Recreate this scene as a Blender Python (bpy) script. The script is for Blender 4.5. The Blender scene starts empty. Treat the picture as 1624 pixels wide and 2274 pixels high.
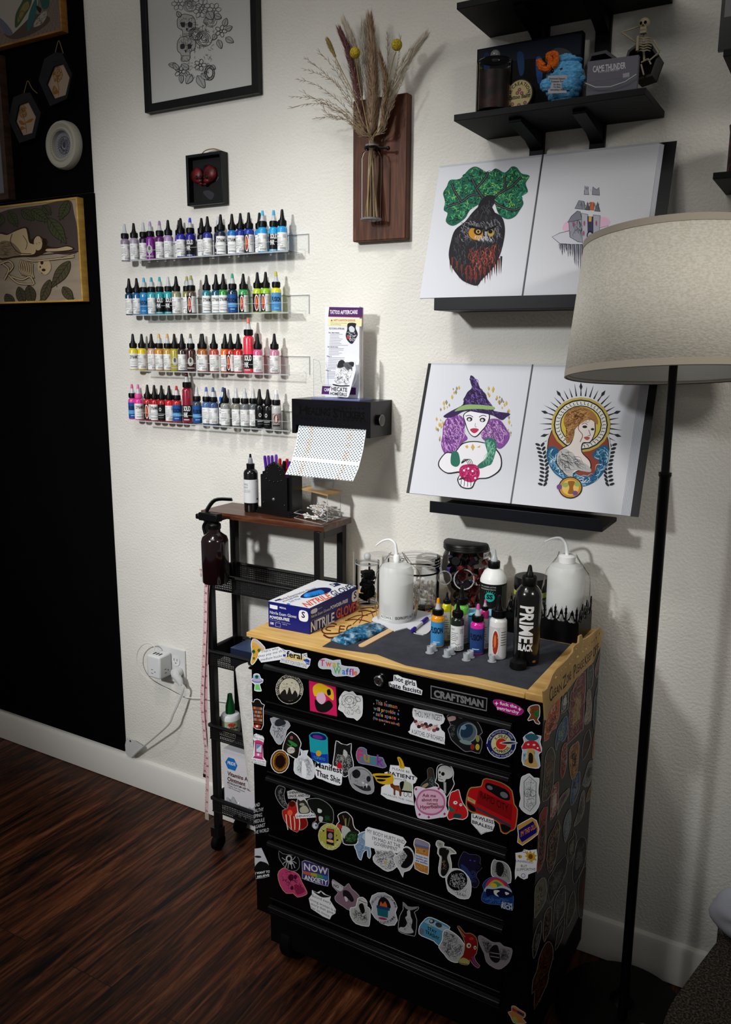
import bpy, bmesh, math, random
from mathutils import Vector, Matrix
from mathutils.geometry import tessellate_polygon
random.seed(7)
V = Vector
S = bpy.context.scene
COL = bpy.context.collection
# ------------------------------------------------------------------ camera
D, H = 1.85, 1.4846            # distance of the lens from the wall, height above the floor
FPX = 1830.8                   # focal length in pixels of the 1624x2274 frame
F = V((-0.48977686, 0.84882561, -0.19903194))
R = V((0.8655826, 0.50073594, 0.00550244))
U = V((-0.10433306, 0.16958362, 0.97997756))
CAM = V((0, -D, H))
cd = bpy.data.cameras.new('camera')
cd.sensor_fit = 'VERTICAL'; cd.sensor_height = 36; cd.lens = 36 * FPX / 2274; cd.clip_start = 0.02
cam = bpy.data.objects.new('camera', cd); COL.objects.link(cam)
cam.matrix_world = Matrix(((R.x, U.x, -F.x, 0), (R.y, U.y, -F.y, -D), (R.z, U.z, -F.z, H), (0, 0, 0, 1)))
S.camera = cam
# ------------------------------------------------------------------ world, lights, exposure
w = bpy.data.worlds.new('world'); S.world = w; w.use_nodes = True
w.node_tree.nodes['Background'].inputs[0].default_value = (1.0, 0.95, 0.9, 1)
w.node_tree.nodes['Background'].inputs[1].default_value = 0.11
def lamp(kind, name, loc, aim, power, color=(1, 1, 1), **kw):
    l = bpy.data.lights.new(name, kind); l.energy = power; l.color = color
    for k, v in kw.items(): setattr(l, k, v)
    o = bpy.data.objects.new(name, l); COL.objects.link(o); o.location = loc
    o.rotation_euler = (V(aim) - V(loc)).to_track_quat('-Z', 'Y').to_euler()
    return o
lamp('SPOT', 'front_spotlight', (-1.75, -3.1, 2.45), (-1.40, 0, 1.05), 290, (0.985, 0.99, 1.0), spot_size=math.radians(46), spot_blend=1.0, shadow_soft_size=0.12)  # light from upper left; soft narrow cone added to imitate a vignette
lamp('SPOT', 'ceiling_spotlight', (-1.2, -1.15, 2.8), (-1.08, 0, 1.0), 50, (1, 0.99, 0.975), spot_size=math.radians(56), spot_blend=1.0, shadow_soft_size=0.10)
lamp('AREA', 'ceiling_light', (-1.0, -1.7, 2.8), (-1.0, -0.6, 0), 8, (1, 0.97, 0.93), shape='RECTANGLE', size=1.2, size_y=0.6)
lamp('AREA', 'side_light', (1.1, -1.3, 2.3), (-.35, -.2, 1.45), 1.1, (1, 0.96, 0.9), shape='DISK', size=.35, spread=math.radians(55))
S.cycles.transparent_max_bounces = 40
S.view_settings.view_transform = 'Standard'; S.view_settings.look = 'None'
S.view_settings.exposure = 0.12; S.view_settings.gamma = 1.0; S.view_settings.use_curve_mapping = False
# ------------------------------------------------------------------ rays: where a sight line meets a plane of the room
def ray(x, y): return F * FPX + R * (x - 812) - U * (y - 1137)
def PY(x, y, Y=0.0): d = ray(x, y); return CAM + d * ((Y + D) / d.y)
def PX(x, y, X): d = ray(x, y); return CAM + d * (X / d.x)
def PZ(x, y, Z): d = ray(x, y); return CAM + d * ((Z - H) / d.z)
def on_plane(p, n):
    p = V(p); n = V(n).normalized()
    if (CAM - p).dot(n) < 0: n = -n
    def f(x, y, h=0.0):
        d = ray(x, y); return CAM + d * ((p + n * h - CAM).dot(n) / d.dot(n))
    f.n = n
    return f
Z = {'A': (0, 0, .31674), 'B': (300, 0, .41872), 'C': (980, 0, .39655), 'D': (240, 420, .28325), 'E': (240, 700, .28325), 'F': (600, 660, .19355),
     'G': (900, 300, .36946), 'H': (880, 760, .38177), 'I': (420, 980, .2463), 'J': (540, 1160, .28325), 'K': (900, 1160, .30788), 'L': (250, 1380, .22868),
     'M': (540, 1400, .22167), 'N': (860, 1460, .23399), 'O': (540, 1640, .22167), 'P': (860, 1680, .23399), 'Q': (540, 1860, .22167), 'R': (860, 1860, .23399),
     'S': (1160, 1380, .14075), 'T': (1160, 1680, .14075), 'U': (1120, 1960, .17241), 'V': (1240, 440, .23645), 'W': (1300, 1900, .19951), '1': (0, 0, 1)}
def zp(k, x, y): a = Z[k]; return a[0] + x * a[2], a[1] + y * a[2]
# ------------------------------------------------------------------ materials
def lin(h):
    c = [int(h[i:i + 2], 16) / 255 for i in (0, 2, 4)]
    return tuple((x / 12.92 if x <= .04045 else ((x + .055) / 1.055) ** 2.4) for x in c) + (1,)
MC = {}
def M(h, rough=.6, metal=0.0, **kw):
    key = (h, rough, metal, tuple(sorted(kw.items())))
    if key in MC: return MC[key]
    m = bpy.data.materials.new('paint_' + h); m.use_nodes = True
    b = m.node_tree.nodes['Principled BSDF']
    b.inputs['Base Color'].default_value = tuple(min(.9, c * kw.get('boost', 1)) for c in lin(h)[:3]) + (1,); b.inputs['Roughness'].default_value = rough; b.inputs['Metallic'].default_value = metal
    b.inputs['Specular IOR Level'].default_value = kw.get('spec', .5 if rough < .3 else .22)
    if 'trans' in kw: b.inputs['Transmission Weight'].default_value = kw['trans']
    if 'ior' in kw: b.inputs['IOR'].default_value = kw['ior']
    if 'alpha' in kw: b.inputs['Alpha'].default_value = kw['alpha']
    if 'coat' in kw: b.inputs['Coat Weight'].default_value = kw['coat']; b.inputs['Coat Roughness'].default_value = .15
    MC[key] = m
    return m
def nodes(name):
    m = bpy.data.materials.new(name); m.use_nodes = True; t = m.node_tree
    return m, t, t.nodes['Principled BSDF']
def nd(t, typ, **kw):
    n = t.nodes.new(typ)
    for k, v in kw.items():
        if k in n.inputs: n.inputs[k].default_value = v
        else: setattr(n, k, v)
    return n
def ramp(t, stops):
    r = t.nodes.new('ShaderNodeValToRGB'); e = r.color_ramp.elements
    while len(e) < len(stops): e.new(.5)
    for i, (p, c) in enumerate(stops): e[i].position = p; e[i].color = lin(c)
    return r
def noisy(name, stops, scale=(1, 1, 1), nscale=5, detail=6, rough=.6, bump=0.0, bscale=None, dist=.002, wave=None, spec=.25, nrough=.6):
    m, t, b = nodes(name); L = t.links.new
    tc = nd(t, 'ShaderNodeTexCoord'); mp = nd(t, 'ShaderNodeMapping'); mp.inputs['Scale'].default_value = scale
    geo = nd(t, 'ShaderNodeNewGeometry'); L(geo.outputs['Position'], mp.inputs['Vector'])
    n = nd(t, 'ShaderNodeTexNoise', Scale=nscale, Detail=detail, Roughness=nrough); L(mp.outputs[0], n.inputs['Vector'])
    src = n.outputs['Fac']
    if wave:
        wv = nd(t, 'ShaderNodeTexWave', Scale=wave[0], Distortion=wave[1], Detail=3); wv.bands_direction = wave[2]
        L(mp.outputs[0], wv.inputs['Vector'])
        mx = nd(t, 'ShaderNodeMath', operation='MULTIPLY_ADD'); mx.inputs[1].default_value = .5; L(wv.outputs['Fac'], mx.inputs[0])
        ml = nd(t, 'ShaderNodeMath', operation='MULTIPLY'); ml.inputs[1].default_value = .5; L(src, ml.inputs[0]); L(ml.outputs[0], mx.inputs[2]); src = mx.outputs[0]
    r = ramp(t, stops); L(src, r.inputs[0]); L(r.outputs[0], b.inputs['Base Color']); b.inputs['Roughness'].default_value = rough
    if spec is not None: b.inputs['Specular IOR Level'].default_value = spec
    if bump:
        bp = nd(t, 'ShaderNodeBump', Strength=bump, Distance=dist)
        if bscale:
            n2 = nd(t, 'ShaderNodeTexNoise', Scale=bscale, Detail=3); L(geo.outputs['Position'], n2.inputs['Vector']); L(n2.outputs['Fac'], bp.inputs['Height'])
        else: L(src, bp.inputs['Height'])
        L(bp.outputs[0], b.inputs['Normal'])
    return m
BLK = M('030304', .42)
BLKM = M('020203', .7, spec=.12)
def glass(name, col=(1, 1, 1, 1), rough=0.0, alpha=.15):
    col = tuple(1 - (1 - c) * .35 for c in col[:3]) + (1,); alpha *= .5
    # thin clear plastic or glass: mostly see-through, with a real reflection on its surface
    m = bpy.data.materials.new(name); m.use_nodes = True; t = m.node_tree; t.nodes.clear()
    o = nd(t, 'ShaderNodeOutputMaterial'); mx = nd(t, 'ShaderNodeMixShader'); tr = nd(t, 'ShaderNodeBsdfTransparent'); gl = nd(t, 'ShaderNodeBsdfGlossy')
    tr.inputs[0].default_value = col; gl.inputs['Roughness'].default_value = rough
    fr = nd(t, 'ShaderNodeLayerWeight', Blend=alpha)
    t.links.new(fr.outputs['Fresnel'], mx.inputs[0]); t.links.new(tr.outputs[0], mx.inputs[1]); t.links.new(gl.outputs[0], mx.inputs[2]); t.links.new(mx.outputs[0], o.inputs[0])
    return m
CLEAR = glass('clear_plastic', (.93, .94, .95, 1), .03, .25)
EDGE = M('c4c8ca', .2, alpha=.55)
MILKY = M('f2f3f2', .35, alpha=.75)
# ------------------------------------------------------------------ mesh builder
ORG = {}
def catmull(p, n=4, closed=True):
    p = [V((a[0], a[1], a[2] if len(a) > 2 else 0)) for a in p]; out = []; N = len(p)
    for i in range(N if closed else N - 1):
        if closed: a, b, c, d = p[i - 1], p[i], p[(i + 1) % N], p[(i + 2) % N]
        else: a, b, c, d = p[max(i - 1, 0)], p[i], p[i + 1], p[min(i + 2, N - 1)]
        for k in range(n):
            t = k / n
            out.append(.5 * (2 * b + (c - a) * t + (2 * a - 5 * b + 4 * c - d) * t * t + (3 * b - a - 3 * c + d) * t ** 3))
    if not closed: out.append(p[-1])
    return out
class MB:
    def __init__(s): s.v = []; s.f = []; s.m = []; s.mats = []; s.ix = {}
    def add(s, vs, fs, mat, T=None):
        b = len(s.v)
        if mat.name not in s.ix: s.ix[mat.name] = len(s.mats); s.mats.append(mat)
        k = s.ix[mat.name]
        s.v += [tuple(T @ V(v)) if T else tuple(v) for v in vs]
        for f in fs: s.f.append(tuple(i + b for i in f)); s.m.append(k)
        return s
    def box(s, x0, x1, y0, y1, z0, z1, mat, T=None):
        return s.add([(x, y, z) for x in (x0, x1) for y in (y0, y1) for z in (z0, z1)],
                     [(0, 1, 3, 2), (4, 6, 7, 5), (0, 4, 5, 1), (2, 3, 7, 6), (0, 2, 6, 4), (1, 5, 7, 3)], mat, T)
    def prism(s, pts, ext, mat, side=None):
        pts = [V(p) for p in pts]; ext = V(ext); n = len(pts)
        s.add(pts + [p + ext for p in pts], [tuple(range(n)), tuple(range(2 * n - 1, n - 1, -1))], mat)
        s.add(pts + [p + ext for p in pts], [(i, i + n, (i + 1) % n + n, (i + 1) % n) for i in range(n)], side or mat)
        return s
    def lathe(s, prof, loc, mat, seg=24, T=None, arc=None):
        T0 = Matrix.Translation(loc) @ (T or Matrix.Identity(4)); n = len(prof); vs = []; full = arc is None
        a0, a1 = arc or (0, 2 * math.pi); N = seg if full else seg + 1
        for j in range(N):
            a = a0 + (a1 - a0) * j / seg; c, q = math.cos(a), math.sin(a)
            vs += [(r * c, r * q, z) for r, z in prof]
        fs = []
        for j in range(seg):
            k = (j + 1) % N
            for i in range(n - 1):
                if prof[i][0] < 1e-7 and prof[i + 1][0] < 1e-7: continue
                fs.append((j * n + i, k * n + i, k * n + i + 1, j * n + i + 1))
        return s.add(vs, fs, mat, T0)
    def tube(s, path, r, mat, seg=8, caps=True, flat=1.0):
        path = [V(p) for p in path]; n = len(path); rs = r if isinstance(r, (list, tuple)) else [r] * n
        t0 = (path[1] - path[0]).normalized(); up = V((0, 0, 1)) if abs(t0.z) < .9 else V((1, 0, 0)); nn = (up - t0 * up.dot(t0)).normalized(); vs = []
        for i in range(n):
            t = (path[min(i + 1, n - 1)] - path[max(i - 1, 0)]).normalized()
            nn = (nn - t * nn.dot(t)).normalized(); bb = t.cross(nn)
            for j in range(seg):
                a = 2 * math.pi * j / seg; vs.append(path[i] + (nn * math.cos(a) + bb * math.sin(a) * flat) * rs[i])
        fs = [(i * seg + j, i * seg + (j + 1) % seg, (i + 1) * seg + (j + 1) % seg, (i + 1) * seg + j) for i in range(n - 1) for j in range(seg)]
        if caps: fs += [tuple(range(seg))[::-1], tuple((n - 1) * seg + j for j in range(seg))]
        return s.add(vs, fs, mat)
    def ball(s, c, r, mat, seg=14, sc=(1, 1, 1), T=None):
        n = seg // 2 + 1
        prof = [(r * math.sin(math.pi * i / n), -r * math.cos(math.pi * i / n)) for i in range(n + 1)]
        return s.lathe(prof, c, mat, seg, (T or Matrix.Identity(4)) @ Matrix.Diagonal((*sc, 1)))
    def grid(s, nu, nv, fn, mat):
        return s.add([fn(i / nu, j / nv) for i in range(nu + 1) for j in range(nv + 1)],
                     [(i * (nv + 1) + j, (i + 1) * (nv + 1) + j, (i + 1) * (nv + 1) + j + 1, i * (nv + 1) + j + 1) for i in range(nu) for j in range(nv)], mat)
    def build(s, name, parent=None, org=None, bevel=0, label=None, angle=38, solid=0):
        me = bpy.data.meshes.new(name)
        if org is None:
            if parent is not None: org = ORG[parent.name]
            else:
                xs, ys, zs = zip(*s.v); org = V(((min(xs) + max(xs)) / 2, (min(ys) + max(ys)) / 2, min(zs)))
        org = V(org)
        me.from_pydata([tuple(V(v) - org) for v in s.v], [], s.f)
        for m_ in s.mats: me.materials.append(m_)
        me.polygons.foreach_set('material_index', s.m); me.update()
        me.polygons.foreach_set('use_smooth', [True] * len(s.f)); me.set_sharp_from_angle(angle=math.radians(angle))
        o = bpy.data.objects.new(name, me); COL.objects.link(o)
        ORG[o.name] = org; o.location = org
        if parent is not None: o.parent = parent; o.location = org - ORG[parent.name]
        if solid: q = o.modifiers.new('s', 'SOLIDIFY'); q.thickness = solid; q.offset = 0
        if bevel: q = o.modifiers.new('b', 'BEVEL'); q.width = bevel; q.segments = 2; q.limit_method = 'ANGLE'; q.angle_limit = .6
        if label: o['label'] = label
        return o
def thing(name, label, cat, loc, group=None):
    o = bpy.data.objects.new(name, None); COL.objects.link(o); o.location = loc; o.empty_display_size = .05; ORG[o.name] = V(loc)
    o['label'] = label; o['category'] = cat
    if group: o['group'] = group
    return o
def tag(o, label, cat, group=None):
    o['label'] = label; o['category'] = cat
    if group: o['group'] = group
    return o
def struct(o): o['kind'] = 'structure'; return o
# ------------------------------------------------------------------ flat printing on surfaces
TXT = {}
def text_mesh(s, bold=0.0, shear=0.0, fine=False):
    k = (s, bold, shear, fine)
    if k not in TXT:
        c = bpy.data.curves.new('t', 'FONT'); c.body = s; c.resolution_u = 2; c.offset = bold; c.shear = shear
        o = bpy.data.objects.new('t', c); me = bpy.data.meshes.new_from_object(o)
        if fine:   # extra points so that big letters follow a curved surface
            bm = bmesh.new(); bm.from_mesh(me); bmesh.ops.triangulate(bm, faces=bm.faces); bmesh.ops.subdivide_edges(bm, edges=[e for e in bm.edges if e.calc_length() > .15], cuts=3, use_grid_fill=True); bmesh.ops.triangulate(bm, faces=bm.faces); bm.to_mesh(me); bm.free()
        vs = [(v.co.x, v.co.y) for v in me.vertices]; fs = [tuple(p.vertices) for p in me.polygons]
        bpy.data.objects.remove(o); bpy.data.curves.remove(c); bpy.data.meshes.remove(me)
        if vs:
            x0 = min(v[0] for v in vs); x1 = max(v[0] for v in vs); vs = [((x - x0) / (x1 - x0), y / .69) for x, y in vs]; w_ = (x1 - x0) / .69
        else: w_ = .4
        TXT[k] = (vs, fs, w_)
    return TXT[k]
class Draw:
    """prints flat shapes on the surface given by mapping(x, y, height)"""
    def __init__(s, mb, mp, zoom='1', h0=.0002, step=.00001, rough=.5):
        s.mb = mb; s.mp = mp; s.z = Z[zoom]; s.h = h0; s.step = step; s.rough = rough
    def P(s, x, y, h=None): return s.mp(s.z[0] + x * s.z[2], s.z[1] + y * s.z[2], s.h if h is None else h)
    def mat(s, c): return c if not isinstance(c, str) else M(c, s.rough)
    def up(s): s.h += s.step
    def poly(s, col, pts, smooth=0):
        if not isinstance(pts[0], (tuple, list, Vector)): pts = list(zip(pts[::2], pts[1::2]))
        if smooth: pts = [(p.x, p.y) for p in catmull(pts, smooth)]
        s.mb.add([s.P(p[0], p[1]) for p in pts], [tuple(range(len(pts)))], s.mat(col)); s.up(); return pts
    def ell(s, col, cx, cy, rx, ry, rot=0, n=20, a0=0, a1=360):
        c, q = math.cos(math.radians(rot)), math.sin(math.radians(rot)); pts = []
        for i in range(n if a1 - a0 >= 360 else n + 1):
            a = math.radians(a0 + (a1 - a0) * i / n); x, y = rx * math.cos(a), ry * math.sin(a); pts.append((cx + x * c - y * q, cy + x * q + y * c))
        s.poly(col, pts); return pts
    def ring(s, col, w, cx, cy, rx, ry, rot=0, n=24, a0=0, a1=360):
        c, q = math.cos(math.radians(rot)), math.sin(math.radians(rot)); pts = []
        for i in range(n + 1):
            a = math.radians(a0 + (a1 - a0) * i / n); x, y = rx * math.cos(a), ry * math.sin(a); pts.append((cx + x * c - y * q, cy + x * q + y * c))
        s.line(col, w, pts)
    def line(s, col, w, pts, smooth=0, up=True, taper=False):
        if not isinstance(pts[0], (tuple, list, Vector)): pts = list(zip(pts[::2], pts[1::2]))
        if smooth: pts = catmull(pts, smooth, False)
        pts = [V((p[0], p[1])) for p in pts]; n = len(pts); vs = []
        for i in range(n):
            t = pts[min(i + 1, n - 1)] - pts[max(i - 1, 0)]
            t = V((-t.y, t.x)); t = t.normalized() if t.length > 1e-9 else V((0, 1))
            ww = w / 2 * (1 - i / (n - .5) if taper else 1)
            for g in (-1, 1): q = pts[i] + t * ww * g; vs.append(s.P(q.x, q.y))
        s.mb.add(vs, [(2 * i, 2 * i + 2, 2 * i + 3, 2 * i + 1) for i in range(n - 1)], s.mat(col))
        if up: s.up()
    def text(s, col, t, x0, y0, x1, y1, h, bold=0.0, shear=0.0, upv=None):
        vs, fs, _ = text_mesh(t, bold, shear, getattr(s.mp, 'fine', False)); ux, uy = upv or (0, -1)
        s.mb.add([s.P(x0 + (x1 - x0) * a + ux * h * b, y0 + (y1 - y0) * a + uy * h * b) for a, b in vs], fs, s.mat(col)); s.up()
    def arc(s, col, t, cx, cy, rx, ry, a0, a1, h, bold=0.0, rot=0):
        ws = [.35 if c == ' ' else text_mesh(c, bold)[2] + .12 for c in t]; tot = sum(ws); acc = 0; cr, sr = math.cos(math.radians(rot)), math.sin(math.radians(rot))
        sgn = 1 if a1 > a0 else -1
        for c, w_ in zip(t, ws):
            a = math.radians(a0 + (a1 - a0) * (acc + w_ / 2) / tot); da = math.radians((a1 - a0) * w_ / tot) * .44; acc += w_
            if c == ' ': continue
            def pt(al, rr):
                x, y = (rx + rr) * math.cos(al), (ry + rr) * math.sin(al); return V((cx + x * cr - y * sr, cy + x * sr + y * cr))
            A, B, C_ = pt(a - da, 0), pt(a + da, 0), pt(a, h * sgn) - pt(a, 0)
            vs, fs, _ = text_mesh(c, bold)
            s.mb.add([s.P(A.x + (B.x - A.x) * p + C_.x * q, A.y + (B.y - A.y) * p + C_.y * q) for p, q in vs], fs, s.mat(col))
        s.up()
    def scrib(s, col, w, pts, n, ln, ang=None, spread=180, bend=.4, rnd=None):
        if not isinstance(pts[0], (tuple, list, Vector)): pts = list(zip(pts[::2], pts[1::2]))
        xs = [p[0] for p in pts]; ys = [p[1] for p in pts]; k = 0; tries = 0
        def inside(x, y):
            r_ = False; j = len(pts) - 1
            for i in range(len(pts)):
                if (ys[i] > y) != (ys[j] > y) and x < (xs[j] - xs[i]) * (y - ys[i]) / (ys[j] - ys[i]) + xs[i]: r_ = not r_
                j = i
            return r_
        while k < n and tries < n * 8:
            tries += 1; x = random.uniform(min(xs), max(xs)); y = random.uniform(min(ys), max(ys))
            if not inside(x, y): continue
            a = math.radians((ang if ang is not None else 0) + random.uniform(-spread, spread)); l = ln * random.uniform(.5, 1.2); b = random.uniform(-bend, bend) * l
            dx, dy = math.cos(a), math.sin(a)
            q = [(x, y), (x + dx * l / 2 - dy * b, y + dy * l / 2 + dx * b), (x + dx * l, y + dy * l)]
            if not inside(q[2][0], q[2][1]): continue
            s.line(col, w, q, 3, up=False, taper=True); k += 1
        s.up()
    def run(s, ops):
        """ops: compact list of drawing instructions"""
        for o in ops:
            k = o[0]
            if k == 'p': s.poly(o[1], o[2])
            elif k == 'P': s.poly(o[1], o[2], 4)
            elif k == 's': s.line(o[1], o[2], o[3])
            elif k == 'S': s.line(o[1], o[2], o[3], 5)
            elif k == 'e': s.ell(*o[1:])
            elif k == 'r': s.ring(*o[1:])
            elif k == 't': s.text(*o[1:])
            elif k == 'b': s.text(*o[1:], bold=.025)
            elif k == 'a': s.arc(*o[1:])
            elif k == 'q': s.scrib(*o[1:])
def shrink(pts, k):
    if not isinstance(pts[0], (tuple, list, Vector)): pts = list(zip(pts[::2], pts[1::2]))
    n = len(pts); out = []
    area = sum(pts[i][0] * pts[(i + 1) % n][1] - pts[(i + 1) % n][0] * pts[i][1] for i in range(n)); g = 1 if area > 0 else -1
    for i in range(n):
        a, b, c = V(pts[i - 1][:2]), V(pts[i][:2]), V(pts[(i + 1) % n][:2])
        e = (b - a).normalized() + (c - b).normalized(); nrm = V((-e.y, e.x)) * g
        out.append(tuple(b + (nrm.normalized() if nrm.length > 1e-6 else V((0, 0))) * k))
    return out
# ------------------------------------------------------------------ helpers for standing round things, bottles, cut-out plates
def flat(k, x, y, z): return PZ(*zp(k, x, y), z)
def stand(k, xl, xr, yb, z0):
    """centre and radius of a round base whose sides are seen at xl, xr and whose front rim is seen at yb"""
    px, py = zp(k, (xl + xr) / 2, yb); p = PZ(px, py, z0); d = V((p.x - CAM.x, p.y - CAM.y, 0)).normalized()
    r = (xr - xl) * Z[k][2] / 2 * (p - CAM).dot(F) / FPX
    for _ in range(3):
        c = p + d * r; r = (xr - xl) * Z[k][2] / 2 * (c + V((0, 0, .03)) - CAM).dot(F) / FPX
    return c, r
def topz(k, x, y, c): return PY(*zp(k, x, y), c.y).z
def facing(c): return math.atan2(CAM.y - c.y, CAM.x - c.x)
def cyl_map(c, r, z0, z1, rot=0):
    f = facing(c) + math.radians(rot)
    def mp(x, y, h=0.0):
        a = f + math.radians(x); rr = r + h; return V((c.x + rr * math.cos(a), c.y + rr * math.sin(a), z1 - (z1 - z0) * y / 100))
    mp.fine = True
    return mp
def strip(d, col, x0, x1, y0, y1, n=None):
    n = n or max(2, int((x1 - x0) / 10)); mb = d.mb
    vs = [d.mp(x0 + (x1 - x0) * i / n, y, d.h) for i in range(n + 1) for y in (y0, y1)]
    mb.add(vs, [(2 * i, 2 * i + 2, 2 * i + 3, 2 * i + 1) for i in range(n)], d.mat(col)); d.up()
def oval(d, col, cx, cy, rx, ry, n=16, rings=3):
    vs = [d.mp(cx, cy, d.h)]
    for k in range(1, rings + 1):
        for i in range(n): a = 2 * math.pi * i / n; vs.append(d.mp(cx + rx * k / rings * math.cos(a), cy + ry * k / rings * math.sin(a), d.h))
    fs = [(0, 1 + i, 1 + (i + 1) % n) for i in range(n)]
    for k in range(rings - 1):
        fs += [(1 + k * n + i, 1 + (k + 1) * n + i, 1 + (k + 1) * n + (i + 1) % n, 1 + k * n + (i + 1) % n) for i in range(n)]
    d.mb.add(vs, fs, d.mat(col)); d.up()
def clamped(pl, x0, x1, z0, z1):
    def f(x, y, h=0.0):
        p = pl(x, y, h); return V((min(max(p.x, x0), x1), p.y, min(max(p.z, z0), z1)))
    return f
def plate(mb, outer, holes, fn, th, mat):
    """flat plate with real holes: 2-D outlines, fn(x, y, depth) -> point"""
    loops = [outer] + list(holes); flatp = [p for l in loops for p in l]; tris = tessellate_polygon([[V((p[0], p[1], 0)) for p in l] for l in loops]); n = len(flatp)
    vs = [fn(p[0], p[1], 0) for p in flatp] + [fn(p[0], p[1], th) for p in flatp]
    mb.add(vs, [tuple(t) for t in tris] + [tuple(i + n for i in t[::-1]) for t in tris], mat)
    b0 = 0; fs = []
    for l in loops:
        m_ = len(l); fs += [(b0 + i, b0 + (i + 1) % m_, b0 + (i + 1) % m_ + n, b0 + i + n) for i in range(m_)]; b0 += m_
    mb.add(vs, fs, mat)
CAPK = M('060607', .38); NOZK = M('08080a', .35); NOZC = M('c9ced2', .25, alpha=.8)
def ink(label, group, c, s, body, cap=None, noz='k', kind='text', rot=0, tall=1.0, name='ink_bottle', lab=None, wd=1.0):
    """small dropper bottle of tattoo ink: body, cap, nozzle, printed label"""
    c = V(c); t = thing(name, label, 'ink bottle', c, group); r = .0162 * s * wd; hb = .056 * s * tall; hs = hb + .0075 * s; hc = hs + .0145 * s; hn = hc + .027 * s
    bm = M(body, .22, coat=.4)
    b = MB(); b.lathe([(0, 0), (r * .9, 0), (r, .0015), (r, hb), (r * .93, hb + .003 * s), (r * .7, hs - .001 * s), (r * .6, hs), (r * .6, hs + .002)], c, bm, 20); b.build('body', t)
    cm = {'k': CAPK}.get(cap or 'k') or M(cap, .35)
    b = MB(); rc = .0128 * s * (wd + .03); b.lathe([(rc * .9, hs), (rc, hs + .001), (rc, hc - .001), (rc * .93, hc), (0, hc)], c, cm, 20)
    for i in range(20):
        a = i * math.pi / 10; b.box(-.0004, .0004, rc - .0002, rc + .0005, hs + .002, hc - .002, cm, Matrix.Translation(c) @ Matrix.Rotation(a, 4, 'Z'))
    b.build('cap', t)
    b = MB(); nm = NOZK if noz == 'k' else NOZC; hm = hc + .014 * s
    b.lathe([(.0075 * s, hc), (.0072 * s, hc + .002 * s), (.0056 * s, hc + .006 * s), (.0044 * s, hm)], c, nm, 14)
    tipm = nm if noz in ('k', 'c') else M(noz, .3)
    b.lathe([(.0046 * s, hm), (.0034 * s, hn - .003 * s), (.0026 * s, hn - .0006), (0, hn)], c, tipm, 14); b.build('nozzle', t)
    b = MB(); d = Draw(b, cyl_map(c, r, c.z + .001, c.z + hb, rot), h0=.0002, step=.00003, rough=.45); W2 = 'e6e7e6'
    if kind == 'text':
        y0 = 16; strip(d, W2, -100, 80, y0, 96); g = '5c5c60'
        d.text('2a2a2c', random.choice(['MAUVE', 'LILAC', 'DUSK', 'CORAL', 'AQUA', 'TEAL', 'SKY', 'NAVY', 'STONE', 'LIGHT', 'DEEP']) if lab is None else lab, -62, y0 + 14, -22, y0 + 14, 6)
        for i in range(5): strip(d, g, -62, random.uniform(-10, 10), y0 + 22 + i * 6, y0 + 23.6 + i * 6, 6)
        for i in range(4): strip(d, g, 22, 60, y0 + 10 + i * 4, y0 + 11.2 + i * 4, 4)
        d.line('3a3a3c', 1.2, [(-66 + 8 * i, 74 + 3 * math.sin(i * .9)) for i in range(12)])
        for i in range(4): d.ring('1c1c1e', 2, -6 + i * 17, 87, 5.5, 4.2, n=10)
    elif kind == 'dyn':
        strip(d, W2 if lab is None else lab, -105, 80, 14, 97); d.text('0c0c10', 'DYNAMIC', -52, 42, 62, 42, 17, bold=.03); strip(d, '8a8c90', -34, 30, 58, 60); strip(d, '8a8c90', -42, 36, 70, 71.5); strip(d, '55575c', -46, 46, 84, 87)
    elif kind == 'solid':
        strip(d, '0a0a0c', -100, 90, 18 if tall == 1 else 46, 88); k = (40, 68) if tall == 1 else (64, 84); hh = 21 if tall == 1 else 15
        d.text(W2, 'SOLID', -46, k[0], 38, k[0], hh, bold=.03); d.text(W2, 'INK', -46, k[1], 6, k[1], hh, bold=.03); strip(d, 'b8babc', -46, 20, 90, 94)
    elif kind == 'oval':
        strip(d, '16130f' if lab is None else lab, -100, 90, 12, 97); strip(d, W2, 10, 85, 14, 95); oval(d, W2, -16, 54, 26, 38); oval(d, 'a3301c', -16, 54, 20, 33); oval(d, 'd87a3a', -18, 50, 8, 18)
        for i in range(6): strip(d, '5c5c60', 20, 62, 24 + i * 7, 26 + i * 7, 4)
    elif kind == 'fusion':
        strip(d, '1d4f92' if lab is None else lab, -110, 110, 10, 96); strip(d, '5a9ad0' if lab is None else lab, -110, 110, 52, 72); d.text('0a0a12', 'FUSION', -58, 50, 58, 50, 20, bold=.04)
        d.line('cfe0f0', 1, [(-50, 60), (0, 68), (50, 60)]); strip(d, 'b8d0e8', -28, 30, 80, 83)
    elif kind == 'disc':
        oval(d, 'b9bab4', 0, 52, 38, 22); oval(d, '4a4c46', 0, 46, 14, 12); strip(d, 'a8aaa6', -50, 50, 82, 88)
    elif kind == 'dark':
        strip(d, '0b0b0d', -100, 100, 12, 97); oval(d, 'b8bab8', -10, 38, 16, 10); oval(d, '0b0b0d', -10, 38, 8, 5); strip(d, 'a0a2a4', -45, 35, 66, 72); strip(d, '707274', -40, 30, 80, 83)
    elif kind == 'red':
        strip(d, '8a8782', -100, 100, 26, 97); oval(d, 'd8d8d4', 0, 52, 44, 26); oval(d, '7a2018', 0, 52, 38, 22); oval(d, 'd8d8d4', 0, 52, 10, 18); strip(d, '1a1a1a', -46, 46, 82, 88)
    if kind: b.build('paper_label', t)
    return t
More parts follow.
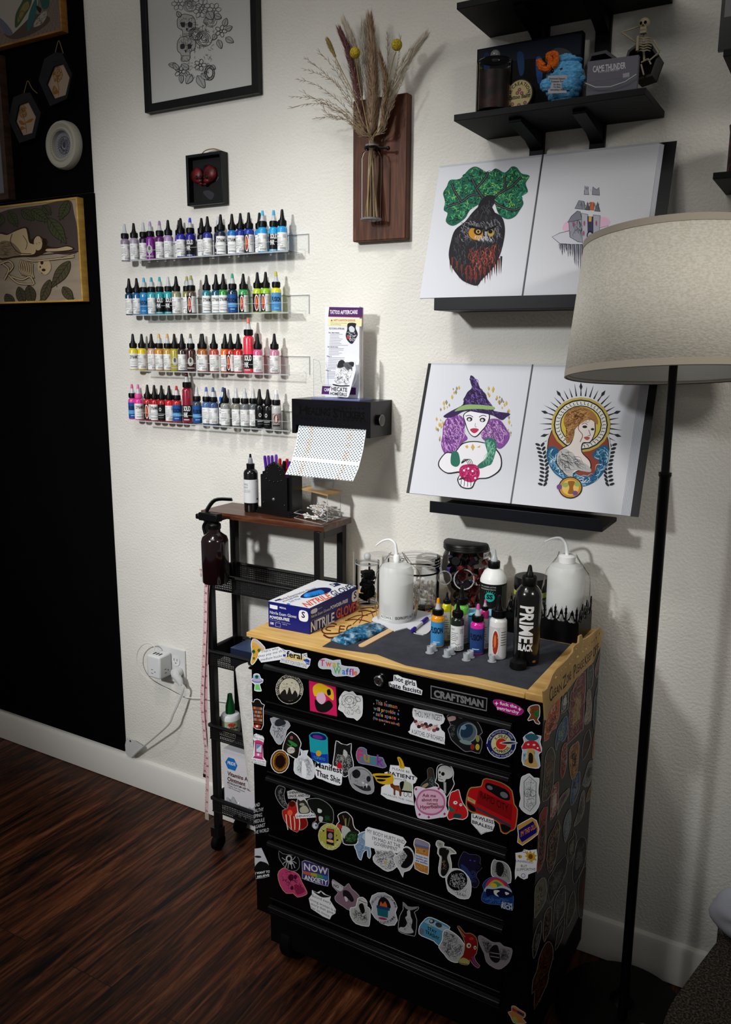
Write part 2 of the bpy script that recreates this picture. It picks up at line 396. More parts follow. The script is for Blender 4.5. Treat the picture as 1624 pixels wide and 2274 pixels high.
# ------------------------------------------------------------------ the room
wallm = noisy('orange_peel_wall', [(.3, 'dcdad2'), (.7, 'e6e4dc')], nscale=3, rough=.85, bump=.6, bscale=150, dist=.0035)
b = MB(); b.box(-4.2, 1.2, 0, .12, 0, 2.95, wallm); struct(b.build('wall_back'))
b = MB()
blackwall = noisy('black_paint', [(.3, '000001'), (.7, '020204')], nscale=4, rough=.8, bump=.2, bscale=60, spec=.06)
b.box(-4.2, -2.011, -.012, -.0005, 1.927, 2.95, blackwall); b.box(-4.2, -2.008, -.010, -.0005, .118, 1.924, blackwall)
struct(b.build('wall_left'))
# planks running towards the wall
m, t, bs = nodes('dark_wood_planks'); Lk = t.links.new
geo = nd(t, 'ShaderNodeNewGeometry'); mp = nd(t, 'ShaderNodeMapping'); mp.inputs['Rotation'].default_value = (0, 0, math.radians(90)); Lk(geo.outputs['Position'], mp.inputs['Vector'])
br = nd(t, 'ShaderNodeTexBrick', Scale=1.0); br.inputs['Mortar Size'].default_value = .0012; br.inputs['Brick Width'].default_value = 1.1; br.inputs['Row Height'].default_value = .15
br.inputs['Color1'].default_value = (.25, .25, .25, 1); br.inputs['Color2'].default_value = (.75, .75, .75, 1); br.inputs['Mortar'].default_value = (0, 0, 0, 1); br.offset = .37
Lk(mp.outputs[0], br.inputs['Vector'])
sc = nd(t, 'ShaderNodeMapping'); sc.inputs['Scale'].default_value = (22, 1.6, 1); Lk(geo.outputs['Position'], sc.inputs['Vector'])
addv = nd(t, 'ShaderNodeVectorMath', operation='ADD'); Lk(sc.outputs[0], addv.inputs[0]); Lk(br.outputs['Color'], addv.inputs[1])
n1 = nd(t, 'ShaderNodeTexNoise', Scale=1.7, Detail=9, Roughness=.72, Distortion=1.3); Lk(addv.outputs[0], n1.inputs['Vector'])
r1 = ramp(t, [(.38, '050201'), (.5, '4a2412'), (.58, '6e3c22'), (.72, '96603f')]); Lk(n1.outputs['Fac'], r1.inputs[0])
mixc = nd(t, 'ShaderNodeMix', data_type='RGBA', blend_type='MULTIPLY'); mixc.inputs[0].default_value = .8
r2 = ramp(t, [(0, '000000'), (.05, '8c8c8c'), (1, 'ffffff')]); Lk(br.outputs['Color'], r2.inputs[0])
Lk(r1.outputs[0], mixc.inputs[6]); Lk(r2.outputs[0], mixc.inputs[7]); Lk(mixc.outputs[2], bs.inputs['Base Color'])
bp = nd(t, 'ShaderNodeBump', Strength=.25, Distance=.002); Lk(n1.outputs['Fac'], bp.inputs['Height']); Lk(bp.outputs[0], bs.inputs['Normal'])
bs.inputs['Roughness'].default_value = .5; bs.inputs['Specular IOR Level'].default_value = .3
FLOORM = m
b = MB(); b.box(-4.2, 1.2, -2.8, .12, -.06, 0, FLOORM); struct(b.build('floor'))
BASE = M('e2e0da', .45)
b = MB(); b.prism([(-4.2, -.0005, .002), (-4.2, -.016, .002), (-4.2, -.016, .094), (-4.2, -.012, .103), (-4.2, -.0005, .107)], (5.4, 0, 0), BASE); struct(b.build('baseboard_back'))
# ------------------------------------------------------------------ the rolling tool chest with its stickers
TX0, TX1, TY0, TY1 = -1.1115, -.4265, -.442, -.03
chest = thing('tool_chest', 'black rolling steel tool chest with drawers, covered all over in stickers', 'tool chest', ((TX0 + TX1) / 2, -.245, 0))
TB = M('020203', .24, spec=.28); TBD = M('020203', .5, spec=.2); LIP = M('060709', .35, spec=.4)
b = MB(); b.box(TX0, TX1, TY0, TY1, .135, .8348, TB); b.box(TX0 + .004, TX1 - .004, TY0 - .003, TY0, .78, .834, TB)
b.build('cabinet_body', chest, bevel=.004)
b = MB(); b.box(TX0 + .026, TX1 - .001, TY0 + .02, TY1, .046, .1345, BLKM); b.build('plinth', chest)
def zf(y, x=600): return PY(x, y, -.448).z
DZ = [(zf(1477), zf(1561)), (zf(1577), zf(1716)), (zf(1724), zf(1856)), (zf(1867), zf(1994)), (zf(2008), .15)]
DX0, DX1 = -1.067, -.484
drawers = []
for i, (zt, zb) in enumerate(DZ):
    b = MB(); b.box(DX0, DX1, -.448, -.4425, zb, zt, TB)
    b.box(DX0, DX1, -.451, -.4481, zb, zb + .0035, LIP)
    dr = b.build('drawer', chest, bevel=.0012); drawers.append((zb, zt, dr))
    b = MB(); b.prism([(DX0, -.4485, zt + .001), (DX0, -.456, zt - .001), (DX0, -.4575, zt - .008), (DX0, -.454, zt - .0105), (DX0, -.4535, zt - .003), (DX0, -.4485, zt - .002)][::1], (DX1 - DX0, 0, 0), LIP)
    b.build('handle', dr, bevel=.0006)
b = MB(); c = PY(844, 1510, -.4455); T = Matrix.Rotation(math.radians(90), 4, 'X')
b.lathe([(0, 0), (.0105, 0), (.0115, .001), (.0115, .006), (.009, .008), (.008, .0072), (0, .0072)], (c.x, -.446, c.z), M('b9bcc0', .2, 1.0), 24, T)
b.box(c.x - .0006, c.x + .0006, -.4542, -.453, c.z - .003, c.z + .003, BLK); b.build('lock', chest, label='chrome key lock')
for sx in (TX0 + .07, TX1 - .07):
    for sy in (TY0 + .06, TY1 - .06):
        b = MB(); T = Matrix.Rotation(math.radians(90), 4, 'Y')
        b.lathe([(0, -.016), (.045, -.016), (.05, -.011), (.05, .011), (.045, .016), (0, .016)], (sx, sy, .0502), BLKM, 24, T)
        b.box(sx - .022, sx - .018, sy - .03, sy + .03, .045, .112, LIP); b.box(sx + .018, sx + .022, sy - .03, sy + .03, .045, .112, LIP)
        b.box(sx - .03, sx + .03, sy - .035, sy + .035, .112, .1345, LIP); b.build('caster', chest, bevel=.001)
b = MB(); d = Draw(b, on_plane((0, -.4452, 0), (0, -1, 0)), 'N')
SIL = M('a9abad', .35, .6)
d.poly(SIL, [413, 265, 952, 385, 945, 512, 413, 388]); d.poly(M('050506', .4), [421, 276, 944, 393, 938, 500, 421, 380]); d.text(SIL, 'CRAFTSMAN', 443, 372, 915, 474, 63, bold=.05)
b.build('badge', chest, label='silver outlined maker badge')
PFRONT, PDRAW, PSIDE = on_plane((0, -.4453, 0), (0, -1, 0)), on_plane((0, -.4483, 0), (0, -1, 0)), on_plane((TX1 + .0003, 0, 0), (1, 0, 0))
_side = PSIDE
def PSIDE(x, y, h=0.0):
    p = _side(x, y, h); return V((p.x, min(p.y, TY1 - .003), p.z))
W_, K_, G_ = 'eceef2', '0c0c0e', '8e9098'
def stk(z, label, out, fill=W_, ops=(), border=W_, bw=7, plane=None, smooth=2):
    """one vinyl sticker: die-cut outline, border, printed picture"""
    out = list(zip(out[::2], out[1::2]))
    cx = sum(p[0] for p in out) / len(out); cy = sum(p[1] for p in out) / len(out); fx, fy = zp(z, cx, cy)
    par = chest
    if plane is None:
        P0 = PDRAW(fx, fy)
        if DX0 < P0.x < DX1 and P0.z < DZ[0][0]:
            plane = PDRAW
            for zb, zt, o in drawers:
                if zb - .02 < P0.z < zt + .005: par = o
        else: plane = PFRONT
    b = MB(); d = Draw(b, plane, z, h0=.0003 + (len(stks) % 7) * .00004, step=.00001, rough=.4)
    if smooth: out = [(p.x, p.y) for p in catmull(out, smooth)]
    d.poly(border, out)
    if fill and bw: d.poly(fill, shrink(out, bw))
    d.run(ops); o = b.build('sticker', par, label=label); stks.append(o); return out
stks = []
def sc(col, n, pts, ln=14, w=2.2): return ('q', col, w, pts, n, ln)
RB = ['c8327a', 'd0683c', 'b9a23c', '5aa05a', '3a7fc0', '3a3f9a', '7a3f9a']
def rainbow(t, x0, y0, x1, y1, h, cols=RB):
    ws = [.35 if c == ' ' else text_mesh(c, .03)[2] + .12 for c in t]; tot = sum(ws); a = 0; o = []
    for i, (c, w_) in enumerate(zip(t, ws)):
        u, v = a / tot, (a + w_ * .88) / tot; a += w_
        if c != ' ': o.append(('b', cols[i % len(cols)], c, x0 + (x1 - x0) * u, y0 + (y1 - y0) * u, x0 + (x1 - x0) * v, y0 + (y1 - y0) * v, h))
    return o
# --- top strip and left post
stk('M', 'pizza slice sticker', [98, 82, 145, 95, 200, 145, 225, 190, 170, 235, 135, 300, 95, 347, 74, 320, 88, 240, 78, 140], 'd9a441', [('P', 'c8b4a6', [104, 92, 145, 104, 195, 150, 212, 185, 180, 180, 130, 130, 100, 120]), ('e', '2f6b35', 105, 212, 17, 20), ('e', '16240f', 99, 210, 6, 8), ('e', '16240f', 112, 212, 6, 8), ('e', '2f6b35', 160, 200, 15, 18), ('e', '356b2f', 108, 280, 12, 14), sc('7a4a1c', 50, [90, 140, 200, 180, 100, 330, 85, 250])])
stk('M', 'typed quote sticker', [178, 200, 355, 163, 412, 195, 428, 240, 402, 290, 182, 322, 148, 272, 150, 235], W_, [('t', K_, "That's why", 180, 226, 355, 190, 24), ('t', K_, 'they pay me the', 150, 272, 408, 212, 24), ('t', K_, 'medium bucks', 178, 306, 390, 263, 24)], bw=0, smooth=1)
stk('M', 'white lettered sticker', [390, 180, 420, 195, 470, 200, 520, 225, 590, 235, 640, 225, 645, 270, 678, 285, 668, 350, 640, 384, 368, 318, 378, 280, 400, 268, 398, 235], 'd8d9dd', [('P', 'dcc27a', [430, 262, 520, 235, 610, 270, 600, 310, 440, 285]), ('b', K_, 'feral', 436, 262, 590, 292, 58), ('s', K_, 4, [600, 260, 640, 235]), ('s', K_, 4, [605, 235, 638, 268]), ('s', K_, 4, [390, 185, 425, 215]), ('p', '1e3f94', [600, 292, 640, 285, 668, 300, 664, 345, 640, 340]), ('t', W_, 'BEING', 612, 322, 660, 335, 14), ('p', '1e3f94', [400, 240, 428, 240, 425, 262, 400, 260]), ('t', 'f7f7f7', "I'M NOT FOR EVERYONE", 378, 318, 636, 380, 40), ('t', '55565c', "I'M NOT FOR EVERYONE", 381, 316, 638, 377, 38)], bw=5, smooth=1)
stk('M', 'pastel rainbow lettered sticker', [752, 330, 775, 290, 830, 278, 900, 300, 975, 292, 985, 345, 1060, 360, 1150, 370, 1168, 420, 1130, 455, 1090, 468, 1040, 455, 930, 462, 890, 430, 880, 390, 800, 388, 760, 370], 'b8bcc6', rainbow('Twat', 770, 352, 975, 372, 62) + rainbow('Waffle', 905, 430, 1150, 452, 62, RB[3:] + RB[:3]), 'd3d6dc', 6)
stk('N', 'white blackletter sticker', [62, 165, 100, 165, 145, 190, 275, 222, 285, 285, 336, 312, 328, 358, 180, 322, 20, 275, 16, 232, 60, 225], W_, [('b', K_, 'hot girls', 70, 218, 268, 272, 45), ('b', K_, 'hate fascists', 22, 276, 325, 345, 42)], bw=0, smooth=1)
stk('N', 'magenta lettered sticker', [1010, 405, 1045, 400, 1090, 405, 1140, 425, 1180, 430, 1230, 450, 1262, 470, 1295, 500, 1290, 525, 1250, 552, 1180, 540, 1120, 520, 1050, 495, 1030, 460, 1006, 435], 'b3147e', [('b', W_, 'fuck the', 1070, 447, 1232, 484, 30), ('b', W_, 'patriarchy', 1045, 487, 1252, 537, 28), ('p', W_, [1040, 415, 1045, 432, 1060, 437, 1045, 442, 1038, 458, 1032, 440, 1018, 434, 1034, 430]), ('p', W_, [1258, 470, 1264, 488, 1278, 492, 1264, 498, 1256, 512, 1250, 494, 1238, 488, 1252, 486])], 'd04a9c', 4)
stk('N', 'hairy ape sticker', [1385, 450, 1432, 447, 1452, 470, 1450, 560, 1432, 590, 1455, 620, 1440, 637, 1405, 622, 1388, 592, 1345, 605, 1333, 585, 1358, 545, 1332, 505, 1345, 470], '7d4526', [('e', '1c8040', 1420, 535, 24, 30), sc('0f5a2a', 30, [1395, 510, 1445, 510, 1445, 565, 1400, 565], 18, 3), ('e', 'c9a468', 1350, 495, 10, 22), sc('3d1f10', 40, [1370, 465, 1435, 465, 1430, 580, 1365, 590])])
stk('M', 'flying saucer sticker', [105, 440, 135, 430, 165, 440, 180, 478, 203, 490, 195, 525, 168, 540, 187, 600, 170, 612, 112, 602, 118, 545, 90, 522, 81, 490, 100, 476], 'c4d8e6', [('p', '6fc46a', [125, 540, 160, 540, 178, 600, 118, 595]), ('e', '7fb8dc', 137, 472, 36, 30), ('e', '8a7fb0', 141, 503, 56, 24, 5), ('e', 'b9a8cc', 140, 496, 50, 14, 5), ('e', '2a6b35', 137, 465, 17, 20), ('e', K_, 131, 463, 5, 7), ('e', K_, 143, 464, 5, 7)])
stk('M', 'tall bookcase sticker', [80, 712, 105, 715, 112, 692, 140, 684, 168, 694, 188, 730, 217, 745, 206, 785, 206, 950, 185, 996, 130, 990, 100, 966, 94, 860, 88, 780], '141210', [('p', '6b3a22', [100, 760, 192, 775, 192, 940, 104, 925])] + [('e', random.choice(['c8742e', 'b43a2e', '8f9aa0', 'd8a05a', '3f5f6a']), 108 + 11 * (i % 8), 775 + 38 * (i // 8) + 1.5 * (i % 8), 5, 14) for i in range(32)] + [('s', K_, 5, [100, 800 + 38 * i - 5, 192, 812 + 38 * i - 5]) for i in range(4)] + [('e', 'c42a28', 140, 960, 38, 18), ('e', W_, 140, 960, 12, 10)], bw=6, smooth=1)
stk('M', 'pink guillotine sticker', [108, 1045, 130, 1032, 200, 1058, 212, 1085, 206, 1120, 198, 1150, 203, 1270, 232, 1310, 228, 1362, 80, 1322, 82, 1280, 100, 1262, 112, 1110, 100, 1080], W_, [('a', K_, 'IN THESE', 155, 1100, 60, 44, 228, 318, 17), ('t', K_, 'HARD TIMES', 103, 1078, 207, 1108, 17), ('p', 'a8306a', [118, 1115, 200, 1130, 196, 1280, 212, 1298, 96, 1275, 118, 1255]), ('p', 'c8d6e0', [134, 1140, 186, 1148, 184, 1225, 132, 1215]), ('p', '5a86b0', [136, 1142, 184, 1150, 136, 1190]), ('p', 'd86a9a', [128, 1225, 188, 1235, 190, 1270, 124, 1260]), ('e', W_, 152, 1244, 11, 12), ('P', 'c83a70', [112, 1108, 140, 1098, 175, 1105, 205, 1125, 180, 1130, 120, 1118]), ('t', K_, 'SOME CUTS MAY', 84, 1302, 226, 1330, 17), ('t', K_, 'BE NECESSARY', 84, 1324, 226, 1354, 17)], bw=0, smooth=1)
# --- first drawer
cc = (465, 590)
stk('M', 'round folk scene sticker', [465 + 140 * math.cos(a) * (1 + .0 * i) if j == 0 else 590 + 150 * math.sin(a) for i in range(18) for a in [i * math.pi / 9] for j in (0, 1)], '151515', [('r', K_, 26, 465, 590, 122, 132), ('e', 'c4bda8', 465, 592, 105, 115), ('a', 'ded8c6', 'GOD FORBID WOMEN HAVE HOBBIES', 465, 592, 112, 122, -205, 25, 20), ('P', '1a1a16', [372, 640, 420, 590, 440, 640, 465, 570, 490, 640, 520, 600, 548, 650, 520, 690, 465, 705, 400, 690]), sc('1a1a16', 60, [385, 520, 540, 520, 560, 600, 370, 600], 24, 2), ('e', '2a2a22', 440, 535, 5, 5), ('e', '2a2a22', 490, 525, 5, 5)], 'd8d2c0', 6, smooth=1)
stk('M', 'crimson square sticker with yellow and black shapes', [660, 500, 928, 560, 943, 862, 672, 805], 'd01c5c', [('P', 'e2b61e', [700, 570, 760, 530, 840, 560, 900, 600, 905, 700, 850, 660, 790, 620, 720, 660]), ('P', '121212', [720, 690, 790, 740, 860, 700, 900, 760, 830, 820, 740, 800]), ('P', 'd9b0c4', [740, 640, 800, 620, 830, 690, 790, 740, 740, 700]), ('P', '121212', [840, 600, 870, 590, 880, 640, 850, 650])], bw=0, smooth=0, border='d01c5c')
stk('M', 'peony line drawing sticker', [985, 640, 1020, 605, 1060, 618, 1100, 610, 1140, 650, 1190, 655, 1200, 720, 1197, 830, 1180, 870, 1142, 905, 1110, 880, 1040, 870, 1000, 820, 952, 790, 965, 740, 960, 690], 'd9dad8', [('r', K_, 3, 1065, 700, 22, 20), ('r', K_, 3, 1065, 700, 45, 42), ('r', K_, 3, 1062, 705, 75, 70), sc(K_, 90, [985, 640, 1150, 650, 1190, 850, 1040, 850, 960, 780], 34, 3), ('r', K_, 4, 1150, 690, 30, 20, 40)], bw=6)
b = MB(); d = Draw(b, PDRAW, 'M')
cols = ['c8604a', '4a78b8', 'b8964a', 'b85a5a', '5a8a7a']
for t_, x0, y0, x1, y1, h in (('This', 1330, 738, 1400, 753, 44), ('human', 1415, 755, 1548, 785, 38), ('will', 1308, 795, 1372, 810, 36), ('provide', 1386, 812, 1530, 842, 36), ('a', 1545, 845, 1566, 850, 30), ('safe', 1330, 852, 1405, 868, 38), ('space', 1420, 872, 1535, 896, 36), ('(No questions asked)', 1303, 888, 1570, 955, 26)):
    d.run(rainbow(t_, x0, y0, x1, y1, h, [cols[(len(t_) + i) % 5] for i in range(4)]))
for x, y in ((1310, 735), (1435, 715), (1560, 803), (1310, 825), (1558, 890), (1418, 940)): d.poly('9aa0a8', [x - 6, y, x, y - 8, x + 6, y, x, y + 8])
b.build('sticker', drawers[0][2], label='coloured lettering on clear film')
stk('N', 'white lettered floral sticker', [245, 485, 300, 490, 530, 540, 537, 620, 505, 640, 520, 690, 548, 715, 545, 810, 515, 818, 218, 725, 218, 690, 225, 640, 262, 590, 243, 560], W_, [('t', K_, 'THOU MAY INGEST', 258, 556, 522, 606, 56), ('t', K_, 'A SATCHEL OF RICHARDS', 232, 720, 536, 800, 42)] + [('e', random.choice(['6a2a3a', 'd9a9a4', 'e0bfb8', '8a4a4a', '2a2224', 'c88f88']), random.uniform(265, 500), 0, random.uniform(14, 24), random.uniform(12, 20)) for i in range(0)] + [('e', ['6a2a3a', 'd9a9a4', '2a2224', 'e0bfb8', '8a4a4a', 'd4a8a0', '4a1f2a'][i % 7], 270 + i * 16, 608 + i * 4 + (i % 3) * 20, 19, 17) for i in range(14)] + [sc('4a4a3a', 30, [240, 590, 520, 640, 520, 700, 240, 640], 26, 3)], bw=0)
stk('N', 'diving helmet sticker', [565, 560, 600, 540, 650, 548, 700, 572, 800, 575, 860, 612, 890, 660, 907, 715, 880, 740, 906, 800, 880, 912, 800, 892, 740, 895, 680, 850, 610, 785, 590, 730, 575, 680, 600, 640], '16181a', [('e', '56626a', 760, 710, 98, 100), ('e', '1c3448', 745, 690, 72, 74), ('e', '6f8a9c', 725, 665, 26, 22), ('r', '8a9aa0', 9, 770, 715, 80, 88, 10), ('P', 'b89a92', [575, 570, 640, 555, 650, 590, 590, 605]), ('e', '7a8c8c', 745, 805, 60, 20, 15), ('e', '8a8a4a', 860, 770, 18, 34), ('e', '8a2a22', 810, 850, 20, 28), ('e', 'b8a83a', 858, 850, 20, 30), sc('8a949a', 40, [600, 620, 650, 640, 640, 760, 600, 740])], '8c8490', 6)
X0, Y0 = 1085, 820
stk('N', 'round space rocket sticker', [1085 + 142 * math.cos(a) if j == 0 else 820 + 140 * math.sin(a) for i in range(18) for a in [i * math.pi / 9] for j in (0, 1)], '141c5c', [('e', 'cfc894', 1085, 820, 98, 96), ('e', 'c8281e', 1085, 820, 52, 54), ('a', K_, 'X-FILES', 1085, 820, 60, 60, -150, -40, 28, .02), ('a', K_, 'EXPRESS', 1085, 820, 90, 88, 150, 25, 26, .02), ('a', 'c8ccd8', 'THE TRUTH IS OUT THERE', 1085, 820, 108, 106, -165, -25, 18), ('a', 'c8ccd8', 'I WANT TO BELIEVE', 1085, 820, 128, 126, 140, 30, 18), ('P', 'b8bcc4', [1065, 812, 1120, 795, 1200, 792, 1240, 812, 1190, 825, 1120, 828]), ('P', K_, [1085, 812, 1150, 802, 1225, 810, 1150, 820]), ('p', '141c5c', [935, 815, 985, 830, 990, 850, 940, 850])], smooth=1)
stk('N', 'red toadstool house sticker', [1275, 845, 1300, 805, 1290, 760, 1330, 725, 1372, 703, 1410, 735, 1465, 745, 1455, 800, 1470, 860, 1465, 900, 1440, 925, 1455, 1030, 1410, 1056, 1290, 1022, 1278, 940, 1285, 890], 'b4c4cc', [('P', '2a5a6a', [1310, 745, 1372, 720, 1440, 755, 1400, 790, 1340, 785]), ('P', 'c0202c', [1283, 850, 1310, 805, 1370, 788, 1430, 810, 1460, 880, 1450, 895, 1380, 865, 1290, 870]), ('e', 'e8c8c8', 1340, 825, 12, 9), ('e', 'e8c8c8', 1395, 830, 14, 10), ('e', W_, 1430, 860, 9, 8), ('P', 'c8a45a', [1335, 870, 1400, 880, 1400, 950, 1430, 1030, 1370, 1045, 1300, 1010, 1330, 950]), ('P', '14100c', [1345, 915, 1365, 905, 1385, 930, 1382, 1000, 1345, 995]), sc('3a3024', 40, [1320, 870, 1410, 880, 1420, 1030, 1310, 1010], 20, 2), sc('3a6a8a', 30, [1290, 900, 1320, 900, 1315, 1000, 1290, 1000], 20, 3)])
# --- second drawer
stk('M', 'jellyfish sticker', [270, 880, 350, 870, 440, 900, 475, 955, 440, 1000, 425, 1060, 380, 1142, 335, 1130, 300, 1070, 268, 1010, 288, 940], 'a8aab0', [('P', '2a2c34', [330, 900, 390, 885, 430, 930, 370, 960, 320, 950]), sc('1a1c24', 70, [300, 900, 440, 930, 400, 1100, 340, 1110, 290, 1000], 40, 4)], 'c8cad0', 5)
stk('M', 'oval flower and cat sticker', [415, 1100, 440, 1050, 480, 1012, 515, 1030, 550, 1060, 585, 1130, 572, 1180, 560, 1260, 530, 1290, 455, 1245, 393, 1195], '17130f', [('e', '8a4a52', 485, 1075, 16, 18), ('P', '2f7a35', [450, 1100, 490, 1110, 545, 1150, 520, 1165, 470, 1130]), ('P', '2f7a35', [430, 1130, 470, 1150, 500, 1130, 480, 1170]), ('e', 'c8c4ba', 480, 1200, 40, 34), sc('3a3530', 40, [430, 1150, 550, 1180, 520, 1260, 420, 1200], 20, 3)])
stk('M', 'teal and blue soup can sticker', [662, 1050, 690, 1022, 760, 1018, 825, 1042, 848, 1075, 850, 1180, 855, 1335, 770, 1330, 690, 1290, 672, 1200], '1a9aa6', [('P', '1a1460', [672, 1052, 700, 1032, 770, 1034, 825, 1060, 832, 1090, 790, 1100, 700, 1080]), ('e', '6a2a86', 748, 1068, 52, 20, 12), ('p', '1c36a0', [674, 1215, 762, 1242, 848, 1240, 853, 1330, 770, 1325, 688, 1285]), ('e', 'd0a030', 757, 1232, 27, 30), ('t', '28b0c0', 'TOMATO', 706, 1283, 822, 1306, 26)], '2ab0bc', 5, smooth=1)
stk('O', 'oval brown dish sticker', [370 + 94 * math.cos(a) - 18 * math.sin(a) if j == 0 else 230 + 20 * math.cos(a) + 118 * math.sin(a) for i in range(16) for a in [i * math.pi / 8] for j in (0, 1)], '5a3410', [('r', 'a8782e', 12, 372, 228, 70, 92, 5), ('e', '1a0a04', 372, 230, 48, 66, 5), sc('c8983a', 60, [300, 150, 440, 170, 450, 300, 330, 330], 14, 3), ('e', '1a0a04', 372, 230, 50, 66, 5)], smooth=1)
stk('O', 'pale ghostly willow sticker', [515, 210, 545, 180, 580, 165, 572, 100, 600, 122, 655, 118, 640, 165, 690, 210, 714, 290, 712, 390, 645, 412, 520, 352, 508, 280], 'd4d8de', [sc('6a7078', 110, [540, 190, 660, 180, 700, 300, 690, 390, 530, 340], 60, 3), ('P', 'eef0f4', [590, 240, 610, 230, 635, 300, 630, 390, 590, 370])])
stk('O', 'bear with red heart sticker', [905, 200, 915, 130, 930, 20, 985, 48, 1040, 62, 1088, 48, 1085, 140, 1106, 230, 1105, 300, 1060, 365, 1010, 388, 960, 330, 900, 270], '222326', [('P', '141414', [945, 60, 1060, 80, 1060, 180, 940, 160]), ('P', 'b8bab8', [1010, 110, 1045, 140, 1040, 185, 1005, 170]), sc('c8cac8', 160, [920, 150, 1080, 160, 1090, 290, 1010, 370, 920, 270], 30, 3), ('P', 'c0182a', [940, 262, 968, 235, 990, 265, 985, 300, 945, 295])])
stk('O', 'white curly lettered sticker', [722, 235, 760, 225, 830, 228, 870, 260, 960, 290, 996, 315, 992, 400, 985, 460, 945, 470, 850, 438, 790, 410, 735, 390, 718, 320], W_, [('b', K_, 'Manifest', 724, 284, 992, 352, 56), ('b', K_, 'That Shit', 730, 365, 975, 452, 56)], bw=0)
stk('O', 'rainbow lettered sticker', [1130, 170, 1150, 100, 1190, 85, 1240, 110, 1245, 160, 1330, 180, 1400, 190, 1420, 240, 1440, 280, 1400, 298, 1330, 280, 1240, 262, 1160, 245], '6a6c86', rainbow('Fuck', 1145, 205, 1420, 285, 100, ['b83a6a', '9a8a3a', '2f8a8a', '7a3a9a']), 'a8a4b4', 5)
stk('O', 'grey animal skull sticker', [1050, 330, 1085, 290, 1150, 280, 1210, 290, 1285, 345, 1310, 440, 1312, 530, 1250, 562, 1130, 520, 1070, 450], '9a9a9e', [('e', '16161a', 1135, 355, 42, 44), ('e', '1c1c20', 1258, 405, 22, 30), ('P', '2a2a2e', [1100, 450, 1180, 480, 1260, 470, 1280, 520, 1200, 520]), ('p', 'd0d0d0', [1190, 430, 1215, 440, 1205, 500]), ('p', 'd0d0d0', [1225, 450, 1250, 455, 1240, 500]), ('r', K_, 4, 1180, 400, 108, 95, 20, 20, 150, 330), sc('3a3a3e', 40, [1080, 330, 1270, 360, 1290, 500, 1120, 480], 24, 3)], 'b6b6ba', 5)
stk('O', 'yellow fruit sticker', [1290, 362, 1330, 350, 1400, 350, 1500, 360, 1500, 450, 1400, 458, 1340, 430, 1320, 390], 'd8aa1e', [('P', K_, [1330, 372, 1480, 375, 1440, 395, 1345, 390]), ('P', K_, [1345, 405, 1430, 412, 1400, 430, 1350, 425])], 'e0b030', 2)
stk('P', 'yellow stem sticker', [95, 10, 120, 5, 150, 45, 165, 100, 160, 112, 120, 108, 112, 60], 'd8aa1e', [('S', K_, 4, [112, 20, 128, 60, 132, 100])], 'e0b030', 2)
stk('P', 'white pixel-lettered wagon sticker', [30, 80, 120, 88, 215, 105, 240, 165, 288, 205, 270, 248, 246, 262, 250, 400, 258, 465, 150, 445, 0, 402, -60, 360, -55, 290, -20, 270, 18, 235, -20, 205, -25, 150, 20, 140], W_, [('t', K_, 'PLEASE BE', 50, 122, 215, 160, 20), ('b', K_, 'PATIENT', 6, 172, 268, 226, 34), ('t', K_, 'WITH ME', 66, 215, 186, 238, 17), ('t', '55565a', "I'M FROM THE 1900s", -40, 362, 250, 440, 16), ('P', '6a3418', [30, 250, 50, 240, 66, 270, 130, 285, 135, 370, 118, 372, 112, 330, 80, 320, 78, 366, 62, 360, 60, 310, 36, 290]), ('P', '8a4a22', [76, 285, 126, 300, 128, 330, 84, 318]), ('P', 'b4bc9c', [120, 250, 160, 234, 215, 248, 236, 280, 230, 330, 130, 318]), ('P', K_, [120, 250, 160, 236, 150, 300, 130, 318]), ('p', K_, [128, 318, 236, 332, 236, 346, 128, 334]), ('r', K_, 4, 176, 356, 17, 24), ('r', K_, 4, 218, 362, 16, 22)], bw=0, smooth=1)
stk('P', 'seated figure in patterned dress sticker', [318, 292, 335, 250, 385, 205, 378, 130, 405, 104, 438, 118, 450, 190, 462, 300, 390, 310], '262a2c', [('e', 'a8946a', 408, 150, 14, 18), ('P', '3a2c22', [392, 130, 410, 118, 428, 140, 424, 190, 398, 200]), sc('8a8f8a', 50, [390, 190, 440, 190, 450, 290, 400, 280], 12, 3), ('P', 'a08a62', [330, 280, 380, 250, 392, 270, 350, 300])], '6f7276', 4)
stk('P', 'white skull bust sticker', [466, 200, 470, 110, 500, 75, 550, 68, 608, 90, 635, 150, 628, 215, 642, 262, 600, 340, 555, 395, 500, 330, 482, 270, 452, 245], K_, [('P', 'c8cac8', [484, 190, 486, 120, 520, 88, 570, 90, 618, 120, 622, 180, 590, 210, 560, 215, 545, 240, 490, 232]), ('e', '0c0c0e', 530, 165, 17, 18), ('e', '0c0c0e', 500, 150, 8, 13), ('p', '0c0c0e', [496, 182, 508, 186, 504, 200]), ('s', K_, 4, [480, 208, 530, 220]), ('p', 'c8cac8', [535, 245, 560, 245, 560, 350, 540, 345])] + [('s', K_, 3, [533, 255 + 12 * i, 562, 258 + 12 * i]) for i in range(8)])
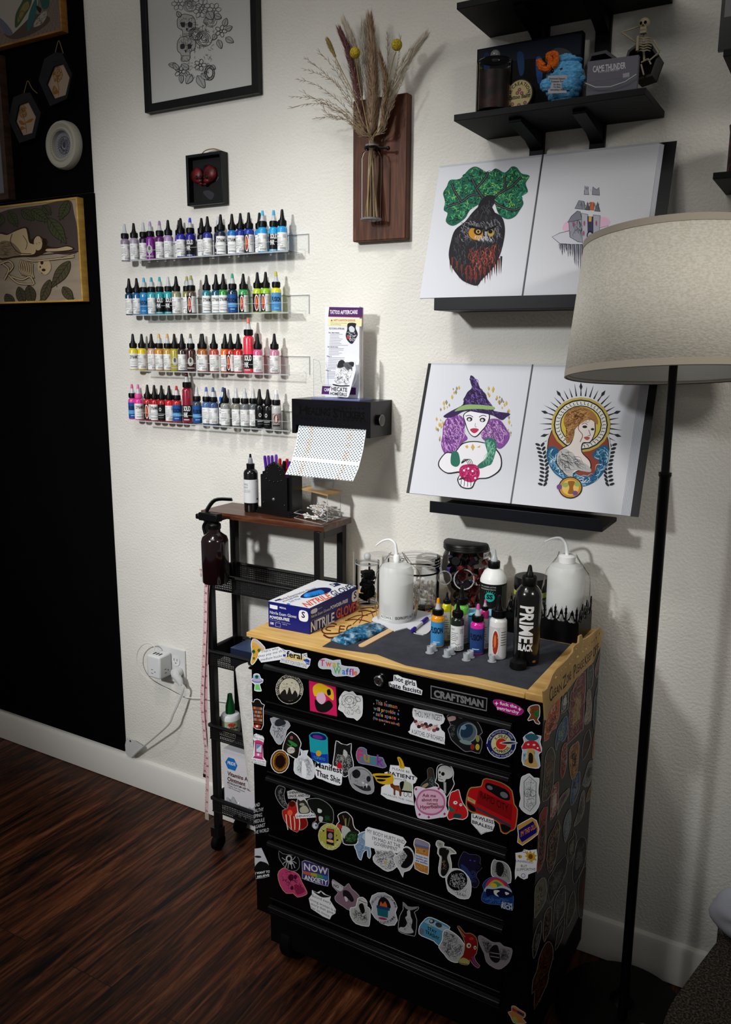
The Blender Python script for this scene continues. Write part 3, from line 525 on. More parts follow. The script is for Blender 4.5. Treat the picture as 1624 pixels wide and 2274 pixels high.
stk('P', 'pink speech cloud sticker', [262, 290, 310, 285, 370, 305, 440, 285, 480, 290, 530, 320, 548, 350, 565, 400, 560, 470, 578, 520, 560, 572, 500, 580, 400, 596, 340, 592, 290, 580, 270, 520, 262, 450, 275, 400, 256, 350], 'e2d9e6', [('P', 'c26a96', [285, 380, 320, 330, 370, 310, 440, 312, 500, 335, 545, 390, 550, 470, 510, 530, 440, 558, 360, 550, 300, 510, 272, 440]), ('P', 'e3b6d0', [298, 390, 330, 345, 375, 325, 440, 328, 490, 350, 530, 398, 535, 462, 500, 515, 440, 540, 365, 532, 312, 500, 288, 440]), ('b', '7a1830', 'Ask me', 335, 382, 463, 388, 30), ('b', '7a1830', 'about my', 328, 425, 486, 424, 30), ('b', '7a1830', 'current', 375, 455, 482, 464, 26), ('b', '7a1830', 'Hyperfixation', 315, 495, 535, 488, 32)] + [('p', 'b02a68', [x - 13, y, x, y - 15, x + 13, y, x, y + 15]) for x, y in ((275, 310), (490, 305), (308, 550), (545, 545), (395, 575))], smooth=2, bw=5)
stk('P', 'red lobster cartoon sticker', [578, 440, 600, 345, 640, 325, 682, 312, 700, 380, 722, 440, 762, 500, 768, 565, 720, 602, 640, 590, 590, 606, 565, 560, 585, 500], 'c81e22', [('e', W_, 648, 438, 20, 17), ('e', W_, 700, 458, 14, 14), ('e', K_, 650, 436, 6, 6), ('e', K_, 702, 456, 5, 5), ('P', '1c6a5a', [585, 470, 620, 490, 640, 520, 600, 520]), ('P', '1c4a4a', [640, 540, 700, 550, 700, 580, 630, 580]), ('s', '7a0e12', 5, [660, 520, 670, 470, 690, 500])])
stk('P', 'red pickup truck sticker', [770, 320, 800, 290, 890, 280, 905, 225, 945, 205, 1050, 232, 1120, 262, 1190, 325, 1210, 450, 1242, 500, 1232, 620, 1215, 690, 1170, 712, 1130, 738, 1078, 715, 1060, 640, 1000, 600, 900, 560, 800, 530, 760, 500, 745, 440, 755, 370], 'b8141a', [('P', '0e0e12', [945, 250, 1040, 275, 1130, 315, 1165, 365, 1160, 415, 1090, 405, 1000, 350, 935, 305]), ('e', '6a6c74', 975, 295, 18, 30, -60), ('e', '6a6c74', 1110, 365, 26, 40, -60), ('p', '8a0e12', [870, 320, 1190, 460, 1180, 610, 850, 440]), ('t', '140606', 'RAPID CITY', 885, 390, 1148, 530, 66), ('P', '101014', [765, 430, 830, 480, 840, 520, 800, 515, 765, 470]), ('P', '101014', [1080, 640, 1170, 670, 1160, 705, 1120, 720, 1090, 700]), ('p', '3a3c42', [840, 470, 1180, 650, 1170, 675, 845, 495]), ('p', 'c8a06a', [765, 378, 840, 418, 835, 455, 762, 415]), ('t', '5a2a1a', '1947', 782, 410, 822, 430, 16)], 'a89a4a', 9)
stk('P', 'white sign sticker with arrowed lettering', [800, 540, 850, 545, 1010, 592, 1022, 655, 1000, 708, 940, 720, 892, 742, 850, 690, 798, 632], W_, [('b', K_, 'LAWLESS', 812, 578, 1010, 640, 30), ('b', K_, 'BRALESS', 808, 632, 1002, 698, 30), ('t', K_, '+', 900, 620, 915, 624, 16), ('s', K_, 3, [850, 685, 892, 735, 950, 712])], bw=0, smooth=1)
stk('P', 'white mushroom lantern line drawing sticker', [1262, 260, 1275, 195, 1310, 175, 1352, 160, 1395, 200, 1445, 205, 1440, 280, 1438, 350, 1452, 440, 1415, 520, 1362, 556, 1300, 530, 1252, 470, 1268, 400, 1258, 330], 'd3d6da', [('s', K_, 5, [1300, 240, 1350, 190, 1415, 245, 1412, 450, 1355, 520, 1300, 480, 1300, 240]), ('r', K_, 3, 1335, 345, 32, 38), ('r', K_, 3, 1385, 350, 28, 30), sc(K_, 150, [1305, 250, 1350, 200, 1410, 250, 1408, 450, 1355, 510, 1305, 470], 22, 3)])
stk('P', 'blue and yellow ticket sticker', [1232, 655, 1300, 615, 1372, 577, 1420, 605, 1446, 690, 1432, 740, 1370, 790, 1285, 847, 1235, 815, 1242, 740], 'c49440', [('p', '10106e', [1248, 700, 1385, 612, 1422, 680, 1420, 722, 1280, 815, 1255, 770]), ('b', 'd87a2a', "I'M THIS OLD", 1268, 765, 1415, 678, 48)], smooth=1)
# --- third drawer
stk('O', 'ornate crescent moon sticker', [355, 470, 400, 480, 425, 500, 412, 560, 430, 640, 470, 690, 518, 708, 470, 722, 400, 690, 345, 620, 320, 550, 330, 500], '1a1a1c', [sc('8a8c8e', 90, [350, 490, 400, 500, 400, 580, 430, 650, 470, 700, 400, 680, 345, 600], 16, 3)], '9a9c9e', 5)
stk('O', 'bony hands holding red heart sticker', [392, 720, 440, 700, 455, 650, 490, 620, 530, 640, 545, 700, 600, 720, 640, 810, 648, 870, 600, 915, 560, 920, 540, 942, 470, 905, 430, 850, 402, 800], 'a82018', [('e', 'e05a3a', 470, 745, 26, 30), ('e', '7a140e', 600, 850, 40, 50), ('e', '4a0e08', 490, 655, 32, 30)] + [('S', 'd8d0c0', 9, [x, 760 + i * 10, x + 8, 850, x + 20 - 6 * i, 915]) for i, x in enumerate((430, 470, 510, 560))], 'a09a98', 4)
stk('O', 'raccoon and speech sign sticker', [440, 530, 520, 508, 640, 520, 672, 560, 668, 590, 620, 600, 660, 660, 680, 740, 715, 755, 728, 790, 530, 802, 520, 765, 545, 740, 535, 640, 545, 600, 452, 602], 'c8cac8', [('b', K_, "I SHENANIGAN", 446, 556, 640, 545, 24), ('b', K_, "ONCE, AND I'LL", 452, 592, 665, 578, 24), ('P', '2a2a26', [545, 612, 575, 625, 610, 615, 640, 650, 672, 720, 650, 750, 570, 750, 550, 700]), ('P', 'a8a68c', [570, 700, 620, 670, 660, 720, 640, 745, 580, 745]), ('e', '9a987e', 590, 660, 26, 14), ('p', W_, [527, 765, 716, 755, 722, 788, 532, 798]), ('b', '14283a', 'SHENANIGAN', 532, 792, 716, 780, 22)], bw=4, smooth=1)
stk('O', 'dark beast with eyeball sticker', [645, 610, 700, 598, 760, 600, 840, 640, 895, 700, 910, 760, 900, 850, 840, 850, 780, 840, 755, 860, 752, 890, 725, 912, 690, 880, 700, 840, 730, 820, 720, 760, 680, 720, 645, 655], '101412', [('P', 'c8cac8', [750, 700, 790, 720, 780, 745, 750, 740]), ('P', 'b8bab8', [760, 780, 800, 790, 790, 835, 765, 830]), ('e', 'c4c8cc', 722, 872, 24, 30), ('e', '3a5a7a', 732, 870, 10, 12), ('S', '8a2a22', 5, [722, 840, 732, 800, 740, 770]), sc('1f5a30', 30, [800, 760, 880, 780, 870, 840, 810, 830], 24, 4)], 'a4a6a4', 5)
stk('O', 'round yellow green sticker with tarot card', [872 + 120 * math.cos(a) if j == 0 else 984 + 134 * math.sin(a) + 12 * math.cos(a) for i in range(18) for a in [i * math.pi / 9] for j in (0, 1)], 'a4a244', [('a', 'd8d6a8', 'I SUPPORT', 872, 984, 86, 98, -150, -35, 26), ('a', 'd8d6a8', 'SMALL BUSINESSES', 872, 984, 108, 122, 155, 15, 24), ('p', '1a1410', [836, 898, 912, 912, 910, 1075, 836, 1055]), ('p', 'b8324a', [842, 905, 906, 918, 905, 938, 842, 925]), ('e', '8a7a86', 874, 975, 24, 30), ('P', 'd8a07a', [845, 1010, 900, 1020, 900, 1045, 845, 1030]), ('e', K_, 805, 925, 10, 8), ('e', K_, 945, 1018, 12, 8), ('p', '8a2a22', [930, 960, 945, 970, 932, 985])], 'd2d0a4', 6, smooth=1)
stk('O', 'potted plants in cup sticker', [945, 775, 975, 745, 1030, 732, 1070, 760, 1100, 800, 1108, 860, 1130, 905, 1168, 930, 1160, 990, 1140, 1060, 1060, 1070, 1000, 1050, 985, 960, 940, 910, 935, 860, 960, 830], '1c1410', [('P', 'b8bcb8', [985, 880, 1050, 890, 1080, 940, 1040, 1000, 1000, 990]), ('S', '6a5a3a', 10, [1000, 770, 1020, 830, 1025, 880]), ('S', '4a6a3a', 9, [1070, 790, 1060, 840, 1050, 880]), ('S', 'a89a5a', 8, [1030, 800, 1030, 880]), ('P', 'a8322a', [945, 855, 990, 870, 985, 905, 950, 895]), ('P', '15301a', [1020, 990, 1070, 930, 1140, 945, 1150, 1000, 1110, 1040, 1030, 1030]), sc('5a8a4a', 50, [1020, 960, 1140, 950, 1130, 1040, 1030, 1030], 22, 3)])
stk('O', 'blue and white gown sticker', [1110, 1070, 1150, 1040, 1145, 970, 1190, 935, 1250, 930, 1290, 960, 1310, 1010, 1325, 1060, 1275, 1070, 1285, 1150, 1270, 1205, 1245, 1180, 1240, 1120, 1205, 1150, 1185, 1222, 1150, 1190, 1130, 1120], '7e9cbc', [('e', 'b8c8d8', 1235, 985, 40, 38), sc('3a5a86', 110, [1150, 980, 1290, 980, 1260, 1100, 1200, 1120, 1180, 1190, 1140, 1100], 18, 3), sc('d8e0ea', 60, [1150, 980, 1290, 980, 1260, 1100, 1200, 1120, 1180, 1190, 1140, 1100], 14, 3)])
stk('P', 'white slogan sticker in capitals', [-208, 690, -180, 668, -60, 700, 60, 735, 150, 765, 185, 810, 160, 850, 160, 875, 100, 920, 0, 905, -100, 880, -210, 850], 'd4d6d8', [('t', K_, 'MY BODY HURTS AND', -190, 722, 166, 832, 36), ('t', K_, "I'M MAD AT THE", -140, 790, 126, 868, 34), ('t', K_, 'GOVERNMENT', -125, 838, 98, 900, 34)], bw=0, smooth=1)
stk('O', 'moth and bees line drawing sticker', [1300, 1185, 1330, 1150, 1315, 1100, 1370, 1120, 1430, 1130, 1490, 1110, 1520, 1150, 1555, 1190, 1540, 1290, 1450, 1335, 1370, 1290, 1310, 1240], 'c8cacc', [sc(K_, 170, [1320, 1110, 1500, 1130, 1540, 1200, 1520, 1300, 1440, 1320, 1330, 1240], 34, 4), ('e', 'c8b44a', 1432, 1245, 12, 14)])
stk('P', 'windswept hair portrait sticker', [95, 930, 140, 890, 175, 850, 225, 870, 258, 930, 250, 1020, 215, 1080, 160, 1100, 150, 1150, 115, 1080, 70, 1010, 60, 950], 'c4c6c8', [('P', '101012', [150, 880, 200, 870, 245, 930, 240, 1010, 180, 1060, 130, 1040, 170, 980, 190, 940]), sc(K_, 80, [90, 930, 240, 900, 220, 1060, 130, 1070], 40, 4)])
stk('P', 'orange pill bottle sticker', [258, 790, 290, 775, 400, 820, 405, 870, 398, 960, 395, 1105, 370, 1115, 262, 1065, 262, 960, 265, 880, 250, 840], 'b87a36', [('p', '8a86a4', [262, 800, 292, 786, 396, 828, 398, 862, 262, 828]), ('p', '6a6684', [262, 828, 398, 862, 396, 885, 268, 855]), ('p', 'd4d8e2', [268, 915, 392, 950, 390, 1045, 266, 1000]), ('b', '1c2c7a', 'because even', 272, 945, 384, 978, 17), ('b', '1c2c7a', 'baddies get', 272, 968, 384, 1002, 17), ('b', '1c2c7a', 'the saddies', 272, 992, 384, 1026, 17), sc('e0a85a', 40, [275, 870, 385, 895, 385, 930, 275, 900], 18, 5), sc('e0a85a', 40, [270, 1020, 385, 1055, 385, 1095, 270, 1060], 18, 5)])
stk('P', 'cloaked reaper keyhole sticker', [470, 800, 500, 795, 545, 820, 540, 850, 600, 860, 650, 900, 655, 925, 600, 930, 605, 970, 615, 1060, 560, 1150, 500, 1130, 485, 1060, 500, 960, 475, 920, 480, 870, 460, 840], 'b8bab4', [('P', '141416', [500, 870, 560, 870, 590, 900, 570, 960, 590, 1050, 550, 1130, 510, 1110, 520, 960, 495, 930]), ('S', '8a8c88', 7, [560, 880, 600, 885, 640, 915]), sc('a88a5a', 20, [520, 980, 570, 990, 560, 1100, 520, 1090], 20, 4), sc('4a4c4a', 30, [480, 810, 540, 830, 520, 860, 480, 850], 14, 3)])
stk('P', 'dark blue cat sticker', [680, 985, 725, 900, 780, 925, 850, 930, 888, 960, 885, 1010, 902, 1060, 860, 1100, 850, 1140, 878, 1190, 850, 1245, 800, 1235, 770, 1160, 740, 1120, 700, 1080, 675, 1040], '17152c', [('P', '24366e', [700, 1020, 760, 1060, 800, 1130, 780, 1160, 720, 1100]), ('S', '0a0a12', 12, [860, 1020, 895, 1040, 870, 1080, 840, 1070]), ('e', '4a4ac0', 790, 985, 10, 5), ('e', '4a4ac0', 830, 992, 10, 5), sc('3a4a8a', 40, [770, 1080, 850, 1080, 850, 1220, 790, 1220], 26, 4)], '55586a', 5)
stk('P', 'round black flower engraving sticker', [552, 1140, 575, 1080, 630, 1060, 700, 1070, 750, 1110, 795, 1180, 800, 1280, 775, 1350, 690, 1350, 640, 1320, 580, 1280, 562, 1220], 'ccced0', [('e', K_, 665, 1175, 96, 98, 20), sc('d0d2d4', 130, [600, 1110, 730, 1110, 760, 1220, 680, 1270, 590, 1220], 24, 4), sc(K_, 60, [590, 1260, 760, 1240, 750, 1330, 660, 1320], 26, 3)])
stk('R', 'winged gargoyle sticker', [985, 330, 990, 250, 1015, 205, 1040, 215, 1100, 225, 1150, 260, 1178, 330, 1175, 430, 1120, 430, 1060, 400, 1000, 370], '9a9e9c', [('P', '1a1c1c', [1040, 240, 1090, 240, 1110, 300, 1080, 370, 1040, 340]), sc('1a1c1c', 70, [1000, 230, 1140, 260, 1160, 400, 1010, 340], 50, 4)])
stk('R', 'orca and rainbow sticker', [905, 450, 940, 400, 1000, 372, 1070, 385, 1140, 430, 1170, 490, 1200, 560, 1198, 620, 1190, 692, 1085, 665, 1070, 640, 960, 630, 898, 600, 900, 540, 918, 500], '16387a', [('P', 'b03058', [935, 470, 960, 405, 1020, 378, 1100, 405, 1150, 470, 1050, 480]), ('P', 'c89a3a', [955, 470, 980, 425, 1025, 400, 1080, 420, 1120, 470, 1040, 480]), ('P', '3a8a5a', [968, 470, 990, 440, 1030, 418, 1070, 436, 1100, 470, 1040, 480]), ('e', 'd0b83a', 1010, 462, 34, 30), ('P', 'a8b8c8', [920, 500, 960, 455, 1020, 480, 1090, 455, 1160, 480, 1180, 520, 1080, 510, 960, 520]), ('P', '0c1030', [940, 490, 1010, 490, 1100, 480, 1180, 520, 1190, 560, 1100, 570, 1000, 545, 950, 560]), ('P', 'd8dade', [1015, 500, 1070, 505, 1040, 530, 1060, 560, 1020, 540]), ('P', 'd8dade', [1120, 515, 1160, 530, 1130, 545]), sc('4a7ab8', 70, [905, 560, 1080, 575, 1180, 590, 1080, 635, 920, 610], 22, 5), ('b', 'd0d4da', 'EAT THE', 1090, 632, 1188, 650, 22), ('b', 'd0d4da', 'RICH', 1085, 668, 1188, 692, 38)], '6a86b0', 3)
stk('P', 'white bee and sunflower sticker', [1218, 915, 1280, 905, 1300, 880, 1345, 890, 1420, 880, 1428, 960, 1420, 1030, 1418, 1090, 1340, 1120, 1335, 1155, 1300, 1168, 1265, 1150, 1240, 1130, 1215, 1170, 1212, 1100, 1222, 1000], 'c4c8d8', [('P', 'd0a42e', [1310, 910, 1335, 900, 1345, 920, 1360, 892, 1378, 922, 1400, 898, 1400, 930, 1424, 940, 1405, 958, 1420, 985, 1392, 985, 1370, 1000, 1350, 985, 1322, 985, 1330, 958, 1305, 945, 1326, 935]), ('e', '7a4a1a', 1362, 950, 22, 24), ('P', 'd0a030', [1238, 940, 1270, 935, 1282, 955, 1258, 966]), ('s', K_, 4, [1255, 936, 1258, 964]), ('t', K_, 'UNHINGED', 1222, 1000, 1385, 1016, 20), ('t', K_, 'BUT', 1270, 1050, 1330, 1055, 24), ('t', K_, 'SUPPORTIVE', 1228, 1085, 1410, 1082, 24), ('r', '5a5690', 5, 1292, 1130, 18, 18), ('r', '5a5690', 4, 1300, 900, 12, 12)], bw=0, smooth=1)
b = MB(); d = Draw(b, PFRONT, 'O')
for i, t_ in enumerate(('AND', 'EALTHY', 'EPING', 'HEDULE', 'AGAINST', 'THE WORLD')):
    x1 = (168, 205, 190, 215, 222, 258)[i]; d.text('c4c6c8', t_, 108, 690 + i * 54, x1, 684 + i * 53 - (x1 - 108) * .12, 36)
b.build('sticker', chest, label='white block capitals on the front left edge')
stk('O', 'night sky and saucer sticker', [115, 1103, 185, 1095, 250, 1240, 278, 1325, 270, 1380, 215, 1396, 128, 1408, 122, 1340, 115, 1230], 'c4c6cc', [('P', '0e1012', [118, 1285, 160, 1235, 200, 1235, 250, 1260, 272, 1320, 122, 1330]), ('e', '1a1c20', 150, 1185, 34, 11, 4), ('p', '0c0c0e', [120, 1325, 274, 1308, 270, 1376, 215, 1392, 130, 1402]), ('b', W_, 'I WANT TO', 122, 1362, 268, 1342, 22), ('b', W_, 'BELIEVE', 142, 1396, 262, 1376, 20)], '9a9ca0', 3, smooth=0)
stk('Q', 'black oval spider sticker', [358, 130, 400, 160, 470, 170, 540, 185, 568, 240, 560, 310, 510, 340, 440, 320, 385, 250, 358, 200], '0a0a0c', [('e', 'b4b6b8', 460, 210, 32, 34), ('e', '101012', 460, 212, 18, 22), ('e', 'b4b6b8', 480, 255, 18, 16)] + [('S', 'b4b6b8', 6, [465, 240, 465 + dx * .6, 235 + dy * .3, 465 + dx, 240 + dy]) for dx, dy in ((-75, -40), (-70, 30), (-40, 55), (60, -50), (70, 20), (55, 65), (25, 75), (-15, 70))], '8a8c8e', 5)
# --- fourth drawer
stk('Q', 'pink skull sticker', [345, 370, 380, 315, 430, 300, 500, 335, 560, 370, 590, 440, 642, 540, 630, 575, 545, 600, 500, 560, 430, 560, 370, 480], 'b8406c', [('e', '3a0a20', 480, 400, 28, 34), ('e', '3a0a20', 525, 395, 16, 24), ('e', '3a0a20', 490, 505, 16, 20), ('P', '8a2048', [520, 470, 600, 500, 615, 545, 545, 570, 520, 520]), sc('5a1030', 70, [360, 360, 440, 310, 560, 380, 600, 520, 440, 540], 36, 5)], 'd8987a', 5)
stk('Q', 'rainbow lettered sticker', [588, 240, 620, 225, 700, 250, 860, 300, 858, 360, 862, 450, 850, 490, 740, 465, 590, 410, 592, 340], '3a3470', [('b', 'd8d8dc', 'NOW', 610, 320, 850, 372, 66), ('p', 'b05a3a', [600, 332, 680, 350, 680, 382, 600, 362]), ('p', 'a8962e', [680, 350, 740, 362, 740, 398, 680, 382]), ('p', '3a8a4a', [740, 362, 800, 378, 800, 412, 740, 398]), ('p', '2a6a9a', [800, 378, 850, 388, 850, 425, 800, 412]), ('b', 'd8d8dc', 'ANXIETY', 612, 418, 848, 476, 46)], 'b8b4c8', 6, smooth=1)
stk('Q', 'white handwritten slogan sticker', [690, 525, 740, 550, 780, 532, 830, 570, 880, 590, 870, 625, 930, 720, 925, 760, 890, 780, 868, 820, 800, 790, 680, 710, 658, 610, 690, 570], 'b8bcc4', [('P', '1a1a1e', [700, 535, 760, 560, 780, 540, 810, 570, 875, 592, 800, 600, 740, 570]), ('t', '33353c', 'Behind every', 692, 592, 880, 670, 28), ('t', '33353c', 'strong woman is a', 665, 625, 925, 745, 26), ('t', '33353c', 'story that gave', 680, 672, 905, 770, 26), ('t', '33353c', 'her no choice', 684, 710, 865, 800, 26)], bw=0, smooth=1)
stk('Q', 'mauve raccoon sticker saying no', [892, 430, 910, 422, 1010, 490, 1030, 480, 1060, 458, 1090, 510, 1165, 580, 1150, 660, 1080, 735, 1000, 690, 930, 640, 918, 590, 950, 550, 895, 490], '7f6472', [('P', 'b8babc', [896, 432, 1000, 492, 985, 535, 950, 528, 900, 480]), ('t', K_, 'respectfully', 905, 445, 995, 498, 10), ('b', K_, 'NO', 908, 490, 960, 508, 28), ('P', '1a1618', [1005, 530, 1060, 540, 1110, 620, 1085, 645, 1040, 600, 1005, 590]), ('P', 'c8c4c4', [1015, 590, 1040, 600, 1050, 630, 1030, 640])], 'b0aeb0', 5)
stk('Q', 'skeleton in top hat sticker', [1075, 700, 1130, 690, 1145, 610, 1200, 595, 1245, 640, 1245, 690, 1278, 720, 1270, 870, 1240, 892, 1130, 865, 1080, 800, 1068, 750], 'b0b2b2', [('e', 'c8c8c8', 1205, 645, 40, 24, 15), ('s', K_, 5, [1160, 625, 1240, 660]), ('P', K_, [1160, 680, 1200, 660, 1220, 740, 1190, 760]), sc(K_, 50, [1090, 710, 1260, 720, 1250, 860, 1110, 830], 60, 4)])
stk('Q', 'round burning bin sticker', [1268, 640, 1290, 580, 1350, 550, 1420, 550, 1490, 590, 1530, 650, 1548, 700, 1530, 750, 1550, 830, 1520, 880, 1450, 885, 1380, 860, 1320, 810, 1282, 750, 1292, 700], 'b4b6bc', [('a', K_, 'THIS LITTLE LIGHT OF MINE', 1405, 715, 118, 118, -165, -5, 20, .02), ('a', K_, "I'M GONNA LET IT SHINE", 1405, 725, 140, 140, 155, 30, 22, .02), ('P', '121216', [1355, 690, 1365, 620, 1405, 595, 1455, 630, 1480, 700, 1440, 720]), ('P', 'c85a1e', [1370, 690, 1380, 640, 1400, 665, 1425, 640, 1445, 700, 1410, 705]), ('p', '1c3a6a', [1338, 675, 1470, 705, 1470, 735, 1338, 705]), ('p', '14606a', [1342, 705, 1455, 732, 1450, 805, 1350, 780]), ('e', 'a02a5a', 1400, 812, 44, 12, 10)], smooth=1)
stk('R', 'kneeling figure in oval sticker', [118, 740, 150, 680, 148, 610, 185, 640, 215, 660, 300, 655, 290, 690, 262, 710, 285, 780, 272, 920, 240, 935, 130, 905, 102, 860], '0c0c0e', [('P', 'b4b6b8', [172, 760, 190, 740, 190, 700, 215, 690, 225, 750, 240, 790, 230, 850, 250, 900, 180, 910, 112, 880, 125, 850, 165, 850, 190, 810]), ('P', '8a8c8e', [150, 615, 190, 650, 290, 665, 220, 690, 170, 665]), sc('3a3a3c', 30, [170, 760, 235, 770, 235, 890, 130, 880], 24, 3)], 'a8aaac', 6)
stk('R', 'light blue dumpster sticker', [342, 790, 375, 760, 420, 755, 520, 800, 600, 850, 570, 900, 545, 930, 520, 985, 490, 1030, 440, 985, 360, 950, 300, 915, 305, 840], '4a92b4', [('p', '9ab8c8', [350, 800, 540, 895, 590, 860, 400, 770]), ('e', '2a2a2e', 425, 795, 26, 20), ('e', 'b8b8b8', 420, 792, 14, 12), ('e', '3a3a3e', 490, 830, 34, 22, 25), ('b', '101014', 'STAY', 385, 872, 470, 918, 30), ('b', '101014', 'TRASHY', 362, 905, 495, 978, 32), ('p', 'c8983a', [400, 830, 415, 838, 410, 850, 395, 842]), ('e', '6a6c78', 328, 890, 22, 30)])
stk('R', 'horned monster engraving sticker', [525, 900, 560, 870, 600, 880, 660, 920, 700, 960, 745, 1030, 748, 1080, 710, 1130, 690, 1180, 640, 1188, 580, 1160, 540, 1110, 485, 1040, 520, 980], 'acaeb0', [sc(K_, 190, [540, 890, 640, 910, 720, 1020, 720, 1090, 640, 1170, 570, 1120, 510, 1040], 38, 4)])
stk('R', 'red skull with sword and tongue sticker', [665, 850, 690, 842, 740, 905, 790, 905, 845, 945, 862, 1020, 850, 1100, 830, 1130, 850, 1180, 882, 1215, 860, 1240, 810, 1200, 785, 1160, 780, 1200, 740, 1210, 670, 1180, 720, 1110, 735, 1020, 720, 950], '7a1414', [('e', 'c8c0a0', 775, 1025, 22, 24), ('e', '101010', 778, 1027, 9, 10), ('e', 'c8c0a0', 835, 1045, 14, 18), ('e', '101010', 836, 1047, 6, 8), ('S', '8a7a4a', 9, [675, 855, 705, 900, 740, 945]), ('S', '5a3a8a', 16, [810, 1130, 825, 1180, 865, 1225]), ('P', 'a8a05a', [680, 1180, 720, 1140, 780, 1170, 770, 1200]), ('e', 'c02a22', 800, 960, 22, 14)], 'b0a87a', 4)
stk('R', 'grey bee engraving sticker', [862, 940, 900, 930, 990, 985, 1030, 995, 1070, 995, 1110, 1030, 1182, 1050, 1188, 1100, 1160, 1180, 1110, 1230, 1060, 1252, 1000, 1230, 940, 1180, 920, 1100, 880, 1020], '837c82', [('P', '121214', [1000, 1030, 1040, 1020, 1060, 1060, 1070, 1160, 1030, 1190, 980, 1150, 970, 1080]), ('s', '837c82', 8, [975, 1090, 1065, 1105]), ('s', '837c82', 8, [980, 1125, 1065, 1140]), sc('1a1a1c', 90, [880, 950, 1000, 1010, 990, 1130, 930, 1080], 46, 3), sc('1a1a1c', 90, [1070, 1040, 1170, 1060, 1150, 1170, 1060, 1180], 46, 3)], '9a949a', 5)
stk('R', 'small rainbow flag animal sticker', [1145, 1655, 1180, 1645, 1180, 1600, 1215, 1597, 1260, 1630, 1315, 1665, 1310, 1705, 1290, 1720, 1325, 1760, 1260, 1768, 1200, 1760, 1170, 1700], 'b87a3a', [('p', '8a3a3a', [1185, 1610, 1240, 1640, 1235, 1665, 1185, 1640]), ('p', '2a2a5a', [1240, 1640, 1302, 1675, 1295, 1700, 1235, 1665]), ('P', '9aa04a', [1190, 1700, 1230, 1710, 1240, 1760, 1205, 1755])], 'c4c4c8', 6)
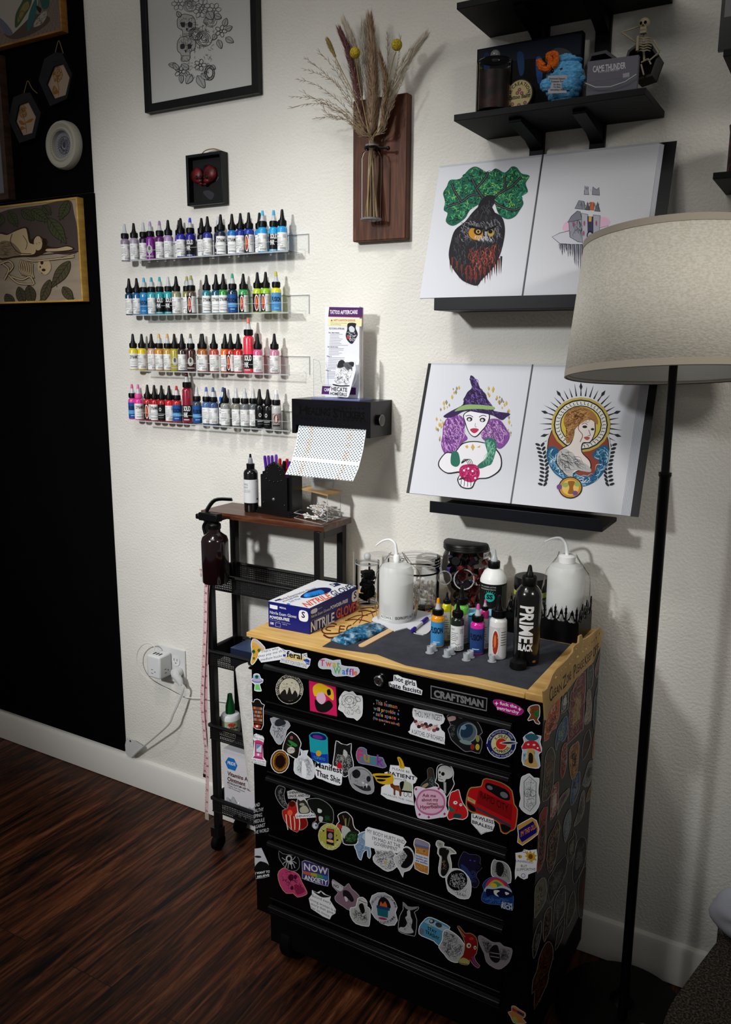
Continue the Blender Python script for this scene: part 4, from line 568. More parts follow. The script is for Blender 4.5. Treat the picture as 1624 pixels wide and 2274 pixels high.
# --- side stickers
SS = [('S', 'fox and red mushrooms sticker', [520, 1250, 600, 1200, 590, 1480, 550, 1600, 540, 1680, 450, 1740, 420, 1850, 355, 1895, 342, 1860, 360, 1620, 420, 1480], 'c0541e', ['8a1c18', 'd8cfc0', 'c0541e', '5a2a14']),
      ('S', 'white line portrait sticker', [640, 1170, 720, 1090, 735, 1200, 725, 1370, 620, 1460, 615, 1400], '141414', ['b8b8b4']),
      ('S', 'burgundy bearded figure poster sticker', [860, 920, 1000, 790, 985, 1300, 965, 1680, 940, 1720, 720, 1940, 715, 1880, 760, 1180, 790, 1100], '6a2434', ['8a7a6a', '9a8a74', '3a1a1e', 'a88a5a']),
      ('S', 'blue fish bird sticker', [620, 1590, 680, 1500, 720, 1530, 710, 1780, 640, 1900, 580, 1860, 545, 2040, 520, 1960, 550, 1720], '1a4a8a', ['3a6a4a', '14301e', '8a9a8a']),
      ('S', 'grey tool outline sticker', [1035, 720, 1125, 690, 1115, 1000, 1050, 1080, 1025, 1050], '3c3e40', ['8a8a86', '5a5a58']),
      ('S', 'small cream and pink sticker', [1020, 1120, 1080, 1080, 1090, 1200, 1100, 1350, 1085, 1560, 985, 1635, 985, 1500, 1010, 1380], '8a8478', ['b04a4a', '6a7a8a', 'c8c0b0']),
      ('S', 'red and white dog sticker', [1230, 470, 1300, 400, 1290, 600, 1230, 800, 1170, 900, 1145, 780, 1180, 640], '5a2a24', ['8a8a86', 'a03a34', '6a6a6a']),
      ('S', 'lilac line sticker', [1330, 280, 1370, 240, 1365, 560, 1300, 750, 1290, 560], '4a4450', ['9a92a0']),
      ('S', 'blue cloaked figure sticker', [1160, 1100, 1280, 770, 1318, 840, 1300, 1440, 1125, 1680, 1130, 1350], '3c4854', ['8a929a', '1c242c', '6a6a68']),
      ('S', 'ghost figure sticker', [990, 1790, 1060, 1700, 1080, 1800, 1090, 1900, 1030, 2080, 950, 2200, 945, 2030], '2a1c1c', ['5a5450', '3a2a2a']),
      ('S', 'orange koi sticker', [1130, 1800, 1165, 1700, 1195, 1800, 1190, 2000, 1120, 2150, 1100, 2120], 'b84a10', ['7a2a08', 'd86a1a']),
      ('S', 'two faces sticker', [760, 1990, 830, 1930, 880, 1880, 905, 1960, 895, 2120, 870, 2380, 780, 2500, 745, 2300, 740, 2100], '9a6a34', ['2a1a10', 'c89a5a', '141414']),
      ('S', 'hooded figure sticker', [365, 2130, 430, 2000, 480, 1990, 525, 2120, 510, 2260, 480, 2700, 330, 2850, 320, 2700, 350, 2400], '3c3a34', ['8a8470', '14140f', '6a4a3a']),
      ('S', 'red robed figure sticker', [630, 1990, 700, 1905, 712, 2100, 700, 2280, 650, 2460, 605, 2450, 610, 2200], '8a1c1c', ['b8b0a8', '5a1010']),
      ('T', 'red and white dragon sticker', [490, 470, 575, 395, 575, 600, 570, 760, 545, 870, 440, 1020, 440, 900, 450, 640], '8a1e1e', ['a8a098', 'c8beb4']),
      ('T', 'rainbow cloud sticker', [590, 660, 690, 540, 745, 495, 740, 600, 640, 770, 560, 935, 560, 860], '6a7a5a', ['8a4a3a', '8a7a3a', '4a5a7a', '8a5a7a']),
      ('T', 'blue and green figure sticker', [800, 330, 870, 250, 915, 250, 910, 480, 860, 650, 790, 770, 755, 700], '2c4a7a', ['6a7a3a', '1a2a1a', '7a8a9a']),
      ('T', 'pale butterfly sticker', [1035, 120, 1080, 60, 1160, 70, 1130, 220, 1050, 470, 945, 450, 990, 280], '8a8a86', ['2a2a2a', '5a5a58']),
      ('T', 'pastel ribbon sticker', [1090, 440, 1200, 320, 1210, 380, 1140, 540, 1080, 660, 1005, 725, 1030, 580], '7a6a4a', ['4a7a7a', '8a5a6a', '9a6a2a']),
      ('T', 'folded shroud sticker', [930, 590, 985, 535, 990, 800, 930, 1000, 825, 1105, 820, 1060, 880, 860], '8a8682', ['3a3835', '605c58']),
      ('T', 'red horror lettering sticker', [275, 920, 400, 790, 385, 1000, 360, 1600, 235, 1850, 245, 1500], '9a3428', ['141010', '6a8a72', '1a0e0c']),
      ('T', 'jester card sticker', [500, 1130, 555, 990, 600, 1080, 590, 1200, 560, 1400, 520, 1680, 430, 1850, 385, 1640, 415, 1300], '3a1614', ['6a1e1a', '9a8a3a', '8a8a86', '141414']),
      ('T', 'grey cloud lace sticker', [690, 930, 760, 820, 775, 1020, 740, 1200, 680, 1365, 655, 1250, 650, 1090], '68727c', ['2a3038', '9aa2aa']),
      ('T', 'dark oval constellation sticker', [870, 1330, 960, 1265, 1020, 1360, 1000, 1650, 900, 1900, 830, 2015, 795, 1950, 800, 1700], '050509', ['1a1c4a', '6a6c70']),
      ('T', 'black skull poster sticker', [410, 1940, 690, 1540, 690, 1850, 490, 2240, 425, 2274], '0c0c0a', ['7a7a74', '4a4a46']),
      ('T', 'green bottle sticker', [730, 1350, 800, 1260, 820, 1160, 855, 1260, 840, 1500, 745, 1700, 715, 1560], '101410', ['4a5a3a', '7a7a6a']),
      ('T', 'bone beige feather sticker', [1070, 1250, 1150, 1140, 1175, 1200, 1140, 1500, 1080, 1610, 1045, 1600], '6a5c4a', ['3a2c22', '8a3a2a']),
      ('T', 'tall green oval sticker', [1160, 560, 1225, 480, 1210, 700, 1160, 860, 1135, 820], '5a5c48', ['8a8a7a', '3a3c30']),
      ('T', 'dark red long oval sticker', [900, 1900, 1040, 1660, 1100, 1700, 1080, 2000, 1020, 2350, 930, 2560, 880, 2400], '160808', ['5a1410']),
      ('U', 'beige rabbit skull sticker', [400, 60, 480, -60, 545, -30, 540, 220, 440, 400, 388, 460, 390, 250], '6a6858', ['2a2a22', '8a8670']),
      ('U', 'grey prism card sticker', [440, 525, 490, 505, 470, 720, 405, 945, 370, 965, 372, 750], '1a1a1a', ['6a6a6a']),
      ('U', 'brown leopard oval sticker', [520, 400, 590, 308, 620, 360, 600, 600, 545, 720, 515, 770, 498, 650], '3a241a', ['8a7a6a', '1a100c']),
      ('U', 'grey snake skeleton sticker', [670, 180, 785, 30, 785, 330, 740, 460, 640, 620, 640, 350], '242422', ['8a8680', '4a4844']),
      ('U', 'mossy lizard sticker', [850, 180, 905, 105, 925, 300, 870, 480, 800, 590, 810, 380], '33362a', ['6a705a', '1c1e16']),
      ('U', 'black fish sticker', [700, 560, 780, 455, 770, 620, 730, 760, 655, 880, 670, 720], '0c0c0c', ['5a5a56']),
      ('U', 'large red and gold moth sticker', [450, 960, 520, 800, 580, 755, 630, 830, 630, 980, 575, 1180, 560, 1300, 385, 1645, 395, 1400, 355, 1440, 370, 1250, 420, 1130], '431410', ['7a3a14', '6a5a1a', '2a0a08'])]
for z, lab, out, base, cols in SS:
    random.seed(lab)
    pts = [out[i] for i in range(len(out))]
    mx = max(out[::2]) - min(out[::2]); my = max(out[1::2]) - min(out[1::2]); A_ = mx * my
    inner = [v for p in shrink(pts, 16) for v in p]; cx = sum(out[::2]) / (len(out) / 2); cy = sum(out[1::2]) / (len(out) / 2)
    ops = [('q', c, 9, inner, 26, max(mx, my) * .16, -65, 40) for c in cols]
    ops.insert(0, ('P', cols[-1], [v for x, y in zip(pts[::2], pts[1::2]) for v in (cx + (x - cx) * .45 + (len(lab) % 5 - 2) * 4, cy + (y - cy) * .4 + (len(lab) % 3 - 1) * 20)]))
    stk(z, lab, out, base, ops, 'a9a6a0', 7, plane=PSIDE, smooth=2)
# ------------------------------------------------------------------ wooden worktop and everything standing on it
ZT = .8462
PINE = noisy('pine_board', [(.25, 'b98a45'), (.5, 'dcb26a'), (.8, 'edca86')], scale=(1.2, 9, 9), nscale=5, rough=.5, detail=8)
PINEL = noisy('pale_ply', [(.3, 'a8874f'), (.7, 'c2a065')], scale=(3, 3, 3), nscale=6, rough=.6)
wt = thing('wooden_worktop', 'pale pine worktop with burnt web drawing lying on the black tool chest', 'worktop', (-.765, -.25, .8352))
b = MB(); b.box(-1.1185, -.4615, -.449, -.03, .8352, ZT, PINE); b.build('board', wt, bevel=.002)
b = MB(); b.box(-.461, -.4235, -.4505, -.03, .8352, ZT + .004, PINE); b.build('end_batten', wt, bevel=.002)
b = MB(); d = Draw(b, on_plane((0, 0, ZT), (0, 0, 1)), 'J', h0=.0002); BR = '5a2410'
for w_, pts in ((11, [735, 800, 690, 792, 640, 812, 618, 845, 640, 870, 700, 872, 760, 868]), (9, [720, 815, 670, 818, 650, 840, 690, 850]), (14, [630, 880, 680, 905, 780, 890, 850, 880, 900, 855]),
                (9, [760, 812, 752, 862]), (9, [760, 812, 800, 815]), (9, [757, 836, 795, 838]), (9, [752, 862, 795, 862]), (9, [850, 805, 820, 818, 815, 850, 850, 858]), (8, [905, 700, 960, 690, 1010, 700, 1055, 690]), (7, [800, 770, 870, 760, 950, 770, 1010, 790]),
                (6, [860, 800, 930, 740, 1040, 700]), (6, [820, 760, 900, 730, 980, 730]), (6, [930, 690, 935, 740, 910, 790]), (6, [1000, 690, 1020, 740, 1010, 780]), (7, [1010, 670, 1040, 680, 1060, 672]),
                (8, [1340, 690, 1390, 672, 1440, 670]), (8, [1400, 690, 1440, 705, 1470, 690]), (7, [1430, 660, 1420, 690, 1450, 712]), (6, [900, 672, 870, 700, 790, 740]), (6, [1060, 665, 980, 668, 920, 680])):
    d.line(BR, w_, pts, 5)
b.build('burnt_drawing', wt)
# sign plate hung on the right edge
sg = thing('sign_plate', 'plywood sign asking to keep off the clean zone on right edge of worktop', 'sign', (-.418, -.25, .8))
PS = on_plane((-.4175, 0, 0), (1, 0, 0)); b = MB()
out = [372, 1560, 362, 1400, 350, 1180, 345, 1108, 395, 1060, 440, 965, 480, 850, 545, 750, 640, 670, 720, 590, 805, 480, 810, 410, 850, 365, 895, 340, 905, 235, 945, 208, 960, 290, 1010, 270, 1060, 235, 1150, 165, 1235, 92, 1268, 150, 1272, 200, 1240, 395, 1180, 500, 1130, 640, 1000, 760, 860, 900, 780, 1010, 700, 1110, 590, 1215, 480, 1325, 430, 1440, 385, 1555]
out = list(zip(out[::2], out[1::2]))
def sgf(x, y, dd):
    p = PS(*zp('S', x, y)); return V((p.x - dd, p.y, p.z))
holes = []
for x, y, w_, h_ in ((535, 880, 34, 50), (505, 930, 18, 36), (600, 850, 16, 30), (625, 770, 22, 40), (690, 710, 22, 46), (760, 660, 26, 46), (800, 600, 20, 36), (885, 545, 44, 55), (855, 430, 26, 44), (965, 470, 20, 46), (985, 400, 14, 26), (1015, 430, 24, 40), (975, 320, 20, 34), (1060, 390, 18, 34), (1100, 330, 20, 36), (1135, 300, 14, 40), (1170, 260, 16, 40), (1215, 200, 24, 44), (1095, 385, 12, 22)):
    holes.append([(x + w_ / 2 * math.cos(a) * (1 + .25 * math.sin(3 * a + x)), y - .9 * (w_ / 2 * math.cos(a)) + h_ / 2 * math.sin(a) * (1 + .2 * math.cos(2 * a))) for a in [i * math.pi / 5 for i in range(10)]])
plate(b, out, holes, sgf, .0035, PINEL); b.build('plate', sg)
b = MB(); d = Draw(b, PS, 'S', h0=.0002); ink_c = '1c130a'
for t_, x0, y0, x1, y1, h in (('C', 432, 1285, 480, 1235, 225), ('LEAN', 482, 1215, 625, 1080, 125), ('Z', 640, 1075, 700, 1005, 190), ('ONE', 702, 985, 775, 905, 125), ('P', 815, 905, 850, 850, 200), ('LEASE', 852, 830, 975, 710, 125), ('K', 990, 715, 1030, 660, 160), ('EEP', 1030, 650, 1105, 570, 120), ('O', 1120, 570, 1155, 535, 150), ('FF', 1155, 520, 1210, 455, 125)):
    d.text(ink_c, t_, x0, y0, x1, y1, h, bold=.01)
b.build('lettering', sg)
# grey paper sheets, tissue
GREY = noisy('grey_crepe_paper', [(.3, '33353c'), (.7, '41444c')], scale=(1, 1, 1), nscale=30, rough=.9, bump=.6, bscale=260, dist=.001)
def sheet(name, k, pts, z, mat, label, cat, th=.0008, sag=0.0, n=3):
    pts = [(p.x, p.y) for p in catmull(list(zip(pts[::2], pts[1::2])), n)] if n > 1 else list(zip(pts[::2], pts[1::2]))
    b = MB(); q = [flat(k, x, y, z) for x, y in pts]; b.prism(q, (0, 0, th), mat); return tag(b.build(name), label, cat)
def mix(*a):
    o = []
    for k, pts in a:
        for x, y in zip(pts[::2], pts[1::2]): p = zp(k, x, y); o += [p[0], p[1]]
    return o
sheet('paper_sheet', '1', mix(('J', [622, 975, 790, 872, 1000, 800, 1290, 800]), ('K', [330, 700, 700, 760]), ('K', [960, 838, 1222, 888, 1130, 990, 1060, 1060, 905, 1210, 700, 1160, 505, 1113, 480, 1108, 250, 1080, 0, 1030]), ('J', [1050, 1035, 800, 1000])), ZT + .0007, GREY, 'charcoal grey crinkled paper sheet spread across front of the worktop', 'paper sheet', n=1)
sheet('tissue', '1', mix(('J', [1010, 772, 1060, 735, 1200, 690, 1340, 690, 1470, 715]), ('K', [190, 660, 190, 760, 168, 800, 130, 815, 60, 800]), ('J', [1380, 880, 1290, 832, 1190, 858, 1120, 820])), ZT + .0016, M('d9dade', .9), 'white folded tissue lying under purple marker and tall clear bottle', 'tissue', .0022, n=2)
# glove box
A, B_, C_ = flat('J', 200, 818, ZT), flat('J', 522, 880, ZT), flat('J', 915, 692, ZT)
e1 = A - B_; e2 = C_ - B_; e2 = e2 - e1 * (e2.dot(e1) / e1.dot(e1)) * .5; hz = PY(*zp('J', 525, 675), B_.y).z - ZT
gb = thing('glove_box', 'blue and white carton of nitrile exam gloves on left end of worktop', 'glove box', (A + C_) / 2)
NAVY = M('161c6e', .35); WHT = M('e9eaee', .4); ORG_ = 'dd5a2e'
b = MB(); up = V((0, 0, hz)); q = [B_, A, A + e2, B_ + e2]; n0 = V((0, 0, .0005))
b.add([p + n0 for p in q] + [p + up for p in q], [(0, 1, 5, 4), (1, 2, 6, 5), (3, 0, 4, 7), (2, 3, 7, 6), (3, 2, 1, 0)], NAVY)
b.add([p + up for p in q], [(0, 1, 2, 3)], WHT); b.build('carton', gb, bevel=.0008)
fl, fr, ft = on_plane(B_, e1.cross(V((0, 0, 1)))), on_plane(B_, e2.cross(V((0, 0, 1)))), on_plane(B_ + up, (0, 0, 1))
b = MB(); d = Draw(b, fl, 'J', h0=.0004)
d.run([('p', WHT, [210, 643, 270, 655, 270, 683, 240, 680, 210, 670]), ('b', 'e9eaee', 'MEDICAL', 286, 672, 338, 683, 12), ('t', 'e9eaee', 'Nitrile Exam Gloves', 210, 715, 418, 752, 24), ('b', 'e9eaee', 'POWDER-FREE', 210, 752, 364, 776, 22), ('t', 'b8bbd8', 'non-sterile  latex-free', 212, 764, 372, 800, 6), ('b', 'e9eaee', '100', 214, 798, 240, 803, 18), ('s', 'e9eaee', 1.5, [255, 785, 292, 792, 292, 822, 255, 815, 255, 785]), ('t', 'c8cae0', 'single use', 308, 800, 345, 808, 8), ('P', WHT, [444, 692, 504, 705, 504, 775, 442, 764]), ('b', '14143a', 'S', 458, 745, 486, 750, 46)])
d = Draw(b, fr, 'J', h0=.0004)
d.run([('P', WHT, [536, 690, 578, 672, 578, 702, 536, 718]), ('t', 'c8cae0', 'MEDICAL', 588, 686, 622, 668, 8), ('t', 'e9eaee', 'Nitrile Exam Gloves', 534, 752, 680, 688, 22), ('b', 'e9eaee', 'POWDER-FREE', 686, 684, 822, 624, 26), ('t', 'b8bbd8', 'non-sterile latex-free ambidextrous', 534, 775, 680, 712, 6), ('b', 'f2f2f4', 'NITRILE', 532, 860, 716, 780, 76), ('b', ORG_, 'GLOVES', 730, 756, 904, 690, 72), ('P', WHT, [858, 552, 902, 530, 902, 600, 858, 622]), ('b', '14143a', 'S', 868, 600, 890, 590, 52)])
d = Draw(b, ft, 'J', h0=.0004)
uv = (-.62, -.78)
d.run([('P', '0c1450', [450, 580, 500, 545, 570, 518, 640, 510, 690, 520, 680, 545, 620, 565, 540, 588, 470, 592])])
d.text('2a3050', 'Nitrile Examination Gloves', 285, 617, 575, 517, 20, upv=(-.9, -.5)); d.text('2a3050', 'POWDER-FREE', 320, 625, 440, 580, 14, upv=(-.9, -.5)); d.text('5a7ab0', 'Soft Max', 372, 628, 455, 600, 20, upv=(-.9, -.5))
d.text(ORG_, 'NITRILE', 498, 665, 700, 585, 50, bold=.02, upv=(-.75, -.62)); d.text('2a3050', 'GLOVES', 712, 578, 890, 510, 50, bold=.02, upv=(-.75, -.62))
d.poly('141c50', [672, 485, 735, 474, 770, 488, 715, 505]); d.text('e9eaee', 'S', 705, 500, 725, 493, 22, bold=.03, upv=(-.8, -.5)); d.poly('2a7ac8', [340, 640, 352, 632, 372, 640, 360, 648]); d.poly('141c50', [245, 612, 290, 596, 300, 602, 255, 618])
b.build('printing', gb)
gl = MB(); GB = M('1f7fd2', .4); random.seed(3)
for i in range(7):
    p = ft(*zp('J', 510 + i * 16, 582 - i * 4)); gl.ball(p + V((0, 0, .002)), .009, GB, 10, (1.2, 1, .75), Matrix.Rotation(random.random() * 3, 4, 'Z'))
tag(gl.build('nitrile_glove'), 'bright blue glove poking out of the slot in the glove carton', 'glove')
# clear jars behind
def jar(label, k, xl, xr, yb, ytop, mat, parts, cat='jar', name='clear_jar', lip=None):
    c, r = stand(k, xl, xr, yb, ZT + .0004); h = topz(k, (xl + xr) / 2, ytop, c) - ZT; return thing(name, label, cat, c), c, r, h
t, c, r, h = jar('small clear acrylic jar with ball knob lid holding black pieces', 'J', 880, 1066, 655, 325, CLEAR, 0)
b = MB(); b.lathe([(0, 0), (r, 0), (r, h), (r - .0025, h), (r - .0025, .003), (0, .003)], c, CLEAR, 32); b.lathe([(r - .0024, .0), (r + .0004, .0), (r + .0004, .003), (r - .0024, .003)], c, EDGE, 32); b.build('jar_body', t)
b = MB(); b.lathe([(0, h + .001), (r + .0005, h + .001), (r + .0005, h + .008), (0, h + .008)], c, CLEAR, 32); b.lathe([(r - .001, h + .0012), (r + .0008, h + .0012), (r + .0008, h + .0035), (r - .001, h + .0035)], c, EDGE, 32)
b.lathe([(.006, h + .008), (.004, h + .011), (0, h + .011)], c, CLEAR, 16); b.ball(c + V((0, 0, h + .019)), .0095, M('c6c9cc', .08, alpha=.6), 16); b.build('lid', t)
random.seed(5); grp = 'black rubber pieces in the small clear jar'
for i in range(12):
    a, rr = random.random() * 6.28, random.random() * r * .5; b = MB(); T = Matrix.Translation(c + V((rr * math.cos(a), rr * math.sin(a), .014 + i * .0058))) @ Matrix.Rotation(random.random() * 3, 4, 'Z') @ Matrix.Rotation(random.uniform(-.5, .5), 4, 'X')
    b.box(-.016, .016, -.009, .009, -.004, .004, BLKM, T); b.box(-.004, .004, -.014, .014, -.003, .003, BLKM, T); tag(b.build('rubber_piece', bevel=.001), 'black rubber piece inside the small clear acrylic jar', 'rubber piece', grp)
t, c, r, h = jar('clear jar with clamp lid behind the small acrylic jar', 'J', 965, 1130, 600, 250, CLEAR, 0)
c = c + V((.0, .01, 0)); t.location = c; ORG[t.name] = c
b = MB(); b.lathe([(0, 0), (r, 0), (r, h - .01), (r - .002, h - .01), (r - .002, .003), (0, .003)], c, CLEAR, 32); b.build('jar_body', t)
b = MB(); b.lathe([(0, h), (r * .9, h), (r * 1.02, h - .004), (r * 1.02, h - .009), (r, h - .009)], c, CLEAR, 32); b.tube([c + V((r * math.cos(a), r * math.sin(a), h - .002)) for a in [i * .33 for i in range(20)]], .0012, EDGE, 6); b.build('lid', t)
t, c, r, h = jar('wide clear tub with screw lid and black band behind the wash bottle', 'J', 1185, 1540, 700, 262, CLEAR, 0)
b = MB(); b.lathe([(0, 0), (r * .94, 0), (r * .97, .004), (r * .97, h * .74), (r * .9, h * .8), (r * .9, h * .9), (r * .88, h * .9), (r * .88, h * .78), (r * .95, h * .72), (r * .95, .004), (0, .003)], c, CLEAR, 40); b.build('jar_body', t)
b = MB(); b.lathe([(r * .92, h * .8), (r * 1.0, h * .81), (r * 1.0, h * .985), (r * .95, h), (r * .8, h), (r * .78, h * .975), (0, h * .975)], c, glass('clear_lid', (.9, .92, .95, 1), .05, .3), 40)
for z_ in (.84, .89, .95): b.lathe([(r * 1.001, h * z_), (r * 1.012, h * z_ + .001), (r * 1.001, h * z_ + .002)], c, EDGE, 40)
b.build('lid', t)
b = MB(); b.lathe([(r * .975, h * .70), (r * .978, h * .70), (r * .978, h * .735), (r * .975, h * .735)], c, BLK, 40); b.build('band', t)
random.seed(9)
for i in range(46):
    a, rr = random.random() * 6.28, math.sqrt(random.random()) * r * .78; b = MB(); T = Matrix.Translation(c + V((rr * math.cos(a), rr * math.sin(a), .012 + (i % 5) * .0115))) @ Matrix.Rotation(random.random() * 3, 4, 'X') @ Matrix.Rotation(random.random() * 3, 4, 'Y')
    b.lathe([(.0001, 0), (.005, 0), (.0062, .009), (.0085, .009), (.0085, .0098), (.0055, .0098), (.0045, .001), (.0001, .001)], (0, 0, 0), M('e4e2de', .4, alpha=.6), 10, T); tag(b.build('pigment_thimble'), 'translucent plastic ink cup inside the wide clear tub', 'ink cup', 'ink cups inside the wide clear tub')
# wash bottles in plastic bags
MILK = glass('frosted_plastic', (.8, .82, .82, 1), .35, .4)
def frosted(name, col, a): return M(col, .35, alpha=a)
def washer(label, k, xl, xr, yb, yshoulder, neck, tube, bag, liquid, tilt=0, z0=ZT, wordy=False, yfix=None):
    c, r = stand(k, xl, xr, yb, z0 + .0004)
    if yfix: c = PY(*zp(k, (xl + xr) / 2, (yb + yshoulder) / 2), yfix); r = (xr - xl) * Z[k][2] / 2 * (c - CAM).dot(F) / FPX; c.z = z0 + .0004
    zs = topz(k, (xl + xr) / 2, yshoulder, c) - c.z; t = thing('wash_bottle', label, 'wash bottle', c)
    nz, nr = neck; nz = topz(k, (xl + xr) / 2, nz, c) - c.z
    b = MB(); b.lathe([(0, 0), (r * .93, 0), (r, .004), (r, zs), (r * .86, zs + (nz - zs) * .35), (nr * r + .001, zs + (nz - zs) * .55), (nr * r, nz)], c, frosted('w', 'eceeec', .6), 36); b.build('body', t)
    b = MB(); b.lathe([(nr * r * 1.1, zs + (nz - zs) * .56), (nr * r * 1.15, nz), (nr * r * .9, nz + .003), (0, nz + .003)], c, M('eff0ef', .4), 28); b.build('cap', t)
    pts = [PY(*zp(k, x, y), c.y) for x, y in tube]; pts[0] = c + V((0, 0, nz))
    b = MB(); b.tube([V(p) for p in catmull(pts, 5, False)], [.0042 - .0022 * i / (5 * (len(pts) - 1)) for i in range(5 * (len(pts) - 1) + 1)], M('eceeee', .3), 10); b.build('spout', t)
    b = MB(); b.lathe([(0, zs * liquid), (r * .985, zs * liquid), (r * .985, .003), (0, .003)], c, M('dfe2e0', .3, alpha=.85), 36); b.build('liquid', t)
    random.seed(len(label)); b = MB(); B0 = glass('bag', (.985, .985, .985, 1), .12, .12)
    def bagf(u, v):
        a = u * 2 * math.pi; z_ = (nz + .006) * v; w_ = r * (1.08 + bag * (.5 - abs(v - .45)) + .05 * math.sin(5 * a + 7 * v) + .03 * math.sin(11 * a - 9 * v)) * (1 if v < .72 else 1 - (v - .72) * 2.2)
        w_ = max(w_, nr * r * 1.2); rr = w_ * (1 + .12 * max(0, math.cos(a - 0.3)) * math.sin(v * 3))
        return c + V((rr * math.cos(a), rr * math.sin(a), z_ + .001))
    b.grid(48, 16, bagf, B0); b.build('plastic_bag', t, label='thin clear plastic bag around the bottle', angle=180)
    if wordy:
        b = MB(); d = Draw(b, cyl_map(c, r, c.z, c.z + zs), h0=.0006)
        strip(d, 'e6e8e8', -58, -12, 84, 92); d.text('55585a', 'ALCOHOL', -58, 90, -14, 90, 5, bold=.02); d.text('44474a', 'ISOPROPYL ALCOHOL', -2, 90, 96, 90, 5.5, bold=.02); d.h += .0002
        b.build('lettering', t)
    return t
washer('tall frosted wash bottle in clear bag lettered isopropyl alcohol', 'J', 1064, 1332, 802, 375, (262, .17), [(1190, 250), (1200, 215), (1190, 165), (1150, 135), (1095, 145), (1046, 180)], .35, .78, wordy=True)
# skull shaped jar
c, r = stand('K', 262, 590, 640, ZT + .0004); t = thing('skull_jar', 'skull shaped clear jar with black screw lid full of dark caps', 'jar', c)
zl = topz('K', 418, 176, c) - c.z; zt = topz('K', 418, 134, c) - c.z; fc = facing(c); fd = V((math.cos(fc), math.sin(fc), 0)); sd = V((-fd.y, fd.x, 0)); SKG = glass('skull_glass', (.95, .95, .96, 1), .02, .3)
b = MB(); b.lathe([(0, 0), (r * .6, 0), (r * .66, .006), (r * .62, zl * .2), (r * .95, zl * .45), (r * 1.05, zl * .65), (r * 1.0, zl * .85), (r * .9, zl * .95), (r * .88, zl + .004)], c, SKG, 40); b.build('jar_body', t)
for x, y, q in ((285, 400, 50), (425, 412, 74)):
    p = PY(*zp('K', x, y), c.y - r * .9); b = MB(); pr = q * Z['K'][2] * (p - CAM).dot(F) / FPX; T = Matrix.Translation(p) @ (CAM - p).to_track_quat('Z', 'Y').to_matrix().to_4x4()
    b.lathe([(pr, -.004), (pr * 1.02, .001), (pr * .9, .003), (pr * .8, -.004), (0, -.012)], (0, 0, 0), SKG, 24, T); b.tube([T @ V((pr * math.cos(a) * .97, pr * math.sin(a) * .97, .002)) for a in [i * .3307 for i in range(20)]], .0016, EDGE, 6); b.build('eye_socket', t)
b = MB(); rl = 165 * Z['K'][2] * (c + V((0, 0, zl)) - CAM).dot(F) / FPX
b.lathe([(rl * .97, zl - .003), (rl, zl), (rl * .97, zl + .003), (rl, zl + .005), (rl * .97, zl + .008), (rl, zl + .010), (rl * .97, zt), (rl * .9, zt + .0015), (0, zt + .0015)], c, M('0c0d0f', .4), 40); b.build('lid', t)
b = MB(); d = Draw(b, cyl_map(c, r * 1.02, c.z + zl * .8, c.z + zl), h0=.003); strip(d, 'e4e4e4', 44, 74, 10, 62); d.text('1a1a1a', 'INK CAPS', 47, 45, 71, 45, 26, bold=.02); b.build('paper_label', t)
random.seed(21)
for i in range(110):
    a, k_ = random.random() * 6.28, i / 110; z_ = .012 + k_ * zl * .86; lim = r * (.5 if z_ < zl * .3 else .86); rr = math.sqrt(random.random()) * lim
    b = MB(); T = Matrix.Translation(c + V((rr * math.cos(a), rr * math.sin(a), z_))) @ Matrix.Rotation(random.random() * 3, 4, 'X') @ Matrix.Rotation(random.random() * 3, 4, 'Y')
    mt = random.choice([BLK, BLK, BLK, M('1c1a20', .3), M('5a1a1e', .3), M('7a2a2e', .3), M('4a3a86', .35)])
    b.lathe([(.0001, 0), (.0065, 0), (.0085, .011), (.011, .011), (.011, .0122), (.007, .0122), (.0001, .0122)], (0, 0, 0), mt, 8, T); cw = {'paint_5a1a1e': 'dark red', 'paint_7a2a2e': 'brick red', 'paint_4a3a86': 'purple', 'paint_1c1a20': 'charcoal grey'}.get(mt.name[:12], 'black'); tag(b.build('pigment_thimble'), cw + ' plastic ink cap inside the skull shaped jar', 'ink cap', cw + ' ink caps in the skull jar')
# big white bottle, black tub, gothic tray, second wash bottle
def round_bottle(name, label, cat, k, xl, xr, yb, ysh, cap, tip, mats, z0=None):
    z0 = ZT + .0018 if z0 is None else z0
    c, r = stand(k, xl, xr, yb, z0); t = thing(name, label, cat, c); xm = (xl + xr) / 2; hs = topz(k, xm, ysh, c) - c.z
    cr_, cy0, cy1 = cap; h0, h1 = topz(k, xm, cy0, c) - c.z, topz(k, xm, cy1, c) - c.z; rc = cr_ * Z[k][2] * (c + V((0, 0, h0)) - CAM).dot(F) / FPX
    b = MB(); b.lathe([(0, 0), (r * .93, 0), (r, .003), (r, hs - r * .35), (r * .92, hs - r * .1), (r * .7, hs + (h0 - hs) * .6), (rc * .9, h0), (rc * .9, h0 + .002)], c, mats[0], 36); b.build('body', t)
    b = MB(); b.lathe([(rc * .96, h0), (rc, h0 + .001), (rc, h1 - .002), (rc * .92, h1), (0, h1)], c, mats[1], 28); b.build('cap', t)
    ht = topz(k, xm, tip, c) - c.z; b = MB(); b.lathe([(rc * .56, h1), (rc * .54, h1 + (ht - h1) * .25), (rc * .36, h1 + (ht - h1) * .4), (rc * .26, ht - .004), (rc * .16, ht), (0, ht)], c, mats[2], 18); b.build('nozzle', t)
    return t, c, r, hs
t, c, r, hs = round_bottle('stencil_bottle', 'large white bottle with black wrap label and twist cap before skull jar', 'bottle', 'K', 532, 722, 700, 375, (44, 325, 275), 192, (M('eceeec', .3), CAPK, NOZC))
